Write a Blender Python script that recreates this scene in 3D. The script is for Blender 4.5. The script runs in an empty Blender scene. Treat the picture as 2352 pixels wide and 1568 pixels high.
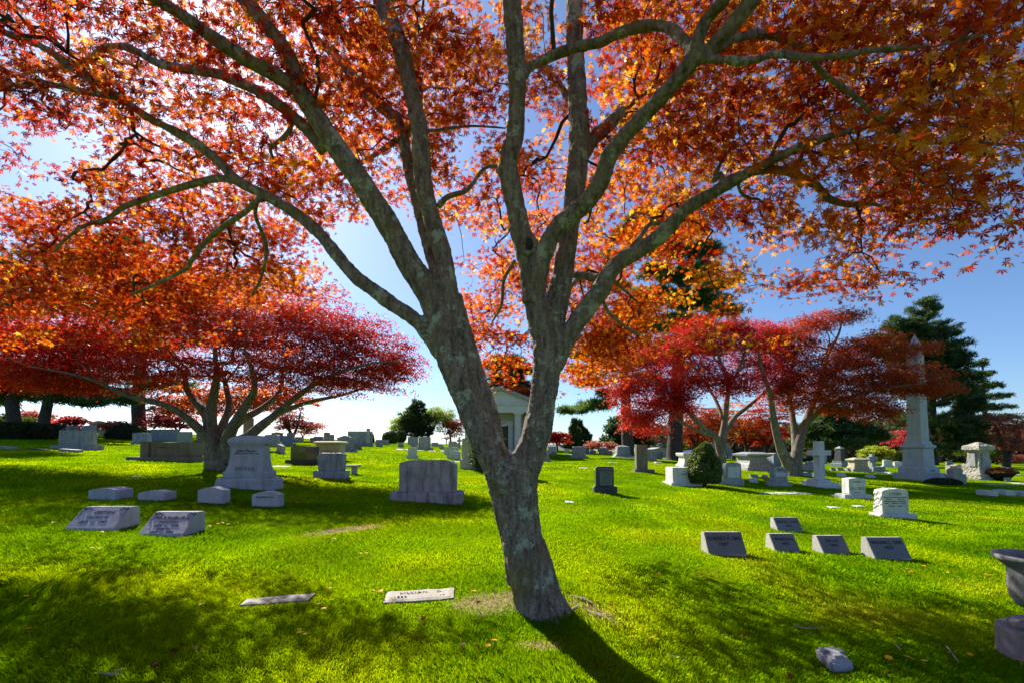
import bpy, bmesh, math, random
import numpy as np
from mathutils import Vector, Matrix, noise as mnoise

random.seed(7)
RNG = np.random.default_rng(7)
scene = bpy.context.scene
COL = scene.collection
R = math.radians

# ------------------------------------------------------------------ camera model (16 mm lens, 2 degrees up, shifted)
F = 1045.0            # focal length in units of a 2352 px wide picture
EYE = 1.6
PITCH = R(2.0)
CY = 1030.0 - F * math.tan(PITCH)
cp, sp = math.cos(PITCH), math.sin(PITCH)

def ray(px, py):
    a = (px - 1176.0) / F
    b = (CY - py) / F
    d = cp - b * sp
    return a / d, (sp + b * cp) / d          # x per metre of depth, z per metre of depth

def P(px, py, Y):
    """a point of the picture (2352 wide) given its distance Y in front of the camera"""
    rx, rz = ray(px, py)
    return Vector((rx * Y, Y, EYE + rz * Y))

# ------------------------------------------------------------------ terrain
def ground(X, Y):
    X = np.asarray(X, dtype=float); Y = np.asarray(Y, dtype=float)
    Yc = np.clip(Y, -40, None)
    r = 0.03 * Yc
    k = np.clip((Yc - 48) / 40.0, 0, None)
    r = np.where(Yc > 48, 1.44 + 0.03 * 40 * (k - 0.68 * k * k) * (k < 1.0) + (k >= 1.0) * (0.03 * 40 * 0.32 - 0.012 * (Yc - 88)), r)
    r = np.maximum(r, -3.0)
    Xe = 90 * np.tanh(X / 90.0)
    z = r - 0.045 * Xe
    z = z + 0.018 * np.sin(X * 0.9 + 1.3 * np.sin(Y * 0.35)) * np.cos(Y * 0.7 + 0.4) + 0.012 * np.sin(X * 2.3 - Y * 1.7)
    z = z + 0.13 * np.exp(-((X - 0.34) ** 2 + (Y - 4.62) ** 2) / 0.45)      # mound at the foot of the big maple
    return z

def gz(X, Y):
    return float(ground(X, Y))

def hit(px, py):
    """where the sight line through a pixel meets the lawn"""
    rx, rz = ray(px, py)
    prev = 1.5
    Y = 1.5
    while Y < 74:
        if EYE + rz * Y - gz(rx * Y, Y) < 0:
            lo, hi = prev, Y
            for _ in range(20):
                m = (lo + hi) / 2
                if EYE + rz * m - gz(rx * m, m) < 0: hi = m
                else: lo = m
            return rx * hi, hi
        prev = Y
        Y *= 1.02
    Y = 72.0
    return rx * Y, Y

S2V = 0.91875
def hs(sx, sy):
    return hit(sx * S2V, sy * S2V)

# ------------------------------------------------------------------ object helpers
def tag(o, label=None, cat=None, group=None, kind=None):
    if label: o['label'] = label
    if cat: o['category'] = cat
    if group: o['group'] = group
    if kind: o['kind'] = kind
    return o

def empty(name, loc=(0, 0, 0), rz=0.0):
    o = bpy.data.objects.new(name, None)
    o.location = loc; o.rotation_euler = (0, 0, rz)
    o.empty_display_size = 0.2
    COL.objects.link(o)
    return o

def link(name, me, mat=None, parent=None, smooth=False):
    o = bpy.data.objects.new(name, me)
    if mat is not None:
        me.materials.clear(); me.materials.append(mat)
    COL.objects.link(o)
    if parent is not None: o.parent = parent
    if smooth:
        me.polygons.foreach_set('use_smooth', np.ones(len(me.polygons), dtype=bool))
    return o

def from_bm(name, bm, mat=None, parent=None, smooth=False):
    me = bpy.data.meshes.new(name)
    bmesh.ops.recalc_face_normals(bm, faces=bm.faces)
    bm.to_mesh(me); bm.free()
    return link(name, me, mat, parent, smooth)

def big_mesh(name, verts, faces, attrs=None):
    """verts (n,3), faces (m,k) numpy, attrs {name: per-face floats}"""
    me = bpy.data.meshes.new(name)
    n, (m, k) = len(verts), faces.shape
    me.vertices.add(n)
    me.vertices.foreach_set('co', np.ascontiguousarray(verts, dtype=np.float32).ravel())
    me.loops.add(m * k)
    me.loops.foreach_set('vertex_index', np.ascontiguousarray(faces, dtype=np.int32).ravel())
    me.polygons.add(m)
    me.polygons.foreach_set('loop_start', np.arange(0, m * k, k, dtype=np.int32))
    me.polygons.foreach_set('loop_total', np.full(m, k, dtype=np.int32))
    me.update(calc_edges=True)
    for an, av in (attrs or {}).items():
        at = me.attributes.new(an, 'FLOAT', 'FACE')
        at.data.foreach_set('value', np.ascontiguousarray(av, dtype=np.float32))
    return me

# ------------------------------------------------------------------ materials
def new_mat(name):
    m = bpy.data.materials.new(name); m.use_nodes = True
    nt = m.node_tree; nt.nodes.clear()
    return m, nt, nt.nodes, nt.links

def N(nodes, typ, **kw):
    n = nodes.new(typ)
    for k, v in kw.items():
        if k in n.inputs.keys(): n.inputs[k].default_value = v
        else: setattr(n, k, v)
    return n

def ramp(nodes, stops, interp='LINEAR'):
    n = nodes.new('ShaderNodeValToRGB')
    cr = n.color_ramp; cr.interpolation = interp
    while len(cr.elements) > 1: cr.elements.remove(cr.elements[-1])
    cr.elements[0].position = stops[0][0]; cr.elements[0].color = (*stops[0][1], 1)
    for p, c in stops[1:]:
        e = cr.elements.new(p); e.color = (*c, 1)
    return n

def mixc(nodes, links, fac, a, b, typ='MIX'):
    n = nodes.new('ShaderNodeMix'); n.data_type = 'RGBA'; n.blend_type = typ
    for i, v in ((0, fac), (6, a), (7, b)):
        if hasattr(v, 'links'): links.new(v, n.inputs[i])
        elif isinstance(v, (int, float)): n.inputs[i].default_value = v
        else: n.inputs[i].default_value = (*v, 1)
    return n.outputs[2]

def leaf_mat(name, refl, trans, tw=0.6, rough=0.5, gloss=0.25):
    """refl, trans: lists of (position, colour) over the per-leaf random value"""
    m, nt, nd, lk = new_mat(name)
    at = N(nd, 'ShaderNodeAttribute', attribute_name='rnd')
    r1 = ramp(nd, refl); r2 = ramp(nd, trans)
    lk.new(at.outputs['Fac'], r1.inputs[0]); lk.new(at.outputs['Fac'], r2.inputs[0])
    pr = N(nd, 'ShaderNodeBsdfPrincipled'); pr.inputs['Roughness'].default_value = rough
    pr.inputs['Specular IOR Level'].default_value = gloss
    lk.new(r1.outputs[0], pr.inputs['Base Color'])
    tr = N(nd, 'ShaderNodeBsdfTranslucent'); lk.new(r2.outputs[0], tr.inputs['Color'])
    mx = N(nd, 'ShaderNodeMixShader'); mx.inputs[0].default_value = tw
    lk.new(pr.outputs[0], mx.inputs[1]); lk.new(tr.outputs[0], mx.inputs[2])
    out = N(nd, 'ShaderNodeOutputMaterial'); lk.new(mx.outputs[0], out.inputs[0])
    return m

def stone_mat(name, c1, c2, speck=0.5, stain=0.35, stain_col=(0.05, 0.05, 0.055), rough=0.75, bump=0.25, scale=1.0, spec=0.4):
    m, nt, nd, lk = new_mat(name)
    tc = N(nd, 'ShaderNodeTexCoord')
    geo = N(nd, 'ShaderNodeNewGeometry')
    n1 = N(nd, 'ShaderNodeTexNoise', Scale=3.0 * scale, Detail=8.0, Roughness=0.65)
    n2 = N(nd, 'ShaderNodeTexNoise', Scale=120.0 * scale, Detail=3.0, Roughness=0.7)
    mp = N(nd, 'ShaderNodeMapping'); mp.inputs['Scale'].default_value = (5.0, 5.0, 0.9)
    lk.new(geo.outputs['Position'], mp.inputs[0])
    n3 = N(nd, 'ShaderNodeTexNoise', Scale=1.4 * scale, Detail=6.0, Roughness=0.6)
    lk.new(mp.outputs[0], n3.inputs['Vector'])
    for n in (n1, n2): lk.new(geo.outputs['Position'], n.inputs['Vector'])
    r1 = ramp(nd, [(0.3, c1), (0.7, c2)]); lk.new(n1.outputs['Fac'], r1.inputs[0])
    r2 = ramp(nd, [(0.35, (1 - speck,) * 3), (0.6, (1, 1, 1))]); lk.new(n2.outputs['Fac'], r2.inputs[0])
    c = mixc(nd, lk, 1.0, r1.outputs[0], r2.outputs[0], 'MULTIPLY')
    r3 = ramp(nd, [(0.48, (0, 0, 0)), (0.68, (stain,) * 3)]); lk.new(n3.outputs['Fac'], r3.inputs[0])
    c = mixc(nd, lk, r3.outputs[0], c, stain_col)
    pr = N(nd, 'ShaderNodeBsdfPrincipled', Roughness=rough)
    pr.inputs['Specular IOR Level'].default_value = spec
    lk.new(c, pr.inputs['Base Color'])
    if bump > 0:
        bp = N(nd, 'ShaderNodeBump', Strength=bump, Distance=0.02)
        n4 = N(nd, 'ShaderNodeTexNoise', Scale=28.0 * scale, Detail=6.0, Roughness=0.7)
        lk.new(geo.outputs['Position'], n4.inputs['Vector'])
        lk.new(n4.outputs['Fac'], bp.inputs['Height']); lk.new(bp.outputs[0], pr.inputs['Normal'])
    out = N(nd, 'ShaderNodeOutputMaterial'); lk.new(pr.outputs[0], out.inputs[0])
    return m

def bark_mat(name, dark, light, lichen=None, scale=1.0, moss=None):
    m, nt, nd, lk = new_mat(name)
    geo = N(nd, 'ShaderNodeNewGeometry')
    mp = N(nd, 'ShaderNodeMapping'); mp.inputs['Scale'].default_value = (9 * scale, 9 * scale, 1.8 * scale)
    lk.new(geo.outputs['Position'], mp.inputs[0])
    n1 = N(nd, 'ShaderNodeTexNoise', Scale=2.2, Detail=10.0, Roughness=0.72); lk.new(mp.outputs[0], n1.inputs['Vector'])
    n2 = N(nd, 'ShaderNodeTexNoise', Scale=38.0 * scale, Detail=5.0, Roughness=0.7); lk.new(geo.outputs['Position'], n2.inputs['Vector'])
    r1 = ramp(nd, [(0.34, dark), (0.64, light)]); lk.new(n1.outputs['Fac'], r1.inputs[0])
    r2 = ramp(nd, [(0.34, (0.45,) * 3), (0.54, (1, 1, 1))]); lk.new(n2.outputs['Fac'], r2.inputs[0])
    c = mixc(nd, lk, 1.0, r1.outputs[0], r2.outputs[0], 'MULTIPLY')
    if lichen:
        n3 = N(nd, 'ShaderNodeTexNoise', Scale=5.5 * scale, Detail=9.0, Roughness=0.75); lk.new(geo.outputs['Position'], n3.inputs['Vector'])
        r3 = ramp(nd, [(0.545, (0, 0, 0)), (0.6, (0.8,) * 3)]); lk.new(n3.outputs['Fac'], r3.inputs[0])
        c = mixc(nd, lk, r3.outputs[0], c, lichen)
    if moss:
        n5 = N(nd, 'ShaderNodeTexNoise', Scale=2.6 * scale, Detail=6.0, Roughness=0.7)
        mp2 = N(nd, 'ShaderNodeMapping'); mp2.inputs['Location'].default_value = (7, 3, 11)
        lk.new(geo.outputs['Position'], mp2.inputs[0]); lk.new(mp2.outputs[0], n5.inputs['Vector'])
        r5 = ramp(nd, [(0.55, (0, 0, 0)), (0.68, (0.65,) * 3)]); lk.new(n5.outputs['Fac'], r5.inputs[0])
        c = mixc(nd, lk, r5.outputs[0], c, moss)
    pr = N(nd, 'ShaderNodeBsdfPrincipled', Roughness=0.85); lk.new(c, pr.inputs['Base Color'])
    pr.inputs['Specular IOR Level'].default_value = 0.25
    bp = N(nd, 'ShaderNodeBump', Strength=1.0, Distance=0.03)
    ad = N(nd, 'ShaderNodeMath', operation='ADD')
    lk.new(n1.outputs['Fac'], ad.inputs[0])
    ml = N(nd, 'ShaderNodeMath', operation='MULTIPLY'); ml.inputs[1].default_value = 0.5
    lk.new(n2.outputs['Fac'], ml.inputs[0]); lk.new(ml.outputs[0], ad.inputs[1])
    lk.new(ad.outputs[0], bp.inputs['Height']); lk.new(bp.outputs[0], pr.inputs['Normal'])
    out = N(nd, 'ShaderNodeOutputMaterial'); lk.new(pr.outputs[0], out.inputs[0])
    return m

def plain_mat(name, col, rough=0.6, metal=0.0, spec=0.5, emit=None):
    m, nt, nd, lk = new_mat(name)
    geo = N(nd, 'ShaderNodeNewGeometry')
    n1 = N(nd, 'ShaderNodeTexNoise', Scale=6.0, Detail=5.0); lk.new(geo.outputs['Position'], n1.inputs['Vector'])
    r1 = ramp(nd, [(0.3, tuple(c * 0.85 for c in col)), (0.7, tuple(min(1, c * 1.12) for c in col))]); lk.new(n1.outputs['Fac'], r1.inputs[0])
    pr = N(nd, 'ShaderNodeBsdfPrincipled', Roughness=rough, Metallic=metal)
    pr.inputs['Specular IOR Level'].default_value = spec
    lk.new(r1.outputs[0], pr.inputs['Base Color'])
    out = N(nd, 'ShaderNodeOutputMaterial'); lk.new(pr.outputs[0], out.inputs[0])
    return m

M = {}
# stones
M['light'] = stone_mat('light_granite', (0.58, 0.58, 0.57), (0.74, 0.73, 0.71), 0.3, 0.35, (0.16, 0.155, 0.14))
M['grey'] = stone_mat('grey_granite', (0.32, 0.335, 0.335), (0.48, 0.49, 0.48), 0.45, 0.5)
M['slate'] = stone_mat('blue_grey_granite', (0.23, 0.265, 0.29), (0.34, 0.38, 0.405), 0.4, 0.4)
M['white'] = stone_mat('white_marble', (0.60, 0.59, 0.55), (0.72, 0.70, 0.66), 0.12, 0.2, (0.3, 0.29, 0.27), 0.55)
M['cream'] = stone_mat('cream_limestone', (0.42, 0.36, 0.24), (0.55, 0.48, 0.34), 0.2, 0.4, (0.16, 0.14, 0.10))
M['dark'] = stone_mat('dark_granite', (0.055, 0.06, 0.065), (0.09, 0.095, 0.10), 0.4, 0.3, (0.02, 0.02, 0.02))
M['polished'] = stone_mat('polished_dark_granite', (0.03, 0.035, 0.035), (0.05, 0.055, 0.055), 0.4, 0.0, rough=0.08, bump=0.0, spec=0.8)
M['mossy'] = stone_mat('stained_brown_granite', (0.17, 0.155, 0.12), (0.26, 0.24, 0.19), 0.4, 0.5, (0.07, 0.07, 0.03))
M['stained'] = stone_mat('weather_stained_granite', (0.30, 0.315, 0.36), (0.46, 0.475, 0.52), 0.45, 0.7, (0.05, 0.045, 0.055), scale=1.3)
M['speckled'] = stone_mat('speckled_flat_marker_stone', (0.30, 0.285, 0.25), (0.50, 0.475, 0.42), 0.35, 0.35, (0.22, 0.19, 0.15), bump=0.5)
M['carved'] = plain_mat('carved_dark_letters', (0.07, 0.072, 0.082), 0.9, spec=0.1)
M['polished_shade_grey'] = stone_mat('polished_shade_grey_granite', (0.15, 0.16, 0.175), (0.22, 0.23, 0.25), 0.4, 0.15, rough=0.35, bump=0.05, spec=0.5)
M['carved_soft'] = plain_mat('carved_soft_letters', (0.13, 0.14, 0.15), 0.9, spec=0.1)
M['carved_pale'] = plain_mat('carved_pale_letters', (0.30, 0.33, 0.33), 0.8, spec=0.1)
M['bronze'] = plain_mat('grey_tablet_metal', (0.12, 0.15, 0.16), 0.45, 0.3)
# bark
M['maple_bark'] = bark_mat('maple_bark', (0.085, 0.066, 0.052), (0.40, 0.325, 0.265), (0.46, 0.52, 0.42), 1.0, (0.19, 0.145, 0.045))
M['far_bark'] = bark_mat('smooth_bark', (0.11, 0.09, 0.07), (0.26, 0.22, 0.17), (0.26, 0.28, 0.2), 0.5)
M['pine_bark'] = bark_mat('pine_bark', (0.03, 0.026, 0.026), (0.09, 0.075, 0.07), None, 0.6)
M['twig'] = plain_mat('twig_bark', (0.07, 0.05, 0.04), 0.9, spec=0.2)
M['pale_twig'] = plain_mat('pale_twig_bark', (0.30, 0.25, 0.20), 0.9, spec=0.2)
M['root'] = bark_mat('exposed_root_wood', (0.30, 0.25, 0.19), (0.55, 0.48, 0.38), None, 1.5)
# foliage
M['leaf_main'] = leaf_mat('orange_red_maple_leaf',
    [(0.0, (0.10, 0.008, 0.006)), (0.5, (0.17, 0.025, 0.008)), (1.0, (0.26, 0.085, 0.012))],
    [(0.0, (0.30, 0.008, 0.004)), (0.3, (0.50, 0.035, 0.004)), (0.6, (0.72, 0.14, 0.005)), (0.85, (0.90, 0.34, 0.01)), (1.0, (1.0, 0.55, 0.03))], 0.62, 0.45, 0.15)
M['leaf_crimson'] = leaf_mat('crimson_maple_leaf',
    [(0.0, (0.12, 0.006, 0.007)), (1.0, (0.27, 0.018, 0.010))],
    [(0.0, (0.46, 0.006, 0.005)), (0.55, (0.74, 0.025, 0.006)), (1.0, (0.98, 0.13, 0.01))], 0.55)
M['leaf_rose'] = leaf_mat('rose_red_maple_leaf',
    [(0.0, (0.18, 0.007, 0.010)), (0.6, (0.42, 0.018, 0.018)), (1.0, (0.60, 0.06, 0.035))],
    [(0.0, (0.46, 0.006, 0.007)), (0.6, (0.85, 0.028, 0.014)), (1.0, (1.0, 0.13, 0.02))], 0.5)
M['leaf_rust'] = leaf_mat('rust_maple_leaf',
    [(0.0, (0.16, 0.015, 0.012)), (1.0, (0.32, 0.06, 0.02))],
    [(0.0, (0.55, 0.035, 0.01)), (0.6, (0.78, 0.11, 0.015)), (1.0, (0.95, 0.26, 0.02))], 0.5)
M['leaf_orange'] = leaf_mat('orange_maple_leaf',
    [(0.0, (0.32, 0.06, 0.015)), (1.0, (0.5, 0.16, 0.03))],
    [(0.0, (0.8, 0.13, 0.01)), (1.0, (1.0, 0.4, 0.03))], 0.5)
M['leaf_purple'] = leaf_mat('purple_maple_leaf',
    [(0.0, (0.09, 0.010, 0.018)), (1.0, (0.20, 0.03, 0.035))],
    [(0.0, (0.40, 0.02, 0.04)), (1.0, (0.68, 0.07, 0.07))], 0.5)
M['leaf_dusky'] = leaf_mat('dusky_pink_maple_leaf',
    [(0.0, (0.20, 0.06, 0.055)), (1.0, (0.34, 0.13, 0.10))],
    [(0.0, (0.5, 0.10, 0.07)), (1.0, (0.7, 0.22, 0.14))], 0.5)
M['needle'] = leaf_mat('pine_needles',
    [(0.0, (0.025, 0.062, 0.030)), (0.6, (0.055, 0.13, 0.040)), (1.0, (0.13, 0.22, 0.045))],
    [(0.0, (0.05, 0.12, 0.025)), (1.0, (0.28, 0.42, 0.04))], 0.4, 0.45)
M['spruce'] = leaf_mat('dark_spruce_needles',
    [(0.0, (0.014, 0.036, 0.020)), (0.7, (0.03, 0.07, 0.028)), (1.0, (0.09, 0.14, 0.035))],
    [(0.0, (0.03, 0.07, 0.015)), (1.0, (0.18, 0.27, 0.03))], 0.35, 0.45)
M['arbor'] = leaf_mat('evergreen_leaf',
    [(0.0, (0.020, 0.045, 0.018)), (0.7, (0.05, 0.085, 0.025)), (1.0, (0.10, 0.14, 0.03))],
    [(0.0, (0.04, 0.08, 0.01)), (1.0, (0.16, 0.22, 0.02))], 0.3, 0.5)
M['lime'] = leaf_mat('lime_green_leaf',
    [(0.0, (0.10, 0.16, 0.015)), (1.0, (0.24, 0.30, 0.03))],
    [(0.0, (0.30, 0.42, 0.02)), (1.0, (0.62, 0.66, 0.04))], 0.5)
M['hedge'] = leaf_mat('clipped_hedge_leaf',
    [(0.0, (0.015, 0.025, 0.010)), (0.7, (0.035, 0.05, 0.015)), (1.0, (0.08, 0.085, 0.02))],
    [(0.0, (0.03, 0.05, 0.01)), (1.0, (0.12, 0.13, 0.02))], 0.25)
M['boxwood'] = leaf_mat('boxwood_leaf',
    [(0.0, (0.025, 0.05, 0.010)), (1.0, (0.09, 0.13, 0.02))],
    [(0.0, (0.06, 0.10, 0.01)), (1.0, (0.25, 0.30, 0.02))], 0.3)
M['barberry'] = leaf_mat('rusty_barberry_leaf',
    [(0.0, (0.22, 0.04, 0.01)), (1.0, (0.45, 0.12, 0.02))],
    [(0.0, (0.5, 0.08, 0.01)), (1.0, (0.8, 0.25, 0.02))], 0.35)
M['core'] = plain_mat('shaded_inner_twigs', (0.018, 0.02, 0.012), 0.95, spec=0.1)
M['petal'] = leaf_mat('dandelion_petals', [(0.0, (0.75, 0.42, 0.01)), (1.0, (0.85, 0.58, 0.02))], [(0.0, (0.9, 0.5, 0.01)), (1.0, (0.95, 0.7, 0.02))], 0.3)
M['stalk'] = plain_mat('flower_stalk', (0.20, 0.26, 0.05), 0.7)
M['glass'] = plain_mat('dark_window_glass', (0.02, 0.025, 0.035), 0.06, spec=0.9)
M['carpaint'] = plain_mat('black_car_paint_sky_tint', (0.02, 0.05, 0.12), 0.15, 0.2, 0.8)  # black paint; blue of the reflected sky put into its colour
M['rubber'] = plain_mat('tyre_rubber', (0.02, 0.02, 0.02), 0.9)
M['steel'] = plain_mat('wheel_steel', (0.4, 0.4, 0.42), 0.3, 0.8)
M['roof'] = plain_mat('grey_blue_roof_shingle', (0.16, 0.19, 0.22), 0.85)
M['chimney'] = plain_mat('brown_brick', (0.22, 0.10, 0.07), 0.9)
M['doorway'] = plain_mat('dark_bronze_door', (0.015, 0.02, 0.018), 0.4)

# ------------------------------------------------------------------ tube geometry
def smooth_path(pts, rad, per=4):
    """Catmull-Rom through pts (Vectors) with radii"""
    n = len(pts); out, ro = [], []
    for i in range(n - 1):
        p0 = pts[max(i - 1, 0)]; p1 = pts[i]; p2 = pts[i + 1]; p3 = pts[min(i + 2, n - 1)]
        for k in range(per):
            t = k / per
            out.append(0.5 * ((2 * p1) + (p2 - p0) * t + (2 * p0 - 5 * p1 + 4 * p2 - p3) * t * t + (3 * p1 - p0 - 3 * p2 + p3) * t ** 3))
            ro.append(rad[i] * (1 - t) + rad[i + 1] * t)
    out.append(pts[-1]); ro.append(rad[-1])
    return out, ro

class Tubes:
    def __init__(s): s.v = []; s.f = []
    def add(s, pts, rad, sides=8, wob=0.0, cap=True):
        base = len(s.v); n = len(pts)
        up = Vector((0.3, 0.9, 0.1)); prev = None
        for i in range(n):
            d = (pts[min(i + 1, n - 1)] - pts[max(i - 1, 0)])
            if d.length < 1e-9: d = Vector((0, 0, 1))
            d.normalize()
            if prev is None:
                a = d.cross(up)
                if a.length < 1e-3: a = d.cross(Vector((1, 0, 0)))
                a.normalize()
            else:
                a = prev - d * prev.dot(d)
                if a.length < 1e-5: a = d.cross(up)
                a.normalize()
            prev = a
            b = d.cross(a)
            for k in range(sides):
                th = 2 * math.pi * k / sides
                r = rad[i] * (1 + (wob * (mnoise.noise(Vector((pts[i].x * 2.1 + 3 * math.cos(th), pts[i].y * 2.1 + 3 * math.sin(th), pts[i].z * 1.3)))) if wob else 0))
                s.v.append(pts[i] + a * (math.cos(th) * r) + b * (math.sin(th) * r))
        for i in range(n - 1):
            for k in range(sides):
                k2 = (k + 1) % sides
                s.f.append((base + i * sides + k, base + i * sides + k2, base + (i + 1) * sides + k2, base + (i + 1) * sides + k))
        if cap:
            s.f.append(tuple(base + k for k in range(sides))[::-1])
            s.f.append(tuple(base + (n - 1) * sides + k for k in range(sides)))
    def mesh(s, name):
        me = bpy.data.meshes.new(name)
        me.from_pydata([tuple(v) for v in s.v], [], s.f)
        me.update()
        return me

def fast_tubes(name, A, B, ra, rb, sides=4):
    """many straight tapered segments at once: A,B (n,3)"""
    A = np.asarray(A); B = np.asarray(B); n = len(A)
    d = B - A; L = np.linalg.norm(d, axis=1, keepdims=True) + 1e-9; d = d / L
    ref = np.where(np.abs(d[:, 2:3]) < 0.9, np.array([[0, 0, 1.0]]), np.array([[1.0, 0, 0]]))
    a = np.cross(d, ref); a /= np.linalg.norm(a, axis=1, keepdims=True)
    b = np.cross(d, a)
    th = np.arange(sides) * 2 * math.pi / sides
    ring = a[:, None, :] * np.cos(th)[None, :, None] + b[:, None, :] * np.sin(th)[None, :, None]
    va = A[:, None, :] + ring * np.asarray(ra)[:, None, None]
    vb = B[:, None, :] + ring * np.asarray(rb)[:, None, None]
    V = np.concatenate([va, vb], axis=1).reshape(-1, 3)
    base = (np.arange(n) * 2 * sides)[:, None, None]
    k = np.arange(sides); k2 = (k + 1) % sides
    q = np.stack([k, k2, k2 + sides, k + sides], axis=1)[None]
    Fc = (base + q).reshape(-1, 4)
    return big_mesh(name, V, Fc)

# ------------------------------------------------------------------ leaves
def tmpl_maple(lobes=7):
    ang = {7: [-142, -95, -47, 0, 47, 95, 142], 5: [-110, -55, 0, 55, 110], 3: [-70, 0, 70]}[lobes]
    ln = {7: [.42, .72, .93, 1.0, .93, .72, .42], 5: [.6, .9, 1.0, .9, .6], 3: [.85, 1.0, .85]}[lobes]
    w = {7: 19, 5: 23, 3: 31}[lobes]
    v = [(0, 0, 0)]; f = []
    for a, l in zip(ang, ln):
        a = R(a); i = len(v)
        for da, rr in ((-w, 0.52), (0, 1.0), (w, 0.52)):
            x = math.cos(a + R(da)) * l * rr; y = math.sin(a + R(da)) * l * rr
            v.append((x, y, -0.22 * (x * x + y * y)))
        f.append((0, i, i + 1, i + 2))
    return np.array(v) * 0.55, np.array(f)
T7, T5, T3 = tmpl_maple(7), tmpl_maple(5), tmpl_maple(3)
T1 = (np.array([(-.5, 0, 0), (0, -.27, .03), (.5, 0, -.06), (0, .27, .03)]), np.array([(0, 1, 2, 3)]))
TN = (np.array([(0, -.06, 0), (1, -.02, 0), (1, .02, 0), (0, .06, 0)]), np.array([(0, 1, 2, 3)]))

def scatter(name, tmpl, C, nrm, tip, size, rnd):
    tv, tf = tmpl
    n = len(C)
    nrm = nrm / (np.linalg.norm(nrm, axis=1, keepdims=True) + 1e-9)
    tip = tip - nrm * np.sum(tip * nrm, axis=1, keepdims=True)
    tip = tip / (np.linalg.norm(tip, axis=1, keepdims=True) + 1e-9)
    sd = np.cross(nrm, tip)
    curl = (0.2 + 2.6 * RNG.random(n) ** 1.5)[:, None, None]
    V = C[:, None, :] + size[:, None, None] * (tip[:, None, :] * tv[None, :, 0:1] + sd[:, None, :] * tv[None, :, 1:2] + nrm[:, None, :] * tv[None, :, 2:3] * curl)
    Fc = (np.arange(n) * len(tv))[:, None, None] + tf[None]
    return big_mesh(name, V.reshape(-1, 3), Fc.reshape(-1, 4), {'rnd': np.repeat(np.clip(rnd, 0, 1), len(tf))})

def spray_leaves(cent, axis, rad, per, thick, leaf, tmpl, name, tilt=0.6, var=None, droop=0.25, bias=0.5, spread=0.28):
    """cent (n,3) spray centres, axis (n,3) outward direction; leaves fill a flat drooping fan"""
    n = len(cent); k = per
    u = RNG.normal(size=(n, k, 3)); u[..., 2] *= 0
    ln = np.sqrt(RNG.random((n, k, 1))); u = u / (np.linalg.norm(u, axis=2, keepdims=True) + 1e-9) * ln
    rad = np.broadcast_to(np.asarray(rad, dtype=float).reshape(-1, 1, 1), (n, 1, 1))
    pos = cent[:, None, :] + u * rad
    out = np.sum(u * axis[:, None, :], axis=2, keepdims=True)
    pos[..., 2:3] -= droop * rad * (ln ** 2) * (0.4 + 0.6 * out)
    pos[..., 2] += RNG.normal(size=(n, k)) * thick
    nr = RNG.normal(size=(n, k, 3)) * tilt; nr[..., 2] += 1.0
    nr += axis[:, None, :] * 0.25
    tp = u + axis[:, None, :] * 0.6 + RNG.normal(size=(n, k, 3)) * 0.5; tp[..., 2] -= 0.45
    sz = leaf * (0.55 + 0.8 * RNG.random((n, k)))
    v = (var if var is not None else np.full(n, bias))[:, None] + RNG.normal(size=(n, k)) * spread
    return scatter(name, tmpl, pos.reshape(-1, 3), nr.reshape(-1, 3), tp.reshape(-1, 3), sz.ravel(), v.ravel())

def grow(roots, rlen, targets, alpha=0.3):
    """join the targets to the root points, each to the best node already joined; returns parent index (roots first) """
    nr_, nt_ = len(roots), len(targets)
    pts = np.vstack([roots, targets])
    plen = np.concatenate([rlen, np.zeros(nt_)])
    d = np.linalg.norm(targets[:, None, :] - roots[None, :, :], axis=2)
    cost = d + alpha * rlen[None, :]
    best = cost.argmin(1); bc = cost[np.arange(nt_), best]
    par = np.full(nt_, -1); done = np.zeros(nt_, bool); order = []
    for _ in range(nt_):
        i = int(np.where(done, 1e9, bc).argmin())
        done[i] = True; par[i] = best[i]; order.append(i)
        plen[nr_ + i] = plen[best[i]] + np.linalg.norm(pts[nr_ + i] - pts[best[i]])
        dd = np.linalg.norm(targets - targets[i], axis=1) + alpha * plen[nr_ + i]
        up = (~done) & (dd < bc)
        bc[up] = dd[up]; best[up] = nr_ + i
    return pts, par, order

def twig_mesh(name, roots, rlen, targets, alpha=0.3, r0=0.0028, pw=0.5, rmax=0.05, sag=0.06, sides=4):
    pts, par, order = grow(roots, rlen, targets, alpha)
    nr_ = len(roots)
    cnt = np.ones(len(targets))
    for i in reversed(order):
        p = par[i]
        if p >= nr_: cnt[p - nr_] += cnt[i]
    rad = np.minimum(r0 * cnt ** pw, rmax)
    A = pts[par]; B = targets
    ra = np.array([min(rad[par[i] - nr_], rad[i] * 1.6) if par[i] >= nr_ else rad[i] * 1.25 for i in range(len(par))])
    # bend each segment in two places
    L = np.linalg.norm(B - A, axis=1, keepdims=True)
    j1 = RNG.normal(size=A.shape) * L * sag; j2 = RNG.normal(size=A.shape) * L * sag
    m1 = A * 0.66 + B * 0.34 + j1; m2 = A * 0.33 + B * 0.67 + j2
    m1[:, 2] += 0.03 * L[:, 0]; m2[:, 2] += 0.04 * L[:, 0]
    S = np.vstack([A, m1, m2]); E = np.vstack([m1, m2, B])
    r1 = ra * 0.67 + rad * 0.33; r2 = ra * 0.33 + rad * 0.67
    return fast_tubes(name, S, E, np.concatenate([ra, r1, r2]), np.concatenate([r1, r2, rad * 0.9]), sides)

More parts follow.
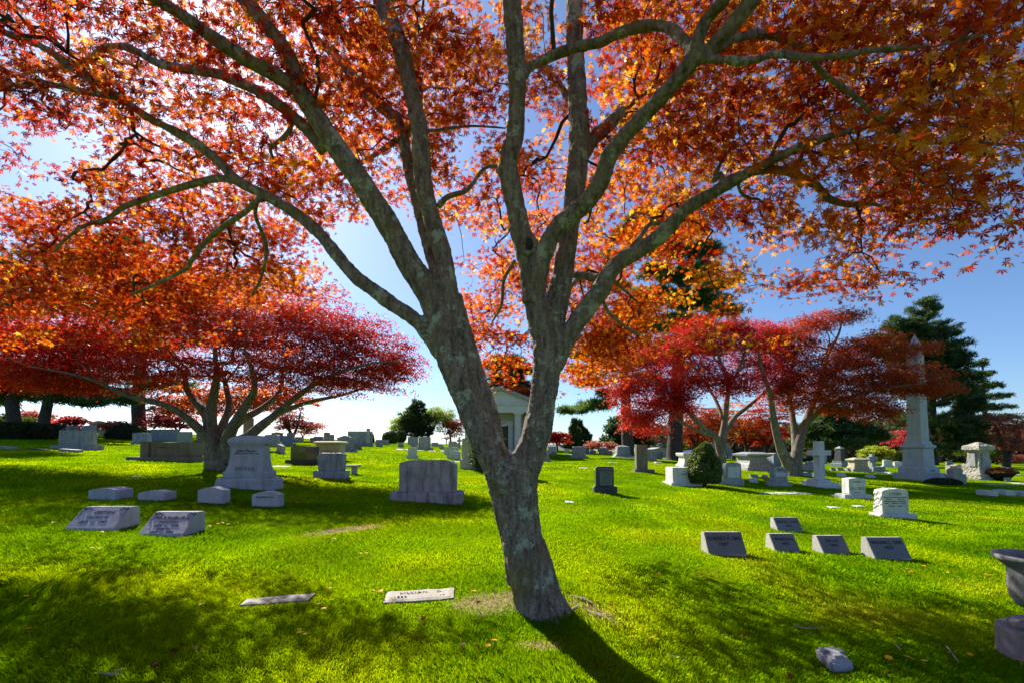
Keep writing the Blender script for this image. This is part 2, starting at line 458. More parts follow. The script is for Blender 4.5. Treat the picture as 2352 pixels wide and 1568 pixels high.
# ================================================================== GROUND
def bare(X, Y):
    """0..1 how bare / dry the lawn is at a place"""
    def g(cx, cy, sx, sy, rot=0.0):
        dx, dy = X - cx, Y - cy
        c, s = math.cos(rot), math.sin(rot)
        u, v = c * dx + s * dy, -s * dx + c * dy
        return np.exp(-(u / sx) ** 2 - (v / sy) ** 2)
    b = 1.0 * g(*DRY[0], 0.8, 0.26, 0.85) + 0.8 * g(*DRY[1], 0.55, 0.35) + 0.6 * g(0.75, 4.15, 0.45, 0.25, -0.7) + 0.7 * g(*DRY[2], 0.3, 0.12)
    return np.clip(b * 1.15, 0, 1)
DRY = [hit(795, 1215), hit(1130, 1380), hit(1245, 1480)]

def make_ground():
    nr, ns = 260, 420
    rr = 0.25 * (1400 / 0.25) ** (np.linspace(0, 1, nr))
    # finer rings near the camera
    th = np.linspace(0, 2 * math.pi, ns, endpoint=False)
    X = (rr[:, None] * np.cos(th)[None]).ravel(); Y = (rr[:, None] * np.sin(th)[None]).ravel() + 2.0
    Z = ground(X, Y)
    far = np.hypot(X, Y) > 500
    V = np.stack([X, Y, Z], 1)
    i = np.arange(nr - 1)[:, None] * ns; j = np.arange(ns)[None]; j2 = (j + 1) % ns
    Fc = np.stack([i + j, i + ns + j, i + ns + j2, i + j2], axis=-1).reshape(-1, 4)
    V = np.vstack([V, [[0, 2.0, gz(0, 2.0)]]])
    me = big_mesh('ground', V, Fc)
    m, nt, nd, lk = new_mat('lawn')
    geo = N(nd, 'ShaderNodeNewGeometry')
    n1 = N(nd, 'ShaderNodeTexNoise', Scale=0.55, Detail=8.0, Roughness=0.62)
    n2 = N(nd, 'ShaderNodeTexNoise', Scale=9.0, Detail=9.0, Roughness=0.75)
    n3 = N(nd, 'ShaderNodeTexNoise', Scale=0.09, Detail=5.0, Roughness=0.6)
    for n in (n1, n2, n3): lk.new(geo.outputs['Position'], n.inputs['Vector'])
    r1 = ramp(nd, [(0.30, (0.070, 0.14, 0.003)), (0.5, (0.12, 0.215, 0.003)), (0.68, (0.26, 0.29, 0.005))]); lk.new(n1.outputs['Fac'], r1.inputs[0])
    r2 = ramp(nd, [(0.30, (0.45,) * 3), (0.58, (1.12,) * 3)]); lk.new(n2.outputs['Fac'], r2.inputs[0])
    r3 = ramp(nd, [(0.35, (0.85, 0.95, 0.8)), (0.65, (1.15, 1.05, 1.1))]); lk.new(n3.outputs['Fac'], r3.inputs[0])
    c = mixc(nd, lk, 1.0, r1.outputs[0], r2.outputs[0], 'MULTIPLY')
    c = mixc(nd, lk, 1.0, c, r3.outputs[0], 'MULTIPLY')
    # dry tracks and bare soil, placed on the lawn
    at = N(nd, 'ShaderNodeAttribute', attribute_name='bare')
    n4 = N(nd, 'ShaderNodeTexNoise', Scale=11.0, Detail=8.0, Roughness=0.8); lk.new(geo.outputs['Position'], n4.inputs['Vector'])
    ma = N(nd, 'ShaderNodeMath', operation='MULTIPLY_ADD'); ma.inputs[1].default_value = 1.0; ma.inputs[2].default_value = -0.95
    lk.new(at.outputs['Fac'], ma.inputs[0])
    ad = N(nd, 'ShaderNodeMath', operation='ADD'); lk.new(ma.outputs[0], ad.inputs[0]); lk.new(n4.outputs['Fac'], ad.inputs[1])
    r4 = ramp(nd, [(0.02, (0, 0, 0)), (0.22, (1, 1, 1))]); lk.new(ad.outputs[0], r4.inputs[0])
    n5 = N(nd, 'ShaderNodeTexNoise', Scale=40.0, Detail=6.0, Roughness=0.8); lk.new(geo.outputs['Position'], n5.inputs['Vector'])
    r5 = ramp(nd, [(0.35, (0.10, 0.07, 0.035)), (0.5, (0.30, 0.23, 0.11)), (0.65, (0.52, 0.44, 0.26))]); lk.new(n5.outputs['Fac'], r5.inputs[0])
    c = mixc(nd, lk, r4.outputs[0], c, r5.outputs[0])
    pr = N(nd, 'ShaderNodeBsdfPrincipled', Roughness=1.0); pr.inputs['Specular IOR Level'].default_value = 0.0
    lk.new(c, pr.inputs['Base Color'])
    bp = N(nd, 'ShaderNodeBump', Strength=0.9, Distance=0.06); lk.new(n2.outputs['Fac'], bp.inputs['Height']); lk.new(bp.outputs[0], pr.inputs['Normal'])
    out = N(nd, 'ShaderNodeOutputMaterial'); lk.new(pr.outputs[0], out.inputs[0])
    o = link('ground', me, m, smooth=True)
    at = me.attributes.new('bare', 'FLOAT', 'POINT')
    bb = bare(V[:, 0], V[:, 1])
    # worn mowing track running down the slope on the right
    at.data.foreach_set('value', bb.astype(np.float32))
    tag(o, kind='structure')
    return o
make_ground()

def frustum_points(n, y0, y1, xs=1.18, pw=1.0):
    Y = (RNG.random(n) * (y1 ** pw - y0 ** pw) + y0 ** pw) ** (1 / pw)
    X = (RNG.random(n) * 2 - 1) * xs * Y
    return X, Y

def vnoise(X, Y, s, seed):
    g = np.random.default_rng(seed).random((64, 64))
    u = X * s + 1000.0; v = Y * s + 1000.0
    i = np.floor(u).astype(int); j = np.floor(v).astype(int); fu = u - i; fv = v - j
    fu = fu * fu * (3 - 2 * fu); fv = fv * fv * (3 - 2 * fv)
    a = g[i % 64, j % 64]; b = g[(i + 1) % 64, j % 64]; c = g[i % 64, (j + 1) % 64]; d = g[(i + 1) % 64, (j + 1) % 64]
    return (a * (1 - fu) + b * fu) * (1 - fv) + (c * (1 - fu) + d * fu) * fv

QUADS = [[hs(957, 1512), hs(966, 1478), hs(1137, 1468), hs(1136, 1499)], [hs(596, 1519), hs(618, 1497), hs(791, 1483), hs(771, 1506)], [hs(2078, 1684), hs(2032, 1636), hs(2087, 1631), hs(2143, 1678)]]
def make_grass():
    Xs, Ys, Hs, Ws = [], [], [], []
    for (n, y0, y1, h, w, pw) in ((230000, 2.4, 4.6, 0.042, 0.0042, 1.6), (230000, 4.4, 9.5, 0.045, 0.0065, 1.5), (200000, 9.0, 21.0, 0.05, 0.014, 1.3), (90000, 20.0, 42.0, 0.055, 0.03, 1.2)):
        X, Y = frustum_points(n, y0, y1, pw=pw)
        clump = vnoise(X, Y, 1.7, 3) * 0.6 + vnoise(X, Y, 5.3, 4) * 0.4
        keep = RNG.random(n) < np.clip(1.05 - 1.0 * bare(X, Y), 0.08, 1)
        for q in QUADS:
            ins = np.ones(n, bool)
            for i in range(4):
                (ax_, ay_), (bx_, by_) = q[i], q[(i + 1) % 4]
                ins &= ((bx_ - ax_) * (Y - ay_) - (by_ - ay_) * (X - ax_)) < 0.004
            keep &= ~ins
        hh = h * 0.85 * (0.45 + 1.1 * clump ** 1.3) * (0.6 + 0.8 * RNG.random(n))
        # a long unmown tuft at lower left and a few more
        for (cx, cy, s, k) in TUFTS:
            hh = hh * (1 + k * np.exp(-((X - cx) ** 2 + (Y - cy) ** 2) / (s * s)))
        Xs.append(X[keep]); Ys.append(Y[keep]); Hs.append(hh[keep]); Ws.append(np.full(keep.sum(), w))
    X = np.concatenate(Xs); Y = np.concatenate(Ys); H = np.concatenate(Hs); W = np.concatenate(Ws)
    n = len(X); Z = ground(X, Y) - 0.004
    yaw = RNG.random(n) * 2 * math.pi
    lean = RNG.random(n) * 0.9 + 0.15
    la = vnoise(X, Y, 0.8, 9) * 9 + RNG.normal(size=n) * 0.9
    dx = np.cos(la) * lean * H; dy = np.sin(la) * lean * H
    wx = np.cos(yaw) * W / 2; wy = np.sin(yaw) * W / 2
    z0 = np.zeros(n)
    v0 = np.stack([X - wx, Y - wy, Z], 1); v1 = np.stack([X + wx, Y + wy, Z], 1)
    v2 = np.stack([X + dx * 0.4 + wx * .75, Y + dy * 0.4 + wy * .75, Z + H * 0.62], 1); v3 = np.stack([X + dx * 0.4 - wx * .75, Y + dy * 0.4 - wy * .75, Z + H * 0.62], 1)
    v4 = np.stack([X + dx, Y + dy, Z + H * (1 - 0.25 * lean)], 1)
    V = np.stack([v0, v1, v2, v4, v3], 1).reshape(-1, 3)
    Fc = (np.arange(n) * 5)[:, None] + np.arange(5)[None]
    tone = np.clip(0.62 * vnoise(X, Y, 0.9, 21) + 0.25 * vnoise(X, Y, 0.22, 22) + 0.3 * RNG.random(n) + 0.35 * bare(X, Y) - 0.08, 0, 1)
    me = big_mesh('grass', V, Fc, {'rnd': tone})
    g = leaf_mat('grass_blade',
        [(0.0, (0.006, 0.085, 0.002)), (0.45, (0.018, 0.175, 0.002)), (0.8, (0.07, 0.23, 0.002)), (1.0, (0.34, 0.32, 0.03))],
        [(0.0, (0.10, 0.22, 0.002)), (0.45, (0.29, 0.52, 0.001)), (0.8, (0.60, 0.69, 0.001)), (1.0, (0.84, 0.72, 0.04))], 0.55, 0.9, 0.0)
    o = link('grass', me, g)
    tag(o, 'bright green mown lawn grass with yellowish patches', 'grass', kind='stuff')
TUFTS = [(*hit(120, 1345), 0.45, 1.3), (*hit(790, 1465), 0.16, 2.0), (*hit(460, 1235), 0.2, 0.9), (*hit(1040, 1540), 0.5, 0.5), (*hit(250, 1500), 0.6, 0.6), (*hit(1900, 1330), 0.5, 0.5)]
make_grass()

# ================================================================== THE BIG MAPLE
def V3(pts):
    return [P(x, y, Y) for x, y, Y in pts]

class Limbs:
    """limbs given as (px, py, depth, width in px); keeps samples for the twigs"""
    def __init__(s): s.thick = Tubes(); s.thin = Tubes(); s.rp = []; s.rl = []
    def add(s, pts, start_len=0.0, sides=14, wob=0.10, thin=False, root=True, kink=0.0):
        P3 = [P(a, b, c) for a, b, c, w in pts]; rad = [w / F * c / 2 for a, b, c, w in pts]
        pp, rr = smooth_path(P3, rad, 5)
        if kink:
            pp = [p + Vector(mnoise.noise_vector(p * 3.0)) * kink for p in pp]
        (s.thin if thin else s.thick).add(pp, rr, sides, wob)
        L = start_len
        for i, p in enumerate(pp):
            if i: L += (p - pp[i - 1]).length
            if root and rr[i] < 0.085: s.rp.append(tuple(p)); s.rl.append(L)
        return L

def big_maple():
    bx, by = hit(1232, 1392)
    base = (bx, by, gz(bx, by))
    root = empty('maple_tree', base)
    tag(root, 'large spreading maple in the middle with forked grey trunk and orange red leaves', 'tree')
    D = by
    L = Limbs()
    # main trunk and right hand stem (B)
    L.add([(1246, 1440, D, 165), (1243, 1400, D, 128), (1234, 1365, D, 110), (1220, 1300, D, 100), (1199, 1230, D, 91), (1190, 1160, D, 88), (1196, 1100, D, 82), (1214, 1050, D, 72), (1226, 1018, D, 66),
           (1235, 987, D, 68), (1247, 916, D, 60), (1256, 846, D, 63), (1256, 776, D, 68), (1250, 730, D, 76)], root=False, sides=28, wob=0.12)
    for fx, fy, fd, fw in ((1300, 1415, D - .1, 34), (1205, 1425, D - .12, 40), (1285, 1440, D - .3, 40), (1190, 1395, D + .1, 30), (1240, 1450, D - .28, 40)):
        L.add([(fx, fy, fd, fw * .5), ((fx + 1243) / 2, fy - 18, (fd + D) / 2, fw), ((fx + 1243 * 2) / 3, 1360, D, fw * 1.1), (1235, 1320, D, fw * .8)], root=False, sides=12, wob=0.2)
    # fused strip on the left of the trunk
    L.add([(1178, 1340, D + .02, 26), (1170, 1270, D + .02, 30), (1158, 1200, D + .02, 34), (1145, 1125, D, 44), (1133, 1060, D, 50), (1108, 1000, D, 54), (1084, 930, D, 54), (1060, 860, D, 58), (1038, 800, D, 58)], root=False, sides=20, wob=0.1)
    # inner strand of the left stem
    L.add([(1190, 1150, D + .05, 54), (1164, 1085, D + .05, 50), (1136, 1020, D + .07, 46), (1122, 950, D + .08, 48), (1098, 880, D + .08, 44), (1074, 800, D + .07, 44), (1050, 730, D + .05, 50), (1040, 680, D + .05, 44)], root=False, sides=20, wob=0.1)
    # left stem outer column to the first fork
    L.add([(1160, 1130, D - .03, 52), (1112, 1025, D - .03, 54), (1064, 905, D - .04, 56), (1030, 820, D - .04, 58), (1012, 750, D - .03, 58), (1002, 700, D, 54)], root=False, sides=20, wob=0.1)
    # A1: the big limb going up left
    l1 = L.add([(1016, 740, D, 66), (985, 675, D, 60), (936, 600, D - .05, 54), (899, 530, D - .1, 52), (856, 459, D - .15, 52), (808, 387, D - .2, 50), (756, 316, D - .25, 46), (706, 235, D - .3, 44), (686, 205, D - .3, 42)], 2.0, 20, root=True)
    L.add([(690, 212, D - .3, 38), (640, 178, D - .35, 33), (580, 145, D - .4, 32), (492, 88, D - .5, 30), (404, 26, D - .6, 28), (340, -15, D - .7, 26), (230, -90, D - .9, 20), (90, -160, D - 1.2, 12)], l1)
    L.add([(694, 225, D - .3, 38), (672, 150, D - .3, 36), (640, 95, D - .3, 35), (598, 42, D - .3, 34), (556, -4, D - .3, 33), (480, -100, D - .2, 26), (420, -200, D, 16)], l1)
    L.add([(740, 345, D - .2, 26), (700, 292, D - .1, 26), (640, 242, D, 25), (580, 204, D + .15, 23), (492, 169, D + .3, 21), (369, 148, D + .5, 18), (299, 112, D + .6, 16), (240, 108, D + .7, 13), (205, 136, D + .8, 11), (158, 151, D + .9, 9), (60, 170, D + 1.1, 5)], l1)
    # A2: the second, steeper limb
    l2 = L.add([(1040, 720, D + .02, 52), (1030, 670, D + .02, 46), (1020, 600, D + .05, 42), (1000, 530, D + .08, 42), (980, 459, D + .1, 42), (969, 387, D + .12, 42), (965, 316, D + .15, 40), (953, 246, D + .2, 38), (936, 176, D + .25, 38), (918, 105, D + .3, 40), (893, 45, D + .35, 42), (874, -10, D + .4, 42), (850, -120, D + .5, 30), (830, -240, D + .7, 16)], 2.0, 20)
    L.add([(1012, 650, D + .1, 34), (985, 570, D + .25, 30), (958, 460, D + .45, 28), (935, 370, D + .6, 28), (915, 285, D + .7, 30), (869, 239, D + .8, 28), (816, 183, D + .9, 25), (775, 135, D + 1.0, 21), (715, 80, D + 1.2, 16), (640, 0, D + 1.5, 10)], 2.0, 14)
    L.add([(1009, 473, D + .1, 15), (1025, 455, D, 13), (1045, 447, D, 12), (1068, 440, D, 11), (1088, 420, D, 9), (1102, 398, D, 8), (1120, 384, D, 7), (1143, 382, D, 8)], 3.0, 8, thin=True)
    L.add([(895, 25, D + .35, 10), (850, 15, D + .5, 8), (800, 8, D + .7, 6), (740, 5, D + .9, 4)], 4.0, 6, thin=True)
    L.add([(960, 300, D + .15, 10), (1000, 300, D + .4, 8), (1080, 290, D + .8, 6), (1160, 295, D + 1.2, 4)], 4.0, 6, thin=True)
    # L: lower limb sweeping left
    l3 = L.add([(1014, 812, D - .02, 42), (992, 782, D - .02, 34), (957, 737, D - .02, 33), (904, 700, D, 34), (851, 662, D + .03, 33), (816, 635, D + .05, 32), (778, 592, D + .08, 30), (740, 545, D + .1, 28), (700, 506, D + .15, 27), (626, 457, D + .2, 25), (545, 415, D + .25, 24), (492, 362, D + .25, 22), (439, 323, D + .25, 20), (387, 295, D + .25, 19), (334, 267, D + .25, 18), (281, 228, D + .25, 19), (246, 207, D + .25, 18), (158, 151, D + .2, 17), (105, 112, D + .1, 17), (35, 84, D, 16), (-20, 70, D - .1, 14), (-160, 30, D - .3, 9)], 2.0, 16)
    L.add([(266, 224, D + .25, 14), (211, 214, D + .3, 13), (141, 200, D + .3, 13), (81, 188, D + .35, 13), (53, 199, D + .35, 11), (0, 196, D + .4, 10), (-120, 230, D + .5, 6)], 4.5, 10, thin=True)
    L.add([(548, 418, D + .25, 18), (520, 412, D + .35, 17), (492, 411, D + .5, 17), (422, 429, D + .7, 15), (334, 457, D + .9, 13), (281, 478, D + 1.05, 12), (246, 503, D + 1.15, 9), (193, 520, D + 1.3, 8), (151, 550, D + 1.45, 6), (123, 579, D + 1.55, 5)], 4.2, 10, thin=True)
    L.add([(600, 452, D + .2, 13), (560, 490, D + .5, 12), (510, 523, D + .8, 12), (468, 561, D + 1.0, 11), (440, 598, D + 1.2, 10), (422, 621, D + 1.3, 9), (352, 656, D + 1.6, 7), (299, 677, D + 1.8, 5)], 4.0, 10, thin=True)
    L.add([(590, 465, D + .2, 10), (588, 500, D + .4, 9), (612, 568, D + .8, 9), (601, 635, D + 1.2, 7), (580, 677, D + 1.5, 5)], 4.0, 8, thin=True)
    L.add([(655, 262, D - .05, 12), (668, 290, D - .1, 11), (650, 318, D - .1, 11), (622, 340, D - .05, 9), (628, 365, D, 6)], 4.0, 8, thin=True)
    # B1
    l4 = L.add([(1250, 760, D, 72), (1232, 700, D, 56), (1222, 660, D, 52), (1213, 600, D - .02, 52), (1195, 530, D - .04, 48), (1181, 459, D - .06, 44), (1168, 400, D - .08, 46), (1170, 360, D - .08, 43), (1182, 316, D - .1, 40), (1187, 246, D - .1, 41), (1186, 160, D - .12, 45), (1181, 90, D - .14, 44), (1175, 0, D - .16, 46), (1168, -100, D - .2, 38), (1150, -230, D - .2, 24)], 2.0, 20)
    L.add([(1180, 425, D - .08, 30), (1152, 398, D - .1, 22), (1141, 388, D - .1, 10)], 3, 10, root=False)
    L.add([(1190, 190, D - .12, 26), (1222, 153, D - .14, 22), (1273, 127, D - .16, 23), (1326, 109, D - .2, 23), (1378, 98, D - .3, 23), (1421, 77, D - .45, 24), (1484, 60, D - .6, 24), (1537, 67, D - .75, 24), (1572, 95, D - .85, 25), (1596, 128, D - .92, 26)], 3.5, 14)
    # B1r: limb to the upper right fork
    l5 = L.add([(1222, 700, D - .02, 54), (1236, 630, D - .05, 46), (1250, 582, D - .1, 44), (1275, 530, D - .18, 42), (1318, 490, D - .25, 42), (1350, 462, D - .32, 42), (1379, 420, D - .4, 41), (1396, 369, D - .48, 40), (1431, 316, D - .56, 38), (1466, 281, D - .64, 36), (1512, 232, D - .74, 35), (1554, 183, D - .84, 36), (1596, 132, D - .92, 38)], 2.2, 18)
    fd = D - .92
    L.add([(1592, 140, fd, 30), (1602, 95, fd - .05, 28), (1623, 46, fd - .1, 27), (1662, 0, fd - .2, 27), (1720, -80, fd - .35, 20), (1790, -190, fd - .5, 12)], l5, 12)
    L.add([(1596, 136, fd, 34), (1630, 116, fd - .05, 33), (1666, 77, fd - .12, 34), (1701, 35, fd - .18, 36), (1736, -8, fd - .24, 36), (1820, -110, fd - .4, 24), (1940, -230, fd - .6, 12)], l5, 12)
    l6 = L.add([(1598, 132, fd, 30), (1648, 136, fd - .1, 20), (1700, 141, fd - .2, 19), (1736, 138, fd - .25, 18), (1782, 125, fd - .35, 19), (1859, 133, fd - .5, 20), (1929, 128, fd - .6, 19), (2000, 116, fd - .7, 13), (2088, 111, fd - .8, 12), (2158, 104, fd - .9, 10), (2246, 84, fd - 1.0, 8), (2352, 60, fd - 1.1, 6)], l5, 12)
    L.add([(1640, 118, fd, 24), (1683, 93, fd + .1, 22), (1743, 77, fd + .2, 22), (1792, 86, fd + .3, 20), (1825, 104, fd + .4, 17), (1900, 130, fd + .6, 12), (2000, 150, fd + .8, 7)], l5, 10)
    L.add([(1865, 138, fd - .5, 12), (1894, 172, fd - .45, 12), (1940, 204, fd - .4, 12), (1975, 232, fd - .4, 11), (2000, 262, fd - .35, 10), (2035, 295, fd - .3, 8), (2088, 327, fd - .3, 7), (2158, 330, fd - .3, 6), (2246, 327, fd - .35, 5), (2352, 337, fd - .4, 4)], l6, 8, thin=True)
    L.add([(2005, 268, fd - .35, 8), (2060, 300, fd - .3, 6), (2100, 370, fd - .2, 5), (2095, 440, fd - .1, 4)], l6, 6, thin=True)
    # B2
    L.add([(1262, 770, D + .05, 62), (1276, 710, D + .08, 54), (1287, 660, D + .1, 52), (1297, 600, D + .12, 48), (1307, 530, D + .15, 46), (1318, 459, D + .2, 46), (1326, 387, D + .22, 47), (1331, 316, D + .25, 49), (1327, 246, D + .3, 43), (1324, 176, D + .32, 42), (1320, 90, D + .35, 41), (1319, 0, D + .4, 41), (1322, -110, D + .5, 32), (1335, -240, D + .6, 18)], 2.2, 18)
    L.add([(1338, 360, D + .25, 36), (1357, 328, D + .28, 30), (1386, 300, D + .32, 30), (1412, 274, D + .36, 28), (1434, 252, D + .38, 22)], 3.4, 12)
    L.add([(1428, 262, D + .38, 10), (1449, 243, D + .4, 9), (1502, 197, D + .45, 9), (1554, 158, D + .5, 7), (1620, 100, D + .6, 5)], 3.8, 6, thin=True)
    # B3: the long limb to the right
    l7 = L.add([(1272, 842, D, 46), (1296, 790, D, 42), (1319, 751, D - .02, 42), (1350, 705, D - .03, 44), (1380, 668, D - .04, 44), (1396, 632, D - .06, 40), (1431, 598, D - .1, 38), (1484, 566, D - .15, 37), (1519, 540, D - .2, 35), (1547, 510, D - .22, 32), (1578, 480, D - .28, 30), (1648, 436, D - .38, 29), (1718, 397, D - .5, 27), (1771, 369, D - .58, 22), (1841, 337, D - .7, 20), (1912, 313, D - .85, 18), (2000, 285, D - 1.0, 16), (2052, 253, D - 1.1, 14), (2123, 200, D - 1.25, 12), (2175, 158, D - 1.35, 10), (2260, 110, D - 1.5, 7)], 2.0, 16)
    L.add([(1735, 394, D - .52, 20), (1770, 390, D - .5, 17), (1806, 394, D - .48, 17), (1841, 408, D - .45, 17), (1877, 429, D - .42, 16), (1905, 457, D - .4, 16), (1947, 469, D - .4, 14), (2010, 470, D - .4, 8), (2090, 500, D - .4, 5)], 4.2, 10, thin=True)
    L.add([(1660, 428, D - .38, 12), (1655, 400, D - .35, 12), (1640, 415, D - .35, 13), (1655, 375, D - .3, 8), (1680, 340, D - .2, 5)], 4.2, 8, thin=True)
    L.add([(1376, 640, D + .0, 20), (1350, 634, D + .15, 18), (1322, 632, D + .25, 17), (1300, 630, D + .4, 12)], 3.4, 10, thin=True)
    L.add([(1414, 604, D - .05, 14), (1440, 580, D - .02, 12), (1470, 545, D + .02, 11), (1492, 516, D + .05, 11), (1515, 514, D + .02, 9), (1540, 512, D - .1, 10)], 3.4, 8, thin=True)
    L.add([(1500, 514, D + .05, 8), (1490, 500, D + .2, 7), (1460, 490, D + .4, 5), (1430, 520, D + .8, 4)], 3.6, 6, thin=True)
    L.add([(1695, 412, D - .45, 8), (1700, 440, D - .3, 7), (1720, 455, D - .15, 7), (1745, 460, D, 5), (1770, 490, D + .2, 3)], 4.4, 6, thin=True)
    L.add([(1182, 600, D - .05, 9), (1157, 646, D + .2, 8), (1152, 700, D + .6, 7), (1130, 740, D + 1.0, 5)], 3.2, 6, thin=True)
    L.add([(1385, 690, D, 9), (1400, 720, D + .5, 8), (1430, 745, D + 1.0, 7), (1470, 770, D + 1.5, 5)], 3.4, 6, thin=True)
    L.add([(1290, 700, D + .15, 12), (1330, 640, D + 1.0, 10), (1400, 640, D + 2.0, 8), (1470, 700, D + 2.6, 5)], 3.4, 6, thin=True)
    # branches into the hidden back and off the frame, for the rest of the crown
    L.add([(1322, 250, D + .3, 18), (1250, 160, D + 1.2, 14), (1150, 120, D + 2.2, 10), (1050, 120, D + 3.0, 6)], 3.6, 8, thin=True)
    L.add([(960, 280, D + .3, 18), (900, 330, D + 1.4, 14), (820, 380, D + 2.4, 10), (740, 420, D + 3.2, 6)], 3.6, 8, thin=True)
    # voxel union so the forks flow into each other
    ob = bpy.data.objects.new('tmp', L.thick.mesh('tmp')); COL.objects.link(ob)
    md = ob.modifiers.new('r', 'REMESH'); md.mode = 'VOXEL'; md.voxel_size = 0.0115
    ms = ob.modifiers.new('s', 'SMOOTH'); ms.factor = 0.6; ms.iterations = 7
    tx = bpy.data.textures.new('bark_lumps', 'CLOUDS'); tx.noise_scale = 0.16; tx.noise_depth = 3
    mdp = ob.modifiers.new('d', 'DISPLACE'); mdp.texture = tx; mdp.strength = 0.028; mdp.mid_level = 0.5; mdp.texture_coords = 'LOCAL'
    tx2 = bpy.data.textures.new('bark_ridges', 'CLOUDS'); tx2.noise_scale = 0.035; tx2.noise_depth = 2
    mdp = ob.modifiers.new('d2', 'DISPLACE'); mdp.texture = tx2; mdp.strength = 0.016; mdp.mid_level = 0.5; mdp.texture_coords = 'LOCAL'
    dg = bpy.context.evaluated_depsgraph_get()
    me = bpy.data.meshes.new_from_object(ob.evaluated_get(dg), depsgraph=dg)
    bpy.data.objects.remove(ob)
    me.transform(Matrix.Translation(-Vector(base)))
    link('trunk', me, M['maple_bark'], root, smooth=True)
    me = L.thin.mesh('limbs'); me.transform(Matrix.Translation(-Vector(base)))
    link('limb', me, M['maple_bark'], root, smooth=True)
    # healed branch knot
    kb = Tubes(); kc = P(1213, 563, D - .115)
    ring = [kc + Vector((math.cos(a) * 0.062, -0.01 * math.sin(3 * a), math.sin(a) * 0.082)) for a in np.linspace(0, 2 * math.pi, 22)]
    kb.add(ring, [0.028 + 0.006 * math.sin(i * 2.1) for i in range(22)], 8)
    me = kb.mesh('knot'); me.transform(Matrix.Translation(-Vector(base)))
    kn = link('knot', me, M['maple_bark'], root, smooth=True)
    hb = bmesh.new(); bmesh.ops.create_uvsphere(hb, u_segments=14, v_segments=8, radius=1)
    for v in hb.verts: v.co = Vector((v.co.x * 0.036, v.co.y * 0.03, v.co.z * 0.055)) + kc + Vector((0.012, -0.01, 0.0)) - Vector(base)
    from_bm('hollow', hb, plain_mat('dark_hollow_wood', (0.03, 0.022, 0.015), 0.9), kn, True)
    # surface roots
    for pts in ([(1310, 1367), (1345, 1380), (1382, 1396)], [(1350, 1402), (1385, 1418), (1430, 1438)], [(1290, 1420), (1318, 1400), (1332, 1384)], [(1530, 1500), (1570, 1518), (1600, 1535)]):
        tb = Tubes(); q = []
        for (a, b) in pts:
            x, y = hit(a, b); q.append(Vector((x, y, gz(x, y) + 0.004)))
        q[0].z -= 0.015; q[-1].z -= 0.03
        pp, rr = smooth_path(q, [0.022, 0.027, 0.014], 6)
        tb.add(pp, rr, 9, 0.3)
        me = tb.mesh('root'); me.transform(Matrix.Translation(-Vector(base)))
        link('root', me, M['root'], root, smooth=True)
    # ---------------- crown: how thick the foliage is by direction, and how far away it hangs
    G = ["877857899986449999889999",
         "877778789997348999999999",
         "767677789988657799989999",
         "414788878887747899879999",
         "568888876467668996578986",
         "898888740025678864757643",
         "999998750018787852665000",
         "666652100047669640200000",
         "000000000003336200000000"]
    GAPS = [(1303, 120, 17, 260), (1303, 520, 22, 60), (1236, 260, 16, 60), (150, 350, 95, 55), (40, 420, 40, 30), (800, 560, 60, 70), (860, 700, 90, 100), (1090, 560, 30, 50), (900, 480, 30, 40), (1840, 440, 60, 30), (2200, 560, 60, 30), (1545, 640, 40, 40), (1100, 690, 20, 30)]
    cents, vars_, rads = [], [], []
    rnd = random.Random(11)
    CW = 98.0
    def depth(x, y):
        if x > 1500:
            d = D + 0.0 - 1.75 * min(1, (x - 1500) / 850) + 1.5 * max(0, (y - 330) / 350)
            sp_ = 1.0
        elif x < 780:
            d = D + 0.1 + 2.5 * max(0, (y - 250) / 450) - 0.5 * max(0, (200 - y) / 200)
            sp_ = 1.3
        else:
            d = D + 0.5 + 2.0 * max(0, (y - 350) / 400)
            sp_ = 1.6
        if 1040 < x < 1600 and y > 520: d, sp_ = D + 2.3 + 0.8 * (y - 520) / 300, 1.4
        return d, sp_
    for rI, g in enumerate(G):
        for cI, ch in enumerate(g):
            cov = int(ch) / 10.0
            if cov <= 0: continue
            tau = -math.log(1 - min(cov, 0.93)) * 1.0
            x0, y0 = cI * CW, rI * CW
            d, s_ = depth(x0 + 49, y0 + 49)
            leaf_px = 0.088 * F / (d + 0.5)
            nleaf = tau * CW * CW / (leaf_px ** 2 * 0.115)
            ns_ = max(1, int(round(nleaf / 26)))
            bough = None
            for bi in range(ns_):
                if bi % 4 == 0 or bough is None:
                    bough = (x0 + rnd.uniform(0, CW), y0 + rnd.uniform(0, CW), rnd.random() ** 1.3 * 1.6 - 0.18, rnd.uniform(-.26, .26), rnd.uniform(-.25, .25))
                px = bough[0] + rnd.gauss(0, 26); py = bough[1] + rnd.gauss(0, 11) + (px - bough[0]) * bough[4]
                if any(((px - gx) / gw) ** 2 + ((py - gy) / gh) ** 2 < 1 for gx, gy, gw, gh in GAPS): continue
                dd, s2 = depth(px, py)
                Y = dd + s2 * bough[2] + rnd.gauss(0, .2)
                cents.append(P(px, py, max(Y, 2.1)))
                vars_.append(bough[3] + rnd.uniform(-0.1, 0.1))
    # extra boughs added low and far back to shade the foreground lawn
    for bx_, by_, bd in ((1345, 800, 3.0), (1400, 835, 3.4), (1440, 770, 4.4), (1460, 720, 3.2), (1380, 740, 4.6), (1330, 860, 4.0), (1480, 690, 4.8), (1120, 760, 3.6), (1150, 700, 4.6), (1110, 820, 4.2), (1430, 690, 3.8), (1220, 640, 4.6),
                         (80, 640, 3.6), (180, 670, 4.2), (290, 650, 3.4), (380, 690, 4.6), (470, 660, 3.8), (560, 690, 4.4), (640, 640, 4.0), (240, 600, 4.8), (420, 610, 4.6), (120, 580, 4.4), (20, 700, 3.8), (330, 720, 4.8)):
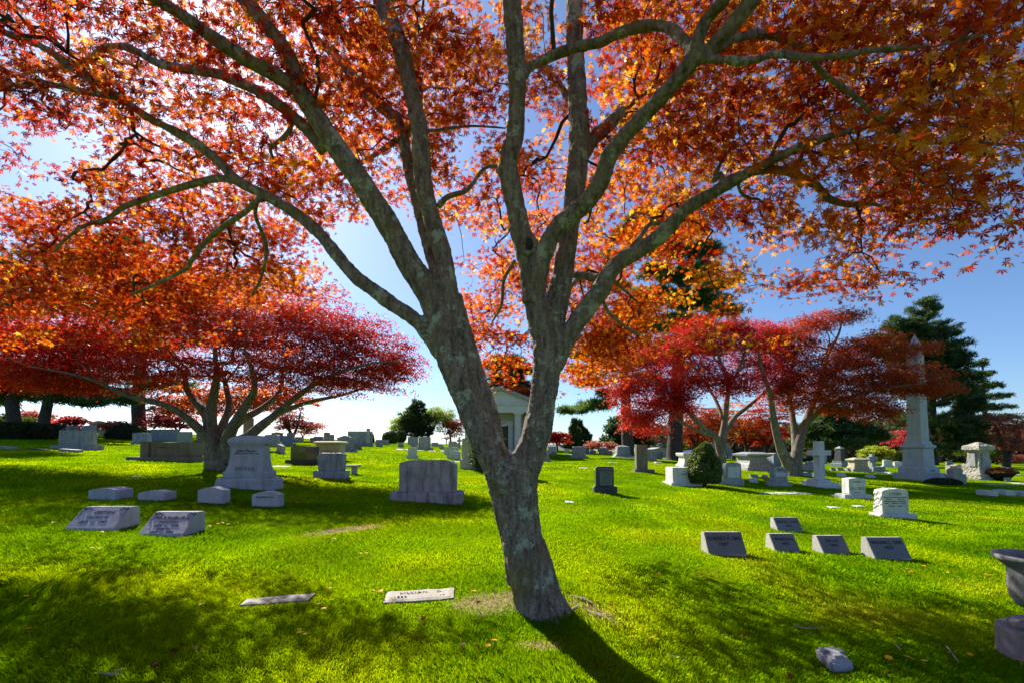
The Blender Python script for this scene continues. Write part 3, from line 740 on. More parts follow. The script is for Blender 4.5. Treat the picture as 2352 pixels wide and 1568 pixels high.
        for _ in range(17):
            cents.append(P(bx_ + rnd.gauss(0, 34), by_ + rnd.gauss(0, 13), D + bd + rnd.gauss(0, .45))); vars_.append(rnd.uniform(-.1, .15))
    nin = len(cents)
    # crown beyond the frame: above, to the sides and over the camera's head
    for _ in range(1900):
        a = rnd.uniform(0, 2 * math.pi); rr = 6.2 * math.sqrt(rnd.random())
        x = base[0] + rr * math.cos(a) * 1.05; y = base[1] + rr * math.sin(a)
        z = base[2] + 3.4 + (4.6 * (1 - (rr / 6.6) ** 2)) * rnd.uniform(0.35, 1.0)
        v = Vector((x, y, z))
        if y > 0.8:
            sx = 1176 + F * x / y; sy = 1030 - F * (z - EYE) / y
            if -40 < sx < 2392 and sy > -40: continue
        cents.append(v); vars_.append(rnd.uniform(-0.15, 0.15))
    C = np.array([tuple(c) for c in cents])
    ax = C - np.array([base[0], base[1], base[2] + 3.0]); ax[:, 2] *= 0.3
    ax /= np.linalg.norm(ax, axis=1, keepdims=True)
    # colour drifts across the crown: more orange to the right and low, redder at upper left
    pxs = 1176 + F * C[:, 0] / C[:, 1]
    tone = 0.47 + 0.10 * np.clip((0.2 - C[:, 2] / C[:, 1] + .1) * 3, 0, 1) + 0.16 * np.clip((pxs - 1100) / 900, -0.6, 1) + 0.22 * (vnoise(C[:, 0] * 1.0, C[:, 2] * 1.0 + C[:, 1], 0.6, 31) - 0.5) + np.array(vars_)
    rad = 0.20 + 0.13 * RNG.random(len(C))
    me = spray_leaves(C, ax, rad, 26, 0.045, 0.092, T7, 'crown', tilt=0.7, var=tone, droop=0.35, spread=0.24)
    me.transform(Matrix.Translation(-Vector(base)))
    link('crown', me, M['leaf_main'], root)
    roots = np.array(L.rp); rl = np.array(L.rl)
    me = twig_mesh('branches', roots, rl, C, 0.25, 0.0024, 0.42, 0.018)
    me.transform(Matrix.Translation(-Vector(base)))
    link('branches', me, M['twig'], root)
    print('main crown sprays', len(C), nin)
big_maple()

# ================================================================== OTHER TREES
def pad_points(pads, n, shell=0.35, rnd=None):
    """random points in ellipsoidal pads (px, py, Y, rx px, ry px[, depth radius m])"""
    rnd = rnd or random
    wts = [p[3] * p[4] for p in pads]; tot = sum(wts); out = []
    for p, w in zip(pads, wts):
        k = max(1, int(round(n * w / tot)))
        c = P(p[0], p[1], p[2]); rx = p[3] / F * p[2]; rz = p[4] / F * p[2]
        ry = p[5] if len(p) > 5 else rx * 0.8
        for _ in range(k):
            v = Vector((rnd.gauss(0, 1), rnd.gauss(0, 1), rnd.gauss(0, 1))).normalized() * (rnd.random() ** shell)
            out.append((c.x + v.x * rx, c.y + v.y * ry, c.z + v.z * rz))
    return np.array(out)

def maple(name, label, base_px, stems, pads, mat, bark, nspray, per, rad, leaf, tmpl, group=None, thick=0.06, tone=0.5, spread=0.28, trunk_w=None, cat='tree', Yb=None, r0=0.004, sag=0.05, droop=0.3, shell=0.45, zmin=None, twig=None, tilt=0.6, clump=None):
    bx, by = hit(*base_px)
    b = Vector((bx, by, gz(bx, by)))
    root = empty(name, b); tag(root, label, cat, group)
    rnd = random.Random(sum(ord(c) for c in label))
    L = Limbs()
    for st in stems:
        w = [(a, c, by + d, e) for a, c, d, e in st]
        L.add(w, 0, 10, 0.12)
    pads = [(p[0], p[1], by + p[2], *p[3:]) for p in pads]
    C = pad_points(pads, nspray, shell, rnd)
    if len(C) == 0: return root
    zmin_ = ground(C[:, 0], C[:, 1]) + (1.0 if zmin is None else zmin)
    C = C[C[:, 2] > zmin_]
    if clump:
        keep = vnoise(C[:, 0] + C[:, 1] * .6, C[:, 2] * 1.6, clump[0], len(label)) > clump[1]
        C = C[keep]
    ax = C - np.array([b.x, b.y, b.z + (C[:, 2].mean() - b.z) * 0.6]); ax[:, 2] *= 0.35
    ax /= np.linalg.norm(ax, axis=1, keepdims=True) + 1e-9
    me = L.thick.mesh('trunk'); me.transform(Matrix.Translation(-b)); link('trunk', me, bark, root, smooth=True)
    roots = np.array([p for p in L.rp] or [tuple(b + Vector((0, 0, 1.5)))])
    rl = np.array(L.rl or [0.0])
    if len(roots) > 500:
        idx = np.arange(0, len(roots), 2); roots = roots[idx]; rl = rl[idx]
    me = twig_mesh('branches', roots, rl, C, 0.3, r0, 0.45, 0.06, sag); me.transform(Matrix.Translation(-b)); link('branches', me, twig or bark, root)
    tn = tone + 0.5 * (vnoise(C[:, 0] + C[:, 1], C[:, 2] * 1.7, 0.45, 5) - 0.5)
    me = spray_leaves(C, ax, rad * (0.7 + 0.6 * RNG.random(len(C))), per, thick, leaf, tmpl, 'crown', tilt=tilt, var=tn, spread=spread, droop=droop)
    me.transform(Matrix.Translation(-b)); link('crown', me, mat, root)
    return root

def V8(z):  # region 'zoom 4' helper coordinates to picture coordinates
    return [(0.35156 * a, 459.4 + 0.35156 * b, d, w) for a, b, d, w in z]

# --- the crimson maple on the left
maple('maple_tree', 'wide crimson maple left of centre with many low grey limbs behind the tall tapered monument', (495, 1077),
    [[(492, 1084, 0, 46), (487, 1055, 0, 34), (482, 1011, 0, 30), (460, 987, -.2, 21), (432, 962, -.5, 18), (397, 937, -.8, 14), (352, 922, -1.1, 12), (309, 913, -1.4, 10), (264, 895, -1.7, 9), (218, 874, -2, 7), (158, 857, -2.4, 5), (60, 840, -3, 3)],
     [(500, 1084, 0, 46), (497, 1050, 0, 34), (486, 1000, 0, 30), (475, 952, .2, 24), (450, 923, .5, 17), (429, 892, .8, 13), (422, 857, 1, 10), (394, 832, 1.3, 8), (359, 818, 1.6, 6), (300, 803, 2, 4)],
     [(488, 1010, 0, 26), (485, 945, 0, 24), (492, 899, -.2, 18), (499, 857, -.4, 14), (495, 820, -.6, 10), (492, 770, -.8, 6)],
     [(508, 1080, 0, 34), (514, 1040, 0, 30), (530, 990, -.2, 26), (562, 934, -.7, 19), (584, 892, -1.1, 14), (577, 843, -1.5, 10), (560, 800, -1.8, 6)],
     [(512, 1060, .1, 26), (520, 1010, .3, 24), (548, 969, .7, 19), (600, 938, 1.2, 14), (643, 899, 1.7, 10), (650, 857, 2, 7), (660, 810, 2.4, 4)],
     [(516, 1060, 0, 26), (545, 1015, -.1, 24), (577, 997, -.3, 20), (633, 951, -.6, 17), (678, 913, -.9, 14), (724, 881, -1.2, 10), (773, 857, -1.6, 8), (850, 835, -2, 5), (920, 830, -2.3, 3)],
     [(520, 1070, .2, 22), (560, 1010, .6, 19), (620, 960, 1, 15), (700, 925, 1.4, 10), (790, 905, 1.8, 6), (860, 880, 2.1, 4)],
     [(500, 1000, .2, 20), (525, 940, .8, 15), (522, 899, 1.2, 12), (510, 850, 1.8, 8)]],
    [(60, 780, 0, 240, 110), (100, 845, -1, 190, 50), (200, 800, -.5, 150, 60), (320, 740, .5, 240, 130), (560, 760, .2, 230, 120), (770, 800, -.3, 175, 95), (890, 850, -.5, 85, 50), (680, 860, -1, 200, 48), (120, 862, -1.5, 170, 42), (370, 850, -1, 150, 45), (480, 690, 1, 260, 100), (820, 880, -.6, 110, 30), (690, 735, 0, 150, 75), (800, 785, -.4, 110, 60), (900, 820, -.5, 60, 45)],
    M['leaf_crimson'], M['far_bark'], 2100, 85, 0.55, 0.095, T3, thick=0.05, spread=0.25, r0=0.0045, droop=0.35, shell=0.5, zmin=1.6)

# --- red orange maple seen through its limbs
maple('maple_tree', 'orange red maple seen behind the limbs of the wide crimson maple', (500, 1010),
    [[(500, 1012, 0, 8), (499, 990, 0, 7), (490, 970, 0, 5), (470, 940, 0, 3)], [(500, 1000, 0, 7), (515, 975, 0, 5), (540, 940, 0, 3)]],
    [(440, 920, 0, 110, 35), (560, 910, 0, 110, 45), (640, 910, -1, 90, 30)],
    M['leaf_rust'], M['far_bark'], 230, 60, 1.1, 0.26, T1, r0=0.012, tone=0.75)
maple('maple_tree', 'dark purple maple standing behind the stones left of the crimson maple', (406, 1002),
    [[(407, 1004, 0, 6), (405, 985, 0, 5), (385, 960, 0, 3)], [(407, 995, 0, 5), (425, 965, 0, 3)]],
    [(383, 962, 0, 52, 24), (400, 985, -1, 50, 12), (440, 985, 0, 30, 12)], M['leaf_purple'], M['far_bark'], 110, 60, 0.9, 0.24, T1, r0=0.012)
maple('weeping_maple', 'small weeping red maple on the skyline behind the big grey block', (172, 1000),
    [[(172, 1002, 0, 4), (170, 980, 0, 3)]], [(171, 966, 0, 22, 11), (150, 984, 0, 30, 5)], M['leaf_purple'], M['far_bark'], 50, 50, 0.7, 0.22, T1, r0=0.01, tone=0.9, zmin=0.3)
maple('weeping_maple', 'low red weeping maple mound peeking over the dark clipped dome', (265, 1003),
    [[(265, 1003, 0, 4), (265, 985, 0, 3)]], [(262, 975, 0, 32, 10)], M['leaf_dusky'], M['far_bark'], 50, 50, 0.7, 0.22, T1, r0=0.01, tone=0.6, zmin=0.3)
maple('maple_tree', 'thin leaved pinkish maple with visible dark limbs on the skyline', (672, 1012),
    [[(672, 1013, 0, 8), (668, 995, 0, 7), (652, 965, 0, 5), (642, 945, 0, 3)], [(672, 1005, 0, 7), (684, 975, 0, 5), (690, 945, 0, 3)], [(668, 995, 0, 5), (655, 960, 0, 3), (632, 950, 0, 2)]],
    [(668, 955, 0, 38, 18), (690, 978, 0, 44, 14), (655, 978, 0, 24, 8)], M['leaf_dusky'], M['pine_bark'], 150, 20, 0.9, 0.22, T1, r0=0.022, tone=0.3, twig=M['pine_bark'], zmin=0.8)
maple('maple_tree', 'small pinkish maple beside the thin leaved one', (696, 1012),
    [[(696, 1014, 0, 4), (695, 1002, 0, 3), (688, 990, 0, 2)], [(695, 1003, 0, 3), (708, 985, 0, 2)]],
    [(718, 978, 0, 26, 11), (700, 990, 0, 25, 7)], M['leaf_dusky'], M['pine_bark'], 60, 22, 0.8, 0.2, T1, r0=0.018, tone=0.35, twig=M['pine_bark'], zmin=0.4)
# --- skyline trees in the centre
maple('broadleaf_tree', 'yellow green tree behind the dark rounded evergreen', (985, 1012),
    [[(985, 1013, 3, 7), (980, 985, 3, 6), (960, 960, 3, 4)], [(985, 1000, 3, 6), (1005, 965, 3, 3)]],
    [(925, 972, 3, 28, 22), (910, 985, 3, 18, 8), (1010, 960, 3, 42, 26), (960, 960, 4, 50, 20)], M['lime'], M['far_bark'], 300, 60, 0.8, 0.24, T1, r0=0.015, thick=.2)
maple('maple_tree', 'small rust orange maple touching the left edge of the main trunk', (1035, 1012),
    [[(1035, 1013, 1, 5), (1033, 995, 1, 4), (1025, 975, 1, 2)]],
    [(1035, 985, 1, 26, 22), (1055, 975, 1, 26, 20)], M['leaf_rust'], M['far_bark'], 90, 45, 0.8, 0.24, T1, r0=0.012, tone=0.7)
# --- right hand maples
maple('maple_tree', 'rose red maple with slender grey trunk behind the clipped round shrub', (1656, 1087),
    [[(1654, 1096, 0, 36), (1654, 1070, 0, 26), (1656, 1040, 0, 22), (1658, 1015, 0, 20), (1664, 974, 0, 14), (1668, 930, 0, 12), (1672, 880, -.2, 9), (1655, 830, -.4, 7), (1640, 780, -.6, 4)],
     [(1656, 1045, 0, 18), (1645, 1004, -.2, 15), (1620, 985, -.5, 12), (1590, 955, -1, 10), (1555, 915, -1.5, 7), (1510, 880, -2, 5), (1440, 860, -2.5, 3)],
     [(1645, 1004, -.2, 9), (1573, 974, -1, 7), (1520, 935, -1.6, 5), (1450, 920, -2, 3)],
     [(1662, 1000, .1, 14), (1685, 960, .6, 11), (1715, 935, 1.2, 9), (1755, 900, 1.8, 6), (1790, 850, 2.4, 4)],
     [(1660, 960, 0, 9), (1640, 910, .8, 7), (1600, 850, 1.6, 5), (1570, 800, 2.2, 3)],
     [(1670, 900, -.1, 8), (1700, 840, -.6, 6), (1720, 780, -1, 4)]],
    [(1470, 830, -1.5, 75, 50), (1440, 895, -2, 55, 36), (1470, 950, -2.5, 55, 36), (1550, 810, 0, 85, 60), (1530, 900, -1.5, 60, 45), (1500, 985, -2, 34, 16), (1630, 760, .5, 90, 38), (1700, 790, .2, 95, 55), (1600, 870, -1.5, 90, 40), (1770, 850, .5, 60, 60), (1540, 930, -1, 55, 30), (1690, 880, -1.2, 70, 30), (1760, 770, 1.5, 60, 35)],
    M['leaf_rose'], M['far_bark'], 1000, 75, 0.55, 0.14, T3, r0=0.006, spread=0.28, droop=0.6, zmin=1.8, thick=.12)
maple('maple_tree', 'rust red maple with three forked stems left of the tall obelisk', (1822, 1092),
    [[(1822, 1100, 0, 44), (1818, 1075, 0, 34), (1800, 1045, 0, 22), (1785, 1000, -.2, 18), (1775, 950, -.5, 15), (1768, 900, -.8, 11), (1750, 850, -1.1, 8), (1740, 790, -1.4, 4)],
     [(1826, 1095, 0, 34), (1828, 1060, 0, 28), (1836, 1010, .2, 22), (1850, 970, .5, 17), (1870, 920, 1, 13), (1900, 870, 1.4, 10), (1960, 830, 1.9, 7), (2040, 810, 2.4, 4)],
     [(1828, 1050, 0, 20), (1826, 1000, .4, 16), (1818, 940, .9, 12), (1810, 880, 1.4, 9), (1830, 800, 2, 5)],
     [(1850, 975, .4, 13), (1900, 930, -.3, 10), (1970, 905, -1, 8), (2040, 890, -1.7, 6), (2120, 880, -2.2, 3)],
     [(1880, 900, 1, 9), (1900, 820, 1.4, 7), (1925, 770, 1.8, 5), (1935, 735, 2, 3)]],
    [(1810, 790, 1, 70, 50), (1870, 740, 1.5, 60, 26), (1950, 725, 2, 48, 16), (1900, 860, 0, 110, 60), (1990, 800, .5, 90, 40), (2080, 803, 0, 78, 13), (2060, 868, -1, 105, 34), (2140, 888, -1.5, 52, 20), (1960, 920, -1, 100, 36), (1820, 900, -.5, 60, 45), (2020, 945, -.4, 60, 24)],
    M['leaf_rust'], M['far_bark'], 950, 75, 0.55, 0.14, T3, r0=0.006, spread=0.28, droop=0.5, zmin=2.0, tone=0.45, thick=.1)
maple('maple_tree', 'dark rust maple behind the right hand pine trunk', (1600, 1042),
    [[(1600, 1044, 0, 12), (1598, 1025, 0, 10), (1580, 990, 0, 5)], [(1602, 1030, 0, 9), (1625, 985, 0, 5)], [(1600, 1032, 0, 8), (1604, 980, 0, 4)]],
    [(1590, 960, 0, 50, 40), (1610, 1000, 0, 70, 28), (1560, 1000, -1, 22, 20), (1640, 955, 1, 30, 30)], M['leaf_rust'], M['pine_bark'], 220, 55, 0.95, 0.24, T1, r0=0.012, tone=0.3)
maple('maple_tree', 'bright orange maple glowing behind the rose red one', (1715, 1042),
    [[(1715, 1044, 0, 10), (1713, 1020, 0, 8), (1700, 985, 0, 4)], [(1716, 1030, 0, 7), (1740, 990, 0, 4)]],
    [(1680, 960, 0, 50, 40), (1720, 985, 0, 50, 30), (1650, 985, -1, 26, 24)], M['leaf_orange'], M['pine_bark'], 200, 55, 0.9, 0.24, T1, r0=0.012, tone=0.5)
maple('maple_tree', 'dark maroon maple between the two slender right hand maples', (1760, 1045),
    [[(1760, 1047, 0, 10), (1758, 1020, 0, 8), (1740, 990, 0, 4)], [(1762, 1030, 0, 7), (1785, 985, 0, 4)]],
    [(1760, 955, 0, 60, 45), (1790, 995, 0, 46, 24), (1740, 1005, 0, 46, 18)], M['leaf_crimson'], M['pine_bark'], 200, 55, 0.95, 0.24, T1, r0=0.012, tone=0.3)
maple('maple_tree', 'reddish open maple at the right edge behind the rough stone shaft monument', (2312, 1074),
    [[(2310, 1078, 0, 18), (2314, 1050, 0, 14), (2325, 1020, 0, 9), (2345, 990, 0, 5)], [(2312, 1055, 0, 12), (2300, 1010, 0, 8), (2285, 975, 0, 4)], [(2318, 1040, 0, 9), (2360, 1010, 0, 5)]],
    [(2300, 965, 0, 48, 22), (2340, 985, 0, 60, 24), (2275, 1000, 0, 30, 14), (2330, 1020, -1, 44, 14)], M['leaf_dusky'], M['pine_bark'], 200, 45, 0.85, 0.19, T1, r0=0.012, tone=0.45)
maple('maple_tree', 'small red maple just right of the main trunk on the skyline', (1280, 1036),
    [[(1280, 1037, 4, 5), (1279, 1020, 4, 4), (1272, 1000, 4, 2)]],
    [(1280, 1005, 4, 20, 18), (1262, 1010, 4, 22, 10), (1285, 1020, 4, 16, 10)], M['leaf_rose'], M['pine_bark'], 80, 50, 0.9, 0.28, T1, r0=0.012, tone=0.6)
maple('maple_tree', 'red maple top rising behind the mausoleum roof', (1205, 1036),
    [[(1205, 1037, 12, 6), (1204, 990, 12, 5), (1200, 940, 12, 3)]],
    [(1200, 900, 12, 34, 16), (1220, 915, 12, 30, 16)], M['leaf_rust'], M['pine_bark'], 110, 50, 1.0, 0.3, T1, r0=0.012, tone=0.75)
maple('maple_tree', 'low pink red maple bush on the skyline left of the magnolia', (1375, 1036),
    [[(1375, 1038, 4, 5), (1374, 1028, 4, 4)]],
    [(1368, 1020, 4, 22, 10), (1400, 1022, 4, 18, 10)], M['leaf_dusky'], M['pine_bark'], 60, 45, 0.8, 0.24, T1, r0=0.012, tone=0.7, zmin=0.3)
maple('maple_tree', 'far red maple behind the stones left of the obelisk', (2140, 1068),
    [[(2140, 1070, 8, 12), (2138, 1045, 8, 9), (2120, 1010, 8, 5)], [(2142, 1050, 8, 8), (2165, 1010, 8, 5)]],
    [(2120, 995, 8, 60, 34), (2170, 990, 8, 40, 36), (2080, 1010, 8, 40, 16)], M['leaf_purple'], M['pine_bark'], 220, 45, 1.1, 0.26, T1, r0=0.012, tone=0.85)

# bare trees
def bare_tree(label, px, h, w, n=70, name='bare_tree'):
    bx, by = hit(*px); by += 6; bx = (px[0] - 1176) / F * by
    b = Vector((bx, by, gz(bx, by))); root = empty(name, b); tag(root, label, 'tree')
    L = Tubes(); H = h / F * by; Wd = w / F * by
    L.add([Vector((0, 0, -.3)), Vector((0.05, 0, H * .3)), Vector((0, 0, H * .6))], [H * .02, H * .016, H * .008], 6)
    link('trunk', L.mesh('trunk'), M['twig'], root)
    C = RNG.normal(size=(n, 3)); C /= np.linalg.norm(C, axis=1, keepdims=True); C *= RNG.random((n, 1)) ** .4
    C = C * np.array([Wd / 2, Wd / 2, H * .34]) + np.array([0, 0, H * .66])
    roots = np.array([[0, 0, H * t] for t in (.3, .4, .5, .6)]); link('branches', twig_mesh('branches', roots, np.array([0, .1, .2, .3]) * H, C, 0.5, 0.012, 0.45, 0.06, 0.04), M['twig'], root)
bare_tree('leafless grey tree left of the right hand pine trunk', (1505, 1042), 48, 40)
bare_tree('second leafless grey tree closest to the right hand pine trunk', (1526, 1043), 44, 34)
bare_tree('leafless twiggy tree seen through the fork of the rust red maple', (1835, 1056), 50, 60, 110)
bare_tree('leafless tree behind the yellow green hedge beside the cross', (1925, 1060), 46, 44)
bare_tree('leafless branches showing left of the mausoleum roof', (1122, 1035), 150, 40, 60)

# --- pines and spruces
def conifer(name, label, base_px, trunks, pads, mat, n, per, rad, nl, r0=0.012, zmin=1.5, group=None, branch=True, tone=0.35, width=1.0, up=0.6, dY=0.0, shell=0.5, flat=0.45, clump=None):
    bx, by = hit(*base_px)
    if dY: by += dY; bx = (base_px[0] - 1176) / F * by
    b = Vector((bx, by, gz(bx, by)))
    root = empty(name, b); tag(root, label, 'tree', group)
    rnd = random.Random(sum(ord(c) for c in label))
    L = Limbs()
    for st in trunks: L.add([(a, c, by + d, e) for a, c, d, e in st], 0, 12, 0.08, root=False)
    rp, rl = [], []
    tv = L.thick.v
    for st in trunks:
        for i in range(len(st) - 1):
            p, q = P(st[i][0], st[i][1], by + st[i][2]), P(st[i + 1][0], st[i + 1][1], by + st[i + 1][2])
            for t in (0, .25, .5, .75): 
                r_ = p.lerp(q, t)
                if r_.z > b.z + zmin: rp.append(tuple(r_)); rl.append(0.0)
    C = pad_points([(p[0], p[1], by + p[2], *p[3:]) for p in pads], n, shell, rnd)
    C = C[C[:, 2] > ground(C[:, 0], C[:, 1]) + (0.15 if not branch else zmin)]
    if clump:
        keep = vnoise(C[:, 0] + C[:, 1] * .5, C[:, 2] * 1.5, clump[0], len(label)) > clump[1]; C = C[keep]
    if L.thick.v:
        me = L.thick.mesh('trunk'); me.transform(Matrix.Translation(-b)); link('trunk', me, M['pine_bark'], root, smooth=True)
    if branch and rp:
        me = twig_mesh('branches', np.array(rp), np.array(rl), C, 0.12, r0, 0.5, 0.16, 0.03); me.transform(Matrix.Translation(-b)); link('branches', me, M['pine_bark'], root)
    # tufts: needles fanning up and outward
    m = len(C)
    ax = C - np.array([b.x, b.y, 0]); ax[:, 2] = 0; ax /= np.linalg.norm(ax, axis=1, keepdims=True) + 1e-6
    u = RNG.normal(size=(m, per, 3)); u /= np.linalg.norm(u, axis=2, keepdims=True); u *= RNG.random((m, per, 1)) ** .5
    pos = C[:, None, :] + u * np.array([rad, rad, rad * flat])
    d = RNG.normal(size=(m, per, 3)) * 0.8 + ax[:, None, :] * 0.7; d[..., 2] += up
    nr = RNG.normal(size=(m, per, 3)); 
    sz = nl * (0.6 + 0.8 * RNG.random((m, per)))
    tn = tone + 0.35 * (vnoise(C[:, 0] + C[:, 1], C[:, 2] * 1.4, 0.5, 8) - .5)[:, None] + RNG.normal(size=(m, per)) * 0.2 + 0.25 * u[..., 2]  # tone rises up each tuft: sunlit yellow-green put into the needles
    tv_ = TN[0].copy(); tv_[:, 1] *= 1.6 * width
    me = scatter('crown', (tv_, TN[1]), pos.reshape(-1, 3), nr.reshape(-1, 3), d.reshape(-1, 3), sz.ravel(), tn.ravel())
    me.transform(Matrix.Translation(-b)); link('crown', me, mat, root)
    return root

conifer('pine_tree', 'tall white pine with thick dark trunk right of the main maple', (1552, 1056),
    [[(1548, 1062, 0, 50), (1550, 1050, 0, 38), (1551, 1000, 0, 33), (1555, 900, 0, 30), (1562, 780, 0, 25), (1566, 660, 0, 18), (1562, 580, 0, 12), (1555, 510, 0, 6)], [(1562, 740, 0, 16), (1580, 660, 0, 12), (1590, 590, 0, 8), (1588, 530, 0, 5)]],
    [(1555, 525, 0, 55, 22), (1530, 570, 0, 60, 16), (1610, 575, -1, 50, 16), (1500, 620, 1, 50, 14), (1580, 628, -1, 70, 18), (1650, 655, 1, 45, 10), (1500, 680, -1, 60, 14), (1600, 690, 0, 70, 20), (1660, 715, -1, 40, 9), (1560, 745, -2, 70, 18), (1480, 750, 0, 50, 12), (1570, 790, 0, 70, 14), (1500, 820, 1, 50, 12), (1620, 800, 1, 45, 10), (1420, 590, 2, 40, 10), (1440, 540, 1, 40, 12), (1480, 500, 0, 45, 12)],
    M['needle'], 1250, 85, 0.55, 0.36, clump=(0.6, 0.15), tone=.5)
conifer('pine_tree', 'white pine with drooping left boughs beside the crimson leaves right of the main trunk', (1440, 1047),
    [[(1443, 1052, 0, 36), (1443, 1040, 0, 28), (1440, 990, 0, 26), (1436, 900, 0, 22), (1430, 800, 0, 17), (1425, 700, 0, 10), (1424, 640, 0, 5)]],
    [(1330, 938, -3, 50, 8), (1375, 928, -3, 44, 12), (1300, 942, -4, 24, 5), (1340, 850, -1, 44, 9), (1390, 830, 0, 50, 14), (1360, 880, -2, 36, 10), (1400, 770, 0, 50, 16), (1440, 720, 0, 45, 16), (1390, 800, -1, 60, 14), (1470, 800, 1, 40, 16), (1330, 815, 0, 34, 7), (1420, 660, 0, 32, 14), (1480, 870, 1, 40, 14), (1400, 905, -2, 34, 8)],
    M['needle'], 520, 85, 0.55, 0.34, clump=(0.6, 0.15), tone=0.5)
conifer('pine_tree', 'distant dark pine above the mausoleum roof', (1165, 1036),
    [[(1165, 1040, 16, 12), (1166, 960, 16, 9), (1167, 880, 16, 7), (1168, 820, 16, 3)]],
    [(1168, 828, 16, 40, 12), (1140, 840, 16, 34, 9), (1195, 850, 16, 34, 10), (1165, 868, 16, 50, 12), (1150, 885, 16, 34, 8), (1195, 885, 16, 30, 9)],
    M['spruce'], 260, 60, 0.7, 0.5, zmin=6)
conifer('pine_tree', 'broad dark pine filling the sky behind the tall obelisk', (2150, 1068),
    [[(2142, 1074, 2, 26), (2142, 1040, 2, 20), (2140, 940, 2, 17), (2135, 840, 2, 13), (2128, 760, 2, 9), (2125, 700, 2, 4)]],
    [(2128, 715, 2, 36, 32), (2070, 752, 2, 42, 30), (2110, 765, 2, 60, 34), (2060, 810, 2, 50, 30), (2180, 830, 2, 50, 30), (2120, 810, 2, 60, 36), (2225, 890, 2, 40, 30), (2160, 760, 2, 40, 24), (2040, 780, 2, 40, 16), (2150, 820, 2, 66, 30), (2190, 790, 2, 34, 12), (2100, 850, 2, 60, 30), (2200, 860, 1, 50, 34), (2140, 900, 1, 80, 36), (2215, 930, 1, 46, 44), (2180, 980, 0, 70, 34), (2100, 960, 1, 60, 26), (2215, 1010, 0, 44, 24), (2160, 1025, 0, 50, 14)],
    M['spruce'], 1500, 80, 0.6, 0.36, clump=(0.5, 0.15), tone=0.5)
conifer('spruce_tree', 'narrow tiered spruce right of the broad dark pine', (2262, 1066),
    [[(2262, 1070, 6, 14), (2262, 960, 6, 9), (2258, 880, 6, 6), (2257, 820, 6, 2)]],
    [(2258, 832, 6, 12, 8), (2262, 858, 6, 22, 6), (2266, 885, 6, 32, 6), (2275, 910, 6, 40, 6), (2270, 935, 6, 48, 7), (2285, 960, 6, 55, 8), (2270, 990, 6, 55, 10), (2290, 1015, 6, 50, 10), (2265, 1040, 6, 45, 9)],
    M['spruce'], 420, 60, 0.6, 0.42, tone=0.6)
conifer('spruce_tree', 'low spreading dark spruce behind the white stone cross', (1903, 1062),
    [[(1903, 1066, 4, 14), (1903, 1000, 4, 11), (1903, 930, 4, 6)]],
    [(1905, 950, 4, 46, 22), (1880, 985, 4, 54, 18), (1950, 985, 4, 70, 24), (1995, 1000, 4, 50, 16), (1910, 1015, 4, 80, 14), (1850, 1005, 4, 40, 12)],
    M['spruce'], 520, 60, 0.65, 0.4, tone=0.55, zmin=1.2)
conifer('pine_tree', 'leftmost dark pine trunk behind the clipped hedge', (36, 1000),
    [[(36, 1006, 0, 30), (34, 985, 0, 28), (28, 930, 0, 24), (22, 860, 0, 20), (10, 740, 0, 12), (5, 600, 0, 6)]],
    [(-10, 900, 0, 50, 24), (60, 905, 1, 50, 14), (0, 940, 1, 26, 26), (20, 860, 0, 80, 20), (30, 780, 0, 90, 24), (20, 700, 0, 70, 24), (10, 620, 0, 50, 26)],
    M['needle'], 420, 70, 0.6, 0.38, zmin=2.2, tone=0.3)
conifer('pine_tree', 'leaning dark pine trunk second from the left edge', (98, 1003),
    [[(96, 1008, 0, 28), (98, 985, 0, 22), (108, 930, 0, 19), (122, 860, 0, 16), (150, 740, 0, 11), (180, 600, 0, 6), (195, 540, 0, 3)]],
    [(160, 905, -1, 60, 22), (210, 920, -1, 50, 18), (260, 915, 0, 40, 12), (190, 935, -1, 50, 12), (150, 870, 0, 80, 20), (170, 780, 0, 90, 24), (190, 700, 0, 80, 24), (210, 620, 0, 60, 22), (250, 570, 0, 60, 16)],
    M['needle'], 560, 70, 0.6, 0.38, zmin=2.5, tone=0.35)
conifer('pine_tree', 'thick dark pine trunk behind the clipped dome shrub', (322, 1000),
    [[(324, 1003, 1, 36), (320, 985, 1, 29), (318, 930, 1, 26), (322, 860, 1, 22), (330, 740, 1, 16), (330, 600, 1, 8), (330, 540, 1, 3)]],
    [(270, 905, 0, 40, 12), (340, 880, 1, 70, 16), (420, 930, 1, 40, 12), (400, 885, 1, 50, 14), (320, 800, 1, 90, 24), (310, 700, 1, 90, 26), (300, 620, 1, 80, 24), (300, 560, 1, 60, 18)],
    M['needle'], 480, 70, 0.6, 0.38, zmin=3.0, tone=0.35)
conifer('evergreen_tree', 'dark rounded evergreen on the skyline left of the main trunk', (962, 1013),
    [[(972, 1015, 0, 5), (966, 985, 0, 4), (958, 940, 0, 3)]],
    [(955, 935, 0, 22, 20), (952, 965, 0, 42, 26), (965, 985, 0, 38, 18), (945, 990, 0, 30, 12)],
    M['arbor'], 320, 60, 0.5, 0.28, tone=0.3, width=2.0, zmin=0.6)
conifer('arborvitae', 'left peak of the pair of pointed evergreens on the skyline', (1318, 1033),
    [[(1318, 1036, 6, 6), (1319, 1000, 6, 4), (1319, 970, 6, 2)]],
    [(1319, 972, 6, 6, 9), (1319, 988, 6, 12, 10), (1318, 1004, 6, 18, 12), (1317, 1020, 6, 23, 12)],
    M['arbor'], 230, 60, 0.4, 0.3, tone=0.35, width=2.0, zmin=0.3, branch=False, flat=1.0)
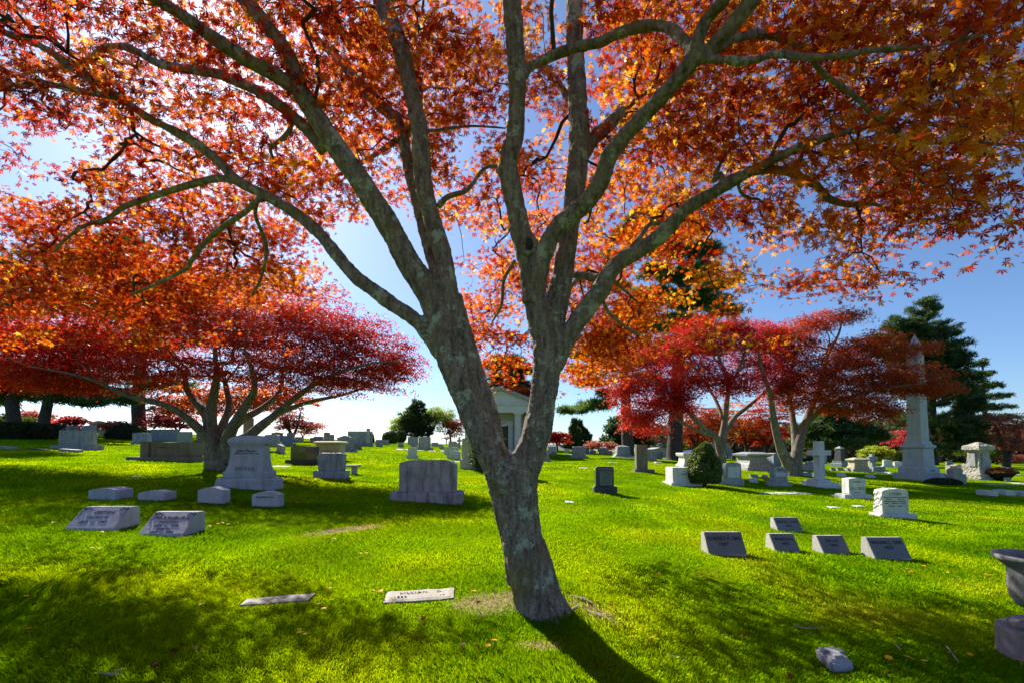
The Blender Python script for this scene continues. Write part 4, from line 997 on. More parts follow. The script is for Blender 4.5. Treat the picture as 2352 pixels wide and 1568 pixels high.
conifer('arborvitae', 'right peak of the pair of pointed evergreens on the skyline', (1340, 1033),
    [[(1340, 1036, 4, 6), (1339, 1000, 4, 4), (1334, 975, 4, 2)]],
    [(1333, 975, 4, 6, 8), (1336, 990, 4, 13, 10), (1340, 1005, 4, 18, 12), (1343, 1021, 4, 22, 12)],
    M['arbor'], 230, 60, 0.4, 0.3, tone=0.3, width=2.0, zmin=0.3, branch=False, flat=1.0)
conifer('magnolia_tree', 'dense dark magnolia behind the pine trunk right of centre', (1443, 1038),
    [[(1445, 1042, 8, 8), (1446, 1000, 8, 6), (1447, 965, 8, 3)]],
    [(1425, 985, 8, 34, 26), (1465, 985, 8, 30, 26), (1415, 1010, 8, 34, 16), (1475, 1010, 8, 26, 20), (1445, 965, 8, 30, 14)],
    M['spruce'], 420, 45, 0.6, 0.42, tone=0.5, width=3.0, zmin=0.8, flat=0.9)
conifer('evergreen_tree', 'upright clipped evergreen half hidden behind the left stem of the main maple', (1122, 1082),  # hidden evergreen added to cast the round shadow right of the trunk
    [[(1122, 1086, 0, 12), (1118, 1040, 0, 10), (1112, 960, 0, 5)]],
    [(1122, 1050, 0, 32, 26), (1116, 1010, 0, 30, 36), (1106, 960, 0, 24, 36), (1096, 925, 0, 14, 24)],
    M['arbor'], 360, 60, 0.28, 0.16, tone=0.3, width=2.0, zmin=0.1, branch=False, flat=1.0)
# far tree line on the right
far_specs = [('broadleaf_tree', 'lime green young tree behind the small obelisk and cross', (2010, 1062), [(2012, 1035, 8, 26, 14), (1998, 1042, 8, 20, 10)], 'lime', 0.5),
    ('broadleaf_tree', 'pale olive tree left of the tomb with moulded cap', (1895, 1056), [(1880, 1018, 10, 44, 16), (1910, 1010, 10, 40, 18)], 'leaf_dusky', 0.9),
    ('broadleaf_tree', 'green tree behind the rough stones right of the obelisk', (2240, 1062), [(2235, 1030, 12, 34, 22), (2260, 1045, 12, 30, 14)], 'arbor', 0.7),
    ('broadleaf_tree', 'brown green tree between the spruce and the rough stone shaft', (2290, 1064), [(2285, 1040, 14, 34, 18), (2320, 1050, 14, 34, 12)], 'leaf_dusky', 0.2),
    ('broadleaf_tree', 'dark tree behind the leftmost pine trunk', (10, 995), [(8, 975, 4, 30, 24), (50, 975, 4, 34, 18)], 'arbor', 0.6),
    ('maple_tree', 'faded red tree between the two left pine trunks', (75, 995), [(78, 965, 8, 32, 22), (60, 985, 8, 30, 12)], 'leaf_dusky', 0.6),
    ('broadleaf_tree', 'yellow green bush tree at the foot of the dark rust maple', (1545, 1042), [(1548, 1030, 3, 16, 12), (1560, 1020, 3, 12, 10)], 'lime', 0.3),
    ('broadleaf_tree', 'hazy green tree far left of the obelisk base', (2070, 1062), [(2060, 1045, 16, 40, 14), (2110, 1048, 16, 40, 12)], 'arbor', 0.6)]
for nm, lb, bp, pd, mt, tn in far_specs:
    maple(nm, lb, bp, [[(bp[0], bp[1] + 3, pd[0][2], 6), (bp[0] - 2, bp[1] - 14, pd[0][2], 4), (pd[0][0], pd[0][1], pd[0][2], 2)]], pd, M[mt], M['pine_bark'], 110, 45, 0.95, 0.3, T1, r0=0.012, tone=tn, zmin=0.4)

# --- clipped shrubs
def shrub(name, label, base_px, w, h, mat, shape='ball', depth=None, dY=0.0, n=5200, leaf=0.05, group=None, cat='shrub', tone=0.45, stem=False, top_mat=None):
    bx, by = hit(*base_px)
    if dY: by += dY; bx = (base_px[0] - 1176) / F * by
    b = Vector((bx, by, gz(bx, by)))
    root = empty(name, b); tag(root, label, cat, group)
    Wm, Hm = w / F * by / 2, h / F * by
    Dm = (depth if depth else Wm * 2) / 2
    def surf(u1, u2):
        if shape == 'box':
            p = np.stack([u1[:, 0] * 2 - 1, u1[:, 1] * 2 - 1, u2], 1)
            f = RNG.integers(0, 5, len(p))
            p[f == 0, 0] = -1; p[f == 1, 0] = 1; p[f == 2, 1] = -1; p[f == 3, 1] = -1; p[f == 4, 2] = 1
            nrm = np.zeros_like(p); nrm[f == 0, 0] = -1; nrm[f == 1, 0] = 1; nrm[(f == 2) | (f == 3), 1] = -1; nrm[f == 4, 2] = 1
            tp = 0.72 + 0.28 * np.clip(p[:, 2:3] * 1.6, 0, 1)
            return p * np.array([1, 1, 1]) * np.concatenate([tp, tp, np.ones_like(tp)], 1), nrm
        th = u1[:, 0] * 2 * math.pi
        if shape == 'ball':
            z = u2 * 1.9 - 0.9; r = np.sqrt(np.clip(1 - z * z, 0, 1)); q = np.stack([r * np.cos(th), r * np.sin(th), z], 1)
            return np.stack([q[:, 0], q[:, 1], (z + 0.9) / 1.9], 1), q
        if shape == 'dome':
            z = u2; r = (1 - z ** 2.4) ** 0.5 * (0.86 + 0.14 * np.clip(z * 4, 0, 1)); q = np.stack([r * np.cos(th), r * np.sin(th), z], 1)
            return q, q
        if shape == 'cone':
            z = u2; r = np.where(z < 0.3, 0.72 + 0.28 * (z / 0.3) ** 0.7, ((1 - z) / 0.7) ** 0.48); q = np.stack([r * np.cos(th), r * np.sin(th), z], 1)
            nn = q.copy(); nn[:, 2] = 0.5; return q, nn
        if shape == 'mushroom':
            z = u2; r = np.where(z < 0.62, 0.45 + 0.5 * (z / 0.62) ** 1.3, np.sqrt(np.clip(1 - ((z - 0.62) / 0.38) ** 2, 0, 1)) * 0.98 + .0); q = np.stack([r * np.cos(th), r * np.sin(th), z], 1)
            nn = q.copy(); nn[:, 2] = np.where(z > .62, .9, -.3); return q, nn
    u1, u2 = RNG.random((n, 2)), RNG.random(n)
    q, nn = surf(u1, u2)
    lump = 1 + 0.08 * (vnoise(q[:, 0] * 3.5, q[:, 2] * 4 + q[:, 1] * 2, 1.0, 77) - .5) * (3.5 if shape == 'cone' else 1.0)
    sc = np.array([Wm, Dm, Hm])
    pos = q * sc * lump[:, None] + RNG.normal(size=(n, 3)) * leaf * 0.35
    pos[:, 2] += (0.12 * Hm if stem else 0.0)
    nr = nn + RNG.normal(size=(n, 3)) * 0.5
    top = q[:, 2] > (0.66 if top_mat else 9)
    def part(nm, sel, mt):
        k = sel.sum()
        if not k: return
        tn = tone + 0.35 * (vnoise(pos[sel, 0], pos[sel, 2], 2.5, 41) - .5) + RNG.normal(size=k) * 0.22
        me = scatter(nm, T1, pos[sel], nr[sel], RNG.normal(size=(k, 3)), leaf * (1.2 + 1.2 * RNG.random(k)), tn)
        link(nm, me, mt, root)
    part('foliage', ~top, mat)
    if top_mat: part('new_growth', top, top_mat)
    # solid dark hull: the shade inside put into its colour
    nu, nv = 28, 14
    uu = np.linspace(0, 1, nu, endpoint=False); vv = np.linspace(0.0, 0.995, nv)
    if shape == 'box':
        bm = bmesh.new(); bmesh.ops.create_cube(bm, size=1)
        for v in bm.verts:
            k = 0.74 if v.co.z < 0 else 0.96
            v.co = Vector((v.co.x * 2 * Wm * k * .97, v.co.y * 2 * Dm * k * .97, (v.co.z + .5) * Hm * .975 - (0.1 if v.co.z < 0 else 0)))
        bmesh.ops.bevel(bm, geom=bm.edges[:], offset=0.05, segments=2, affect='EDGES')
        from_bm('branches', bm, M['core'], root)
    else:
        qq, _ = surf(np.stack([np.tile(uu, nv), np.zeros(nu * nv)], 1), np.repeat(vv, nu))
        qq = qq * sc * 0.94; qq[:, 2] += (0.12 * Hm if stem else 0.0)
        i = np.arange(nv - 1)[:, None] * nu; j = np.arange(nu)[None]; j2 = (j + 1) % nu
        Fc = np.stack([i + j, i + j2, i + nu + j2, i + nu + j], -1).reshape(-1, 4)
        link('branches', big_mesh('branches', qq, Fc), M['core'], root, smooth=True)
    if stem:
        t = Tubes(); t.add([Vector((0, 0, -.15)), Vector((0.02, 0, Hm * .2)), Vector((0, 0, Hm * .5))], [Wm * .14, Wm * .11, Wm * .06], 8); link('stem', t.mesh('stem'), M['pine_bark'], root)
    return root

shrub('hedge', 'dark clipped block hedge at the far left edge', (26, 1007), 62, 37, M['hedge'], 'box', 2.0, leaf=0.06)
shrub('hedge', 'smaller clipped block hedge tapering to its foot beside the big grey block', (92, 1008), 60, 35, M['hedge'], 'box', 1.6, leaf=0.06)
shrub('shrub', 'wide dark clipped dome shrub under the left pines', (290, 1008), 84, 36, M['hedge'], 'dome', 2.2, leaf=0.06, n=7000)
shrub('shrub', 'front ball of the pair of clipped boxwoods on the skyline', (897, 1017), 36, 27, M['boxwood'], 'ball', leaf=0.10)
shrub('shrub', 'darker rear ball of the pair of clipped boxwoods', (917, 1016), 32, 26, M['boxwood'], 'ball', dY=3, leaf=0.10, tone=0.2)
shrub('shrub', 'clipped upright boxwood right of the huge square stone', (849, 1015), 20, 23, M['boxwood'], 'dome', leaf=0.10, tone=0.3)
shrub('shrub', 'narrow clipped boxwood tucked behind the huge square stone', (841, 1014), 14, 21, M['boxwood'], 'dome', dY=-1.0, leaf=0.10)
shrub('shrub', 'lumpy green dwarf evergreen between the pale block and the arched grey stone', (1618, 1116), 78, 84, M['boxwood'], 'cone', stem=True, leaf=0.065, n=11000, tone=0.75)
shrub('shrub', 'rusty orange topped vase shaped barberry at the far right', (2297, 1103), 55, 29, M['hedge'], 'mushroom', leaf=0.05, n=6000, top_mat=M['barberry'])
shrub('shrub', 'low dark spreading shrub at the foot of the obelisk', (2166, 1111), 78, 13, M['hedge'], 'dome', 1.2, leaf=0.05)
shrub('hedge', 'dark flat topped clipped hedge beside the forked rust maple', (1850, 1064), 32, 15, M['hedge'], 'mushroom', dY=6, leaf=0.08)
shrub('hedge', 'yellow green hedge behind the forked rust maple', (1832, 1060), 66, 18, M['lime'], 'dome', 2.0, dY=12, leaf=0.12)
shrub('shrub', 'dark clipped knob behind the tall grey stele', (1490, 1034), 18, 15, M['hedge'], 'ball', dY=1, leaf=0.08)
shrub('shrub', 'small round dark bush left of the cream capped tomb', (1957, 1077), 11, 12, M['hedge'], 'ball', leaf=0.06)
shrub('shrub', 'clipped block of green behind the small stones on the left skyline', (156, 1002), 18, 12, M['hedge'], 'box', 1.0, leaf=0.08)
shrub('shrub', 'flat yellow green bush right of the rough stone shaft monument', (2316, 1088), 30, 8, M['boxwood'], 'dome', dY=2, leaf=0.06, tone=0.9)

# --- far wood that closes the view on the right, one mass
def far_wood():
    n = 26000
    px = 1500 + RNG.random(n) * 1100; Y = 120 + RNG.random(n) * 60
    X = (px - 1176) / F * Y
    top = 7.0 + 5.0 * vnoise(X, Y * 0 + 3, 0.09, 51) + 3.0 * vnoise(X, Y * 0 + 3, 0.35, 52) - 3.5 * np.clip((1750 - px) / 250, 0, 1)
    Z = ground(X, Y) + top * RNG.random(n) ** 0.7
    C = np.stack([X, Y, Z], 1)
    me = scatter('far_wood', T1, C, RNG.normal(size=(n, 3)), RNG.normal(size=(n, 3)), 1.5 + 1.0 * RNG.random(n), np.clip(vnoise(X, Z * 3, 0.12, 53) + RNG.normal(size=n) * .15, 0, 1))
    o = link('far_wood', me, leaf_mat('far_wood_leaf', [(0.0, (0.03, 0.045, 0.03)), (0.5, (0.09, 0.08, 0.05)), (0.75, (0.17, 0.09, 0.07)), (1.0, (0.16, 0.17, 0.05))], [(0.0, (0.05, 0.07, 0.03)), (1.0, (0.25, 0.18, 0.06))], 0.35))
    tag(o, 'distant mixed spring woodland closing the view on the right', 'woodland', kind='stuff')
far_wood()
# ================================================================== STONES
def outline(top, w, h):
    """front outline, x from -w/2 to w/2, z from 0 to h (counter clockwise seen from -Y)"""
    if top == 'flat': up = [(w / 2, h), (-w / 2, h)]
    elif top == 'arch':
        up = [(w / 2 * math.cos(a), h * (0.88 + 0.12 * math.sin(a))) for a in np.linspace(0, math.pi, 15)]
    elif top == 'bow':
        up = [(w / 2 - w * t, h * (0.80 + 0.20 * math.sin(math.pi * t))) for t in np.linspace(0, 1, 15)]
    elif top == 'round':
        r = min(w / 2, h * .5); up = [(w / 2 * math.cos(a), h - r + r * math.sin(a)) for a in np.linspace(0, math.pi, 17)]
    elif top == 'peak': up = [(w / 2, h * .9), (0, h), (-w / 2, h * .9)]
    elif top == 'peaklow': up = [(w / 2, h * .95), (0, h), (-w / 2, h * .95)]
    elif top == 'chamfer': up = [(w / 2, h * .86), (w * .42, h * .95), (w * .30, h), (-w * .30, h), (-w * .45, h * .94), (-w / 2, h * .9)]
    elif top == 'serp': up = [(w / 2, h * .86), (w * .40, h * .87)] + [(w * .36 - w * .72 * t, h * (0.88 + 0.12 * math.sin(math.pi * t))) for t in np.linspace(0, 1, 11)] + [(-w * .40, h * .87), (-w / 2, h * .86)]
    elif top == 'soft': up = [(w / 2, h * .93), (w * .46, h * .98), (w * .40, h), (-w * .40, h), (-w * .46, h * .98), (-w / 2, h * .93)]
    return [(-w / 2, 0), (w / 2, 0)] + up

def prism(bm, pts, y0, y1, bev=0.012):
    """extrude an x-z outline from y0 to y1, edges softened"""
    vs = [bm.verts.new((x, y0, z)) for x, z in pts]
    f = bm.faces.new(vs)
    ex = bmesh.ops.extrude_face_region(bm, geom=[f])
    nv = [g for g in ex['geom'] if isinstance(g, bmesh.types.BMVert)]
    for v in nv: v.co.y = y1
    bmesh.ops.recalc_face_normals(bm, faces=bm.faces)
    if bev > 0:
        es = [e for e in set(sum([list(v.link_edges) for v in vs + nv], [])) if len(e.link_faces) == 2 and e.calc_face_angle(0) > 0.45]
        try: bmesh.ops.bevel(bm, geom=es, offset=bev, segments=2, affect='EDGES', clamp_overlap=True)
        except Exception: pass

def box(bm, x0, x1, y0, y1, z0, z1, bev=0.012):
    b2 = bmesh.new(); prism(b2, [(x0, z0), (x1, z0), (x1, z1), (x0, z1)], y0, y1, bev)
    tmp = bpy.data.meshes.new('t'); b2.to_mesh(tmp); b2.free(); bm.from_mesh(tmp); bpy.data.meshes.remove(tmp)

def rough(bm, amp, size=0.09, keep_front=False, y_front=None, seed=0):
    """break the faces up and push them about, as rock faced stone"""
    for _ in range(5):
        es = [e for e in bm.edges if e.calc_length() > size]
        if not es: break
        bmesh.ops.subdivide_edges(bm, edges=es, cuts=1, use_grid_fill=True)
        if len(bm.verts) > 9000: break
    bmesh.ops.triangulate(bm, faces=[f for f in bm.faces if len(f.verts) > 4])
    bm.normal_update()
    mv = []
    for v in bm.verts:
        if keep_front and v.co.y < y_front + 0.03: continue
        p = Vector((v.co.x * 7 + seed, v.co.y * 7, v.co.z * 7))
        mv.append((v, v.normal * ((mnoise.noise(p) * .6 + mnoise.noise(p * 2.7) * .6 + mnoise.noise(p * 5.5) * .5) * amp * 1.25)))
    for v, d in mv: v.co += d

def rings(bm, secs, n=4, rot=0.0):
    """stack of square (or round, n large) sections: (z, half width, half depth)"""
    prev = None
    for z, a, b in secs:
        if n == 4: vs = [bm.verts.new((sx * a, sy * b, z)) for sx, sy in ((-1, -1), (1, -1), (1, 1), (-1, 1))]
        else: vs = [bm.verts.new((a * math.cos(2 * math.pi * k / n + rot), b * math.sin(2 * math.pi * k / n + rot), z)) for k in range(n)]
        if prev:
            for k in range(n): bm.faces.new((prev[k], prev[(k + 1) % n], vs[(k + 1) % n], vs[k]))
        else: bm.faces.new(vs[::-1])
        prev = vs
    bm.faces.new(prev)

def text_part(name, lines, parent, loc, mat, rot=(math.pi / 2, 0, 0), depth=0.003, align='CENTER', shear=0.0, wide=1.0, maxw=None):
    """lines: (string, size m, x, z up from loc)"""
    ob_ = None
    bm = bmesh.new()
    for s, size, dx, dz in lines:
        cu = bpy.data.curves.new('t', 'FONT'); cu.body = s; cu.size = size; cu.align_x = align; cu.align_y = 'CENTER'
        cu.extrude = depth; cu.shear = shear; cu.resolution_u = 3; cu.offset = 0.0; cu.space_character = wide
        o = bpy.data.objects.new('t', cu); COL.objects.link(o)
        dg = bpy.context.evaluated_depsgraph_get()
        me = bpy.data.meshes.new_from_object(o.evaluated_get(dg), depsgraph=dg)
        ww = max([v.co.x for v in me.vertices] or [0]) - min([v.co.x for v in me.vertices] or [0])
        if maxw and ww > maxw: me.transform(Matrix.Diagonal((maxw / ww, 1, 1, 1)))
        me.transform(Matrix.Translation((dx, dz, 0)))
        bm.from_mesh(me); bpy.data.objects.remove(o); bpy.data.meshes.remove(me); bpy.data.curves.remove(cu)
    ob_ = from_bm(name, bm, mat, parent)
    ob_.location = loc; ob_.rotation_euler = rot
    return ob_

def place(sx0, sx1, syb, dY=0.0):
    """front bottom edge between two source pixels -> (centre x, y, px per metre in source px, width m)"""
    xa, ya = hs((sx0 + sx1) / 2, syb)
    if dY: ya += dY; xa = ray((sx0 + sx1) / 2 * S2V, 1000)[0] * ya
    k = F / S2V / ya
    return xa, ya, k, (sx1 - sx0) / k

def stone(label, xl, xr, yt, yb, mat='grey', top='flat', base=None, d=None, cat='gravestone', name='headstone', group=None, roughness=0, lines=None, tmat='carved', dY=0.0, panel=None, base_rough=0, bmat=None, rz=0.0, z_by_px=False):
    """xl..xr, yt..yb: front of the tablet with its base, in source pixels; base = (xl, xr, y top)"""
    bx0, bx1 = (base[0], base[1]) if base else (xl, xr)
    x, y, k, bw = place(bx0, bx1, yb, dY)
    hit_row = (EYE - gz(x, y)) / y * (F / S2V) + 1030 / S2V      # source row of the foot of the stone
    z0 = gz(x, y)
    root = empty(name, (x, y, z0), rz); tag(root, label, cat, group)
    H = (max(hit_row, yb) - yt) / k if not dY else (hit_row - yt) / k
    if dY == 0: H = (yb - yt) / k
    w = (xr - xl) / k; cx = ((xl + xr) / 2 - (bx0 + bx1) / 2) / k
    dd = d if d else min(max(0.30 * bw, 0.16), 0.6)
    hb = (yb - base[2]) / k if base else 0.0
    ins = min(0.10, 0.14 * dd) if base else 0.0
    td = dd - 2 * ins
    bev = 0.014 if H > 0.5 else 0.008
    if base:
        bm = bmesh.new(); box(bm, -bw / 2, bw / 2, 0, dd, -0.25, hb, bev)
        if base_rough: rough(bm, base_rough, 0.08, seed=3)
        from_bm('plinth', bm, bmat or M[mat], root, smooth=bool(base_rough))
        z1 = hb
    else: z1 = -0.25
    pts = outline(top, w, H - hb)
    pts = [(px_ + cx, pz + hb) for px_, pz in pts]
    pts[0] = (pts[0][0], z1); pts[1] = (pts[1][0], z1)
    bm = bmesh.new(); prism(bm, pts, ins, ins + td, bev)
    if roughness: rough(bm, roughness, 0.05 if H < 1.2 else 0.08, keep_front=(roughness < 0.02 or lines is not None), y_front=ins, seed=len(label))
    from_bm('tablet', bm, M[mat], root, smooth=False)
    if panel:   # (x0, x1, y0, y1) source px, recess drawn as a raised smooth plate
        p0, p1 = (panel[0] - (bx0 + bx1) / 2) / k, (panel[1] - (bx0 + bx1) / 2) / k
        bm = bmesh.new(); box(bm, p0, p1, ins - 0.012, ins + 0.02, (yb - panel[3]) / k, (yb - panel[2]) / k, 0.006)
        from_bm('panel', bm, M[panel[4] if len(panel) > 4 else mat], root)
    if lines:
        # (text, centre x source px, row source px, height px)
        ll = [(s, hpx / k * 1.35, (sx - (bx0 + bx1) / 2) / k, (yb - sy) / k) for s, sx, sy, hpx in lines]
        text_part('inscription', ll, root, (0, ins - (0.0155 if panel else 0.0035), 0), M[tmat], maxw=w * .84)
    return root

def slab(label, xl, xr, yt, yb, mat='light', name='flat_marker', cat='grave marker', group='flat grave markers set in the lawn', hgt=0.03, lines=None, dY=0.0, rz=0.0, depmax=0.55):
    """stone set nearly flush: front edge row yb, back edge row yt"""
    x, y, k, w = place(xl, xr, yb, dY)
    x2, y2 = hs((xl + xr) / 2, yt + hgt * k * 0.5)
    dep = min(max(y2 - y, 0.25), depmax)
    root = empty(name, (x, y, gz(x, y)), rz); tag(root, label, cat, group)
    sl = (gz(x, y + dep) - gz(x, y)) / dep; sx = (gz(x + .3, y) - gz(x - .3, y)) / .6
    bm = bmesh.new(); box(bm, -w / 2, w / 2, 0, dep, -0.1, hgt, 0.008)
    for v in bm.verts: v.co.z += v.co.y * sl + v.co.x * sx
    from_bm('slab', bm, M[mat], root)
    return root

def bevel_marker(label, xl, xr, yb, yt, topshift, mat, lines=None, d=0.32, lean=0.45, group=None, tmat='carved', front_h=0.0, rz=0.0, ht=None):
    """slanted block: face leans back. topshift unused when lean given"""
    x, y, k, w = place(xl, xr, yb)
    H = ht if ht else (yb - yt) / k * (1 + lean * 0.15)
    root = empty('slant_marker', (x, y, gz(x, y)), rz); tag(root, label, 'grave marker', group)
    bm = bmesh.new()
    sec = [(0, -0.15), (0, front_h), (lean, H), (lean + d, H - 0.01), (lean + d + .03, -0.15)]
    a = [bm.verts.new((-w / 2, yy, zz)) for yy, zz in sec]; b = [bm.verts.new((w / 2, yy, zz)) for yy, zz in sec]
    bm.faces.new(a); bm.faces.new(b[::-1])
    for i in range(5): bm.faces.new((a[i], b[i], b[(i + 1) % 5], a[(i + 1) % 5]))
    bmesh.ops.recalc_face_normals(bm, faces=bm.faces)
    bmesh.ops.bevel(bm, geom=bm.edges[:], offset=0.006, segments=2, affect='EDGES')
    bl = from_bm('block', bm, M[mat], root)
    th = math.atan2(H - front_h, lean)
    if mat == 'slant':
        bl.data.materials.append(M['polished_shade_grey'])  # front face: polished, its shade also put into a darker grey
        for p in bl.data.polygons:
            if p.normal.y < -0.3 and p.normal.z > 0.2: p.material_index = 1
    if lines:
        sl = math.hypot(H - front_h, lean)
        n = Vector((0, -math.sin(th), math.cos(th)))
        ll = [(s, sz * sl, dx * w, (v - 0.5) * sl) for s, dx, v, sz in lines]
        c = Vector((0, lean / 2, (H + front_h) / 2)) + n * 0.0015
        text_part('inscription', ll, root, c, M[tmat], (th, 0, 0), 0.002, wide=1.08, maxw=w * .86)
    return root, w, H, th

# ---- the near slant markers on the left
def wedge_left(label, name_lines, xl, xr, yb, yt, xtl, floral=True):
    x, y, k, w = place(xl, xr, yb)
    # the top edge lies further back: solve lean and height from its row and length
    rt, w_top = yt, None
    best = None
    H = 0.30; lean = 0.34
    r, w, H, th = bevel_marker(label, xl, xr, yb, yt, 0, 'slate_blue', name_lines, d=0.13, lean=0.31, tmat='carved', front_h=0.03, ht=0.295)
    if floral:
        sl = math.hypot(H - .03, 0.31)
        n = Vector((0, -math.sin(th), math.cos(th))); up = Vector((0, math.cos(th), math.sin(th)))
        for sgn in (-1, 1):
            tb = Tubes(); rr = random.Random(5)
            c0 = Vector((sgn * w * .46, 0.155, H / 2 + .015)) + up * sl * .42 + n * .002
            # carved corner: angular leaves and a flower
            for i in range(9):
                a = Vector((-sgn * rr.random() * w * .16, 0, 0)) + up * (-rr.random() * sl * .3 * (1 if i % 2 else .25))
                if i % 2: a.x *= .3
                p = c0 + a
                q = p + Vector((rr.uniform(-.03, .03), 0, 0)) + up * rr.uniform(-.03, .03)
                tb.add([p, (p + q) / 2 + n * .002, q], [.003, .009, .002], 5)
            tb.add([c0, c0 + Vector((-sgn * w * .2, 0, 0))], [.003, .0015], 4); tb.add([c0, c0 - up * sl * .42], [.003, .0015], 4)
            link('carved_flowers', tb.mesh('carved_flowers'), M['carved'], r)
M['slate_blue'] = stone_mat('lavender_grey_granite', (0.40, 0.43, 0.50), (0.54, 0.57, 0.65), 0.35, 0.2)
wedge_left('slanted grey marker lettered VEETEN, leftmost of the near pair', [('VEETEN', 0.02, .72, .20), ('LILLIAN M.', -.02, .50, .15), ('1873  —  1963', -.04, .29, .15)], 160, 283, 1325, 1273, 192)
wedge_left('slanted grey marker lettered MARSHBURN', [('MARSHBURN', 0.0, .70, .20), ('PRESTON', -.01, .52, .14), ('1895  —  1970', -.01, .36, .13), ('EVELYN', -.01, .22, .13), ('1897  —  1989', -.01, .08, .12)], 344, 457, 1339, 1279, 370)

# ---- slant markers of the family plot on the right
zg = 'slanted family markers on the right hand lawn'
def wedge_right(label, lines, xl, xr, yb, yt, ht):
    bevel_marker(label, xl, xr, yb, yt, 0, 'slant', lines, d=0.10, lean=0.17, group=zg, tmat='carved_black', front_h=0.02, ht=ht)
M['carved_black'] = plain_mat('black_carved_letters', (0.03, 0.03, 0.034), 0.9, spec=0.1)
M['slant'] = stone_mat('slant_marker_granite', (0.42, 0.41, 0.38), (0.55, 0.54, 0.50), 0.4, 0.3, bump=0.35)
wedge_right('slant marker lettered FLORENCE M. ZINK, leftmost and widest of the front row', [('FLORENCE M. ZINK', 0, .70, .24), ('1887', -.05, .45, .22)], 1773, 1868, 1388, 1340, .31)
wedge_right('slant marker lettered MARION, second in the front row below another', [('MARION', .02, .68, .24), ('1892', 0, .42, .22)], 1939, 2001, 1380, 1341, .26)
wedge_right('slant marker lettered ZELLA, third in the front row', [('ZELLA', -.02, .70, .24), ('1883', 0, .45, .22)], 2060, 2128, 1385, 1347, .26)
wedge_right('slant marker lettered WILLIAM C. ZINK, rightmost with dandelions at its corner', [('WILLIAM C. ZINK', 0, .74, .22), ('1876', 0, .50, .2)], 2189, 2280, 1398, 1353, .30)
wedge_right('slant marker lettered GRACE C. ZINK standing behind the front row', [('GRACE C. ZINK', 0, .66, .26), ('1876', 0, .36, .22)], 1946, 2008, 1328, 1298, .25)

# ---- low round topped markers on the left
rg = 'low round topped markers in the shaded grass'
def loaf(label, xl, xr, yt, yb, d, lines=None):
    stone(label, xl, xr, yt, yb, 'slate_blue', 'bow', d=d, name='low_marker', cat='grave marker', group=rg, lines=lines, tmat='carved')
loaf('low bow topped marker, leftmost in the shaded row', 220, 289, 1219, 1249, .42)
loaf('low bow topped marker, second from the left in the shaded row', 344, 409, 1226, 1252, .34)
loaf('taller bow topped marker just left of the tapered MEYER monument foot', 493, 556, 1217, 1257, .25)
loaf('bow topped marker with small letters before the right foot of the MEYER monument', 629, 696, 1228, 1266, .22, [('WALTER H. W.', 662, 1242, 5)])

# ---- the tall tapered monument
def meyer():
    xa, ya, k, w = place(528, 676, 1222)
    b = empty('monument', (xa, ya, gz(xa, ya))); tag(b, 'tall tapered grey monument carved MEYER with flared cap and two step base', 'monument')
    c0 = (607 - 602) / k
    def h(r): return (1224 - r) / k
    D = 0.27
    def seg(name, prof, mat, rg=0, parent=b):
        bm = bmesh.new(); rings(bm, [(h(r) if r < 1230 else -0.2, a / k, dd) for r, a, dd in prof])
        for v in bm.verts: v.co.x += c0; v.co.y += D + 0.02
        if rg: rough(bm, rg, 0.07, seed=2)
        return from_bm(name, bm, mat, parent, smooth=bool(rg))
    seg('plinth', [(1240, 74, .27), (1200, 71, .265), (1197, 66, .25)], M['mey'], 0.022)
    seg('lower_block', [(1197, 55, .22), (1182, 56, .22), (1178, 50, .205)], M['mey'], 0.012)
    seg('shaft', [(1178, 50, .20), (1168, 47, .185), (1168, 46, .18), (1150, 43, .17), (1130, 41, .162), (1116, 41, .16)], M['mey'])
    cap = seg('cap', [(1116, 41.5, .165), (1113, 44, .18), (1108, 47.5, .20), (1103, 47.5, .205), (1098, 44, .195), (1094, 38, .17), (1091, 30, .13), (1089.5, 24, .10)], M['mey'])
    bm = bmesh.new()
    for i in range(17):
        x = c0 + (i - 8) * 4.6 / k; box(bm, x - 1.5 / k, x + 1.5 / k, D + .02 - .172, D + .02 - .15, h(1120.5), h(1116.5), 0.003)
    from_bm('dentil_band', bm, M['mey'], b)
    text_part('inscription', [('John Meyer', 11 / k, c0, h(1128)), ('BORN FEB. 3, 1832  DIED JAN. 16, 1901', 3.6 / k, c0, h(1135))], b, (0, D + .02 - .172, 0), M['carved_soft'])
    text_part('family_name', [('MEYER', 15 / k, c0 - .01, h(1174))], b, (0, D + .02 - .207, 0), M['carved_pale'], depth=0.008, wide=1.15)
M['mey'] = stone_mat('monument_blue_grey_granite', (0.38, 0.41, 0.48), (0.53, 0.56, 0.63), 0.4, 0.35, (0.14, 0.15, 0.16), bump=0.4)
meyer()

# ---- the big weathered block in the middle left
stone('big weathered granite block with a small carved name panel, nearest left of the main trunk', 995, 1137, 1150, 1256, 'stained', 'chamfer', base=(975, 1153, 1230), d=.55, roughness=0.016, base_rough=0.03, lines=[('GRUNER', 1064, 1189, 10)], tmat='carved_pale', panel=(1026, 1100, 1182, 1197), cat='monument', name='monument')
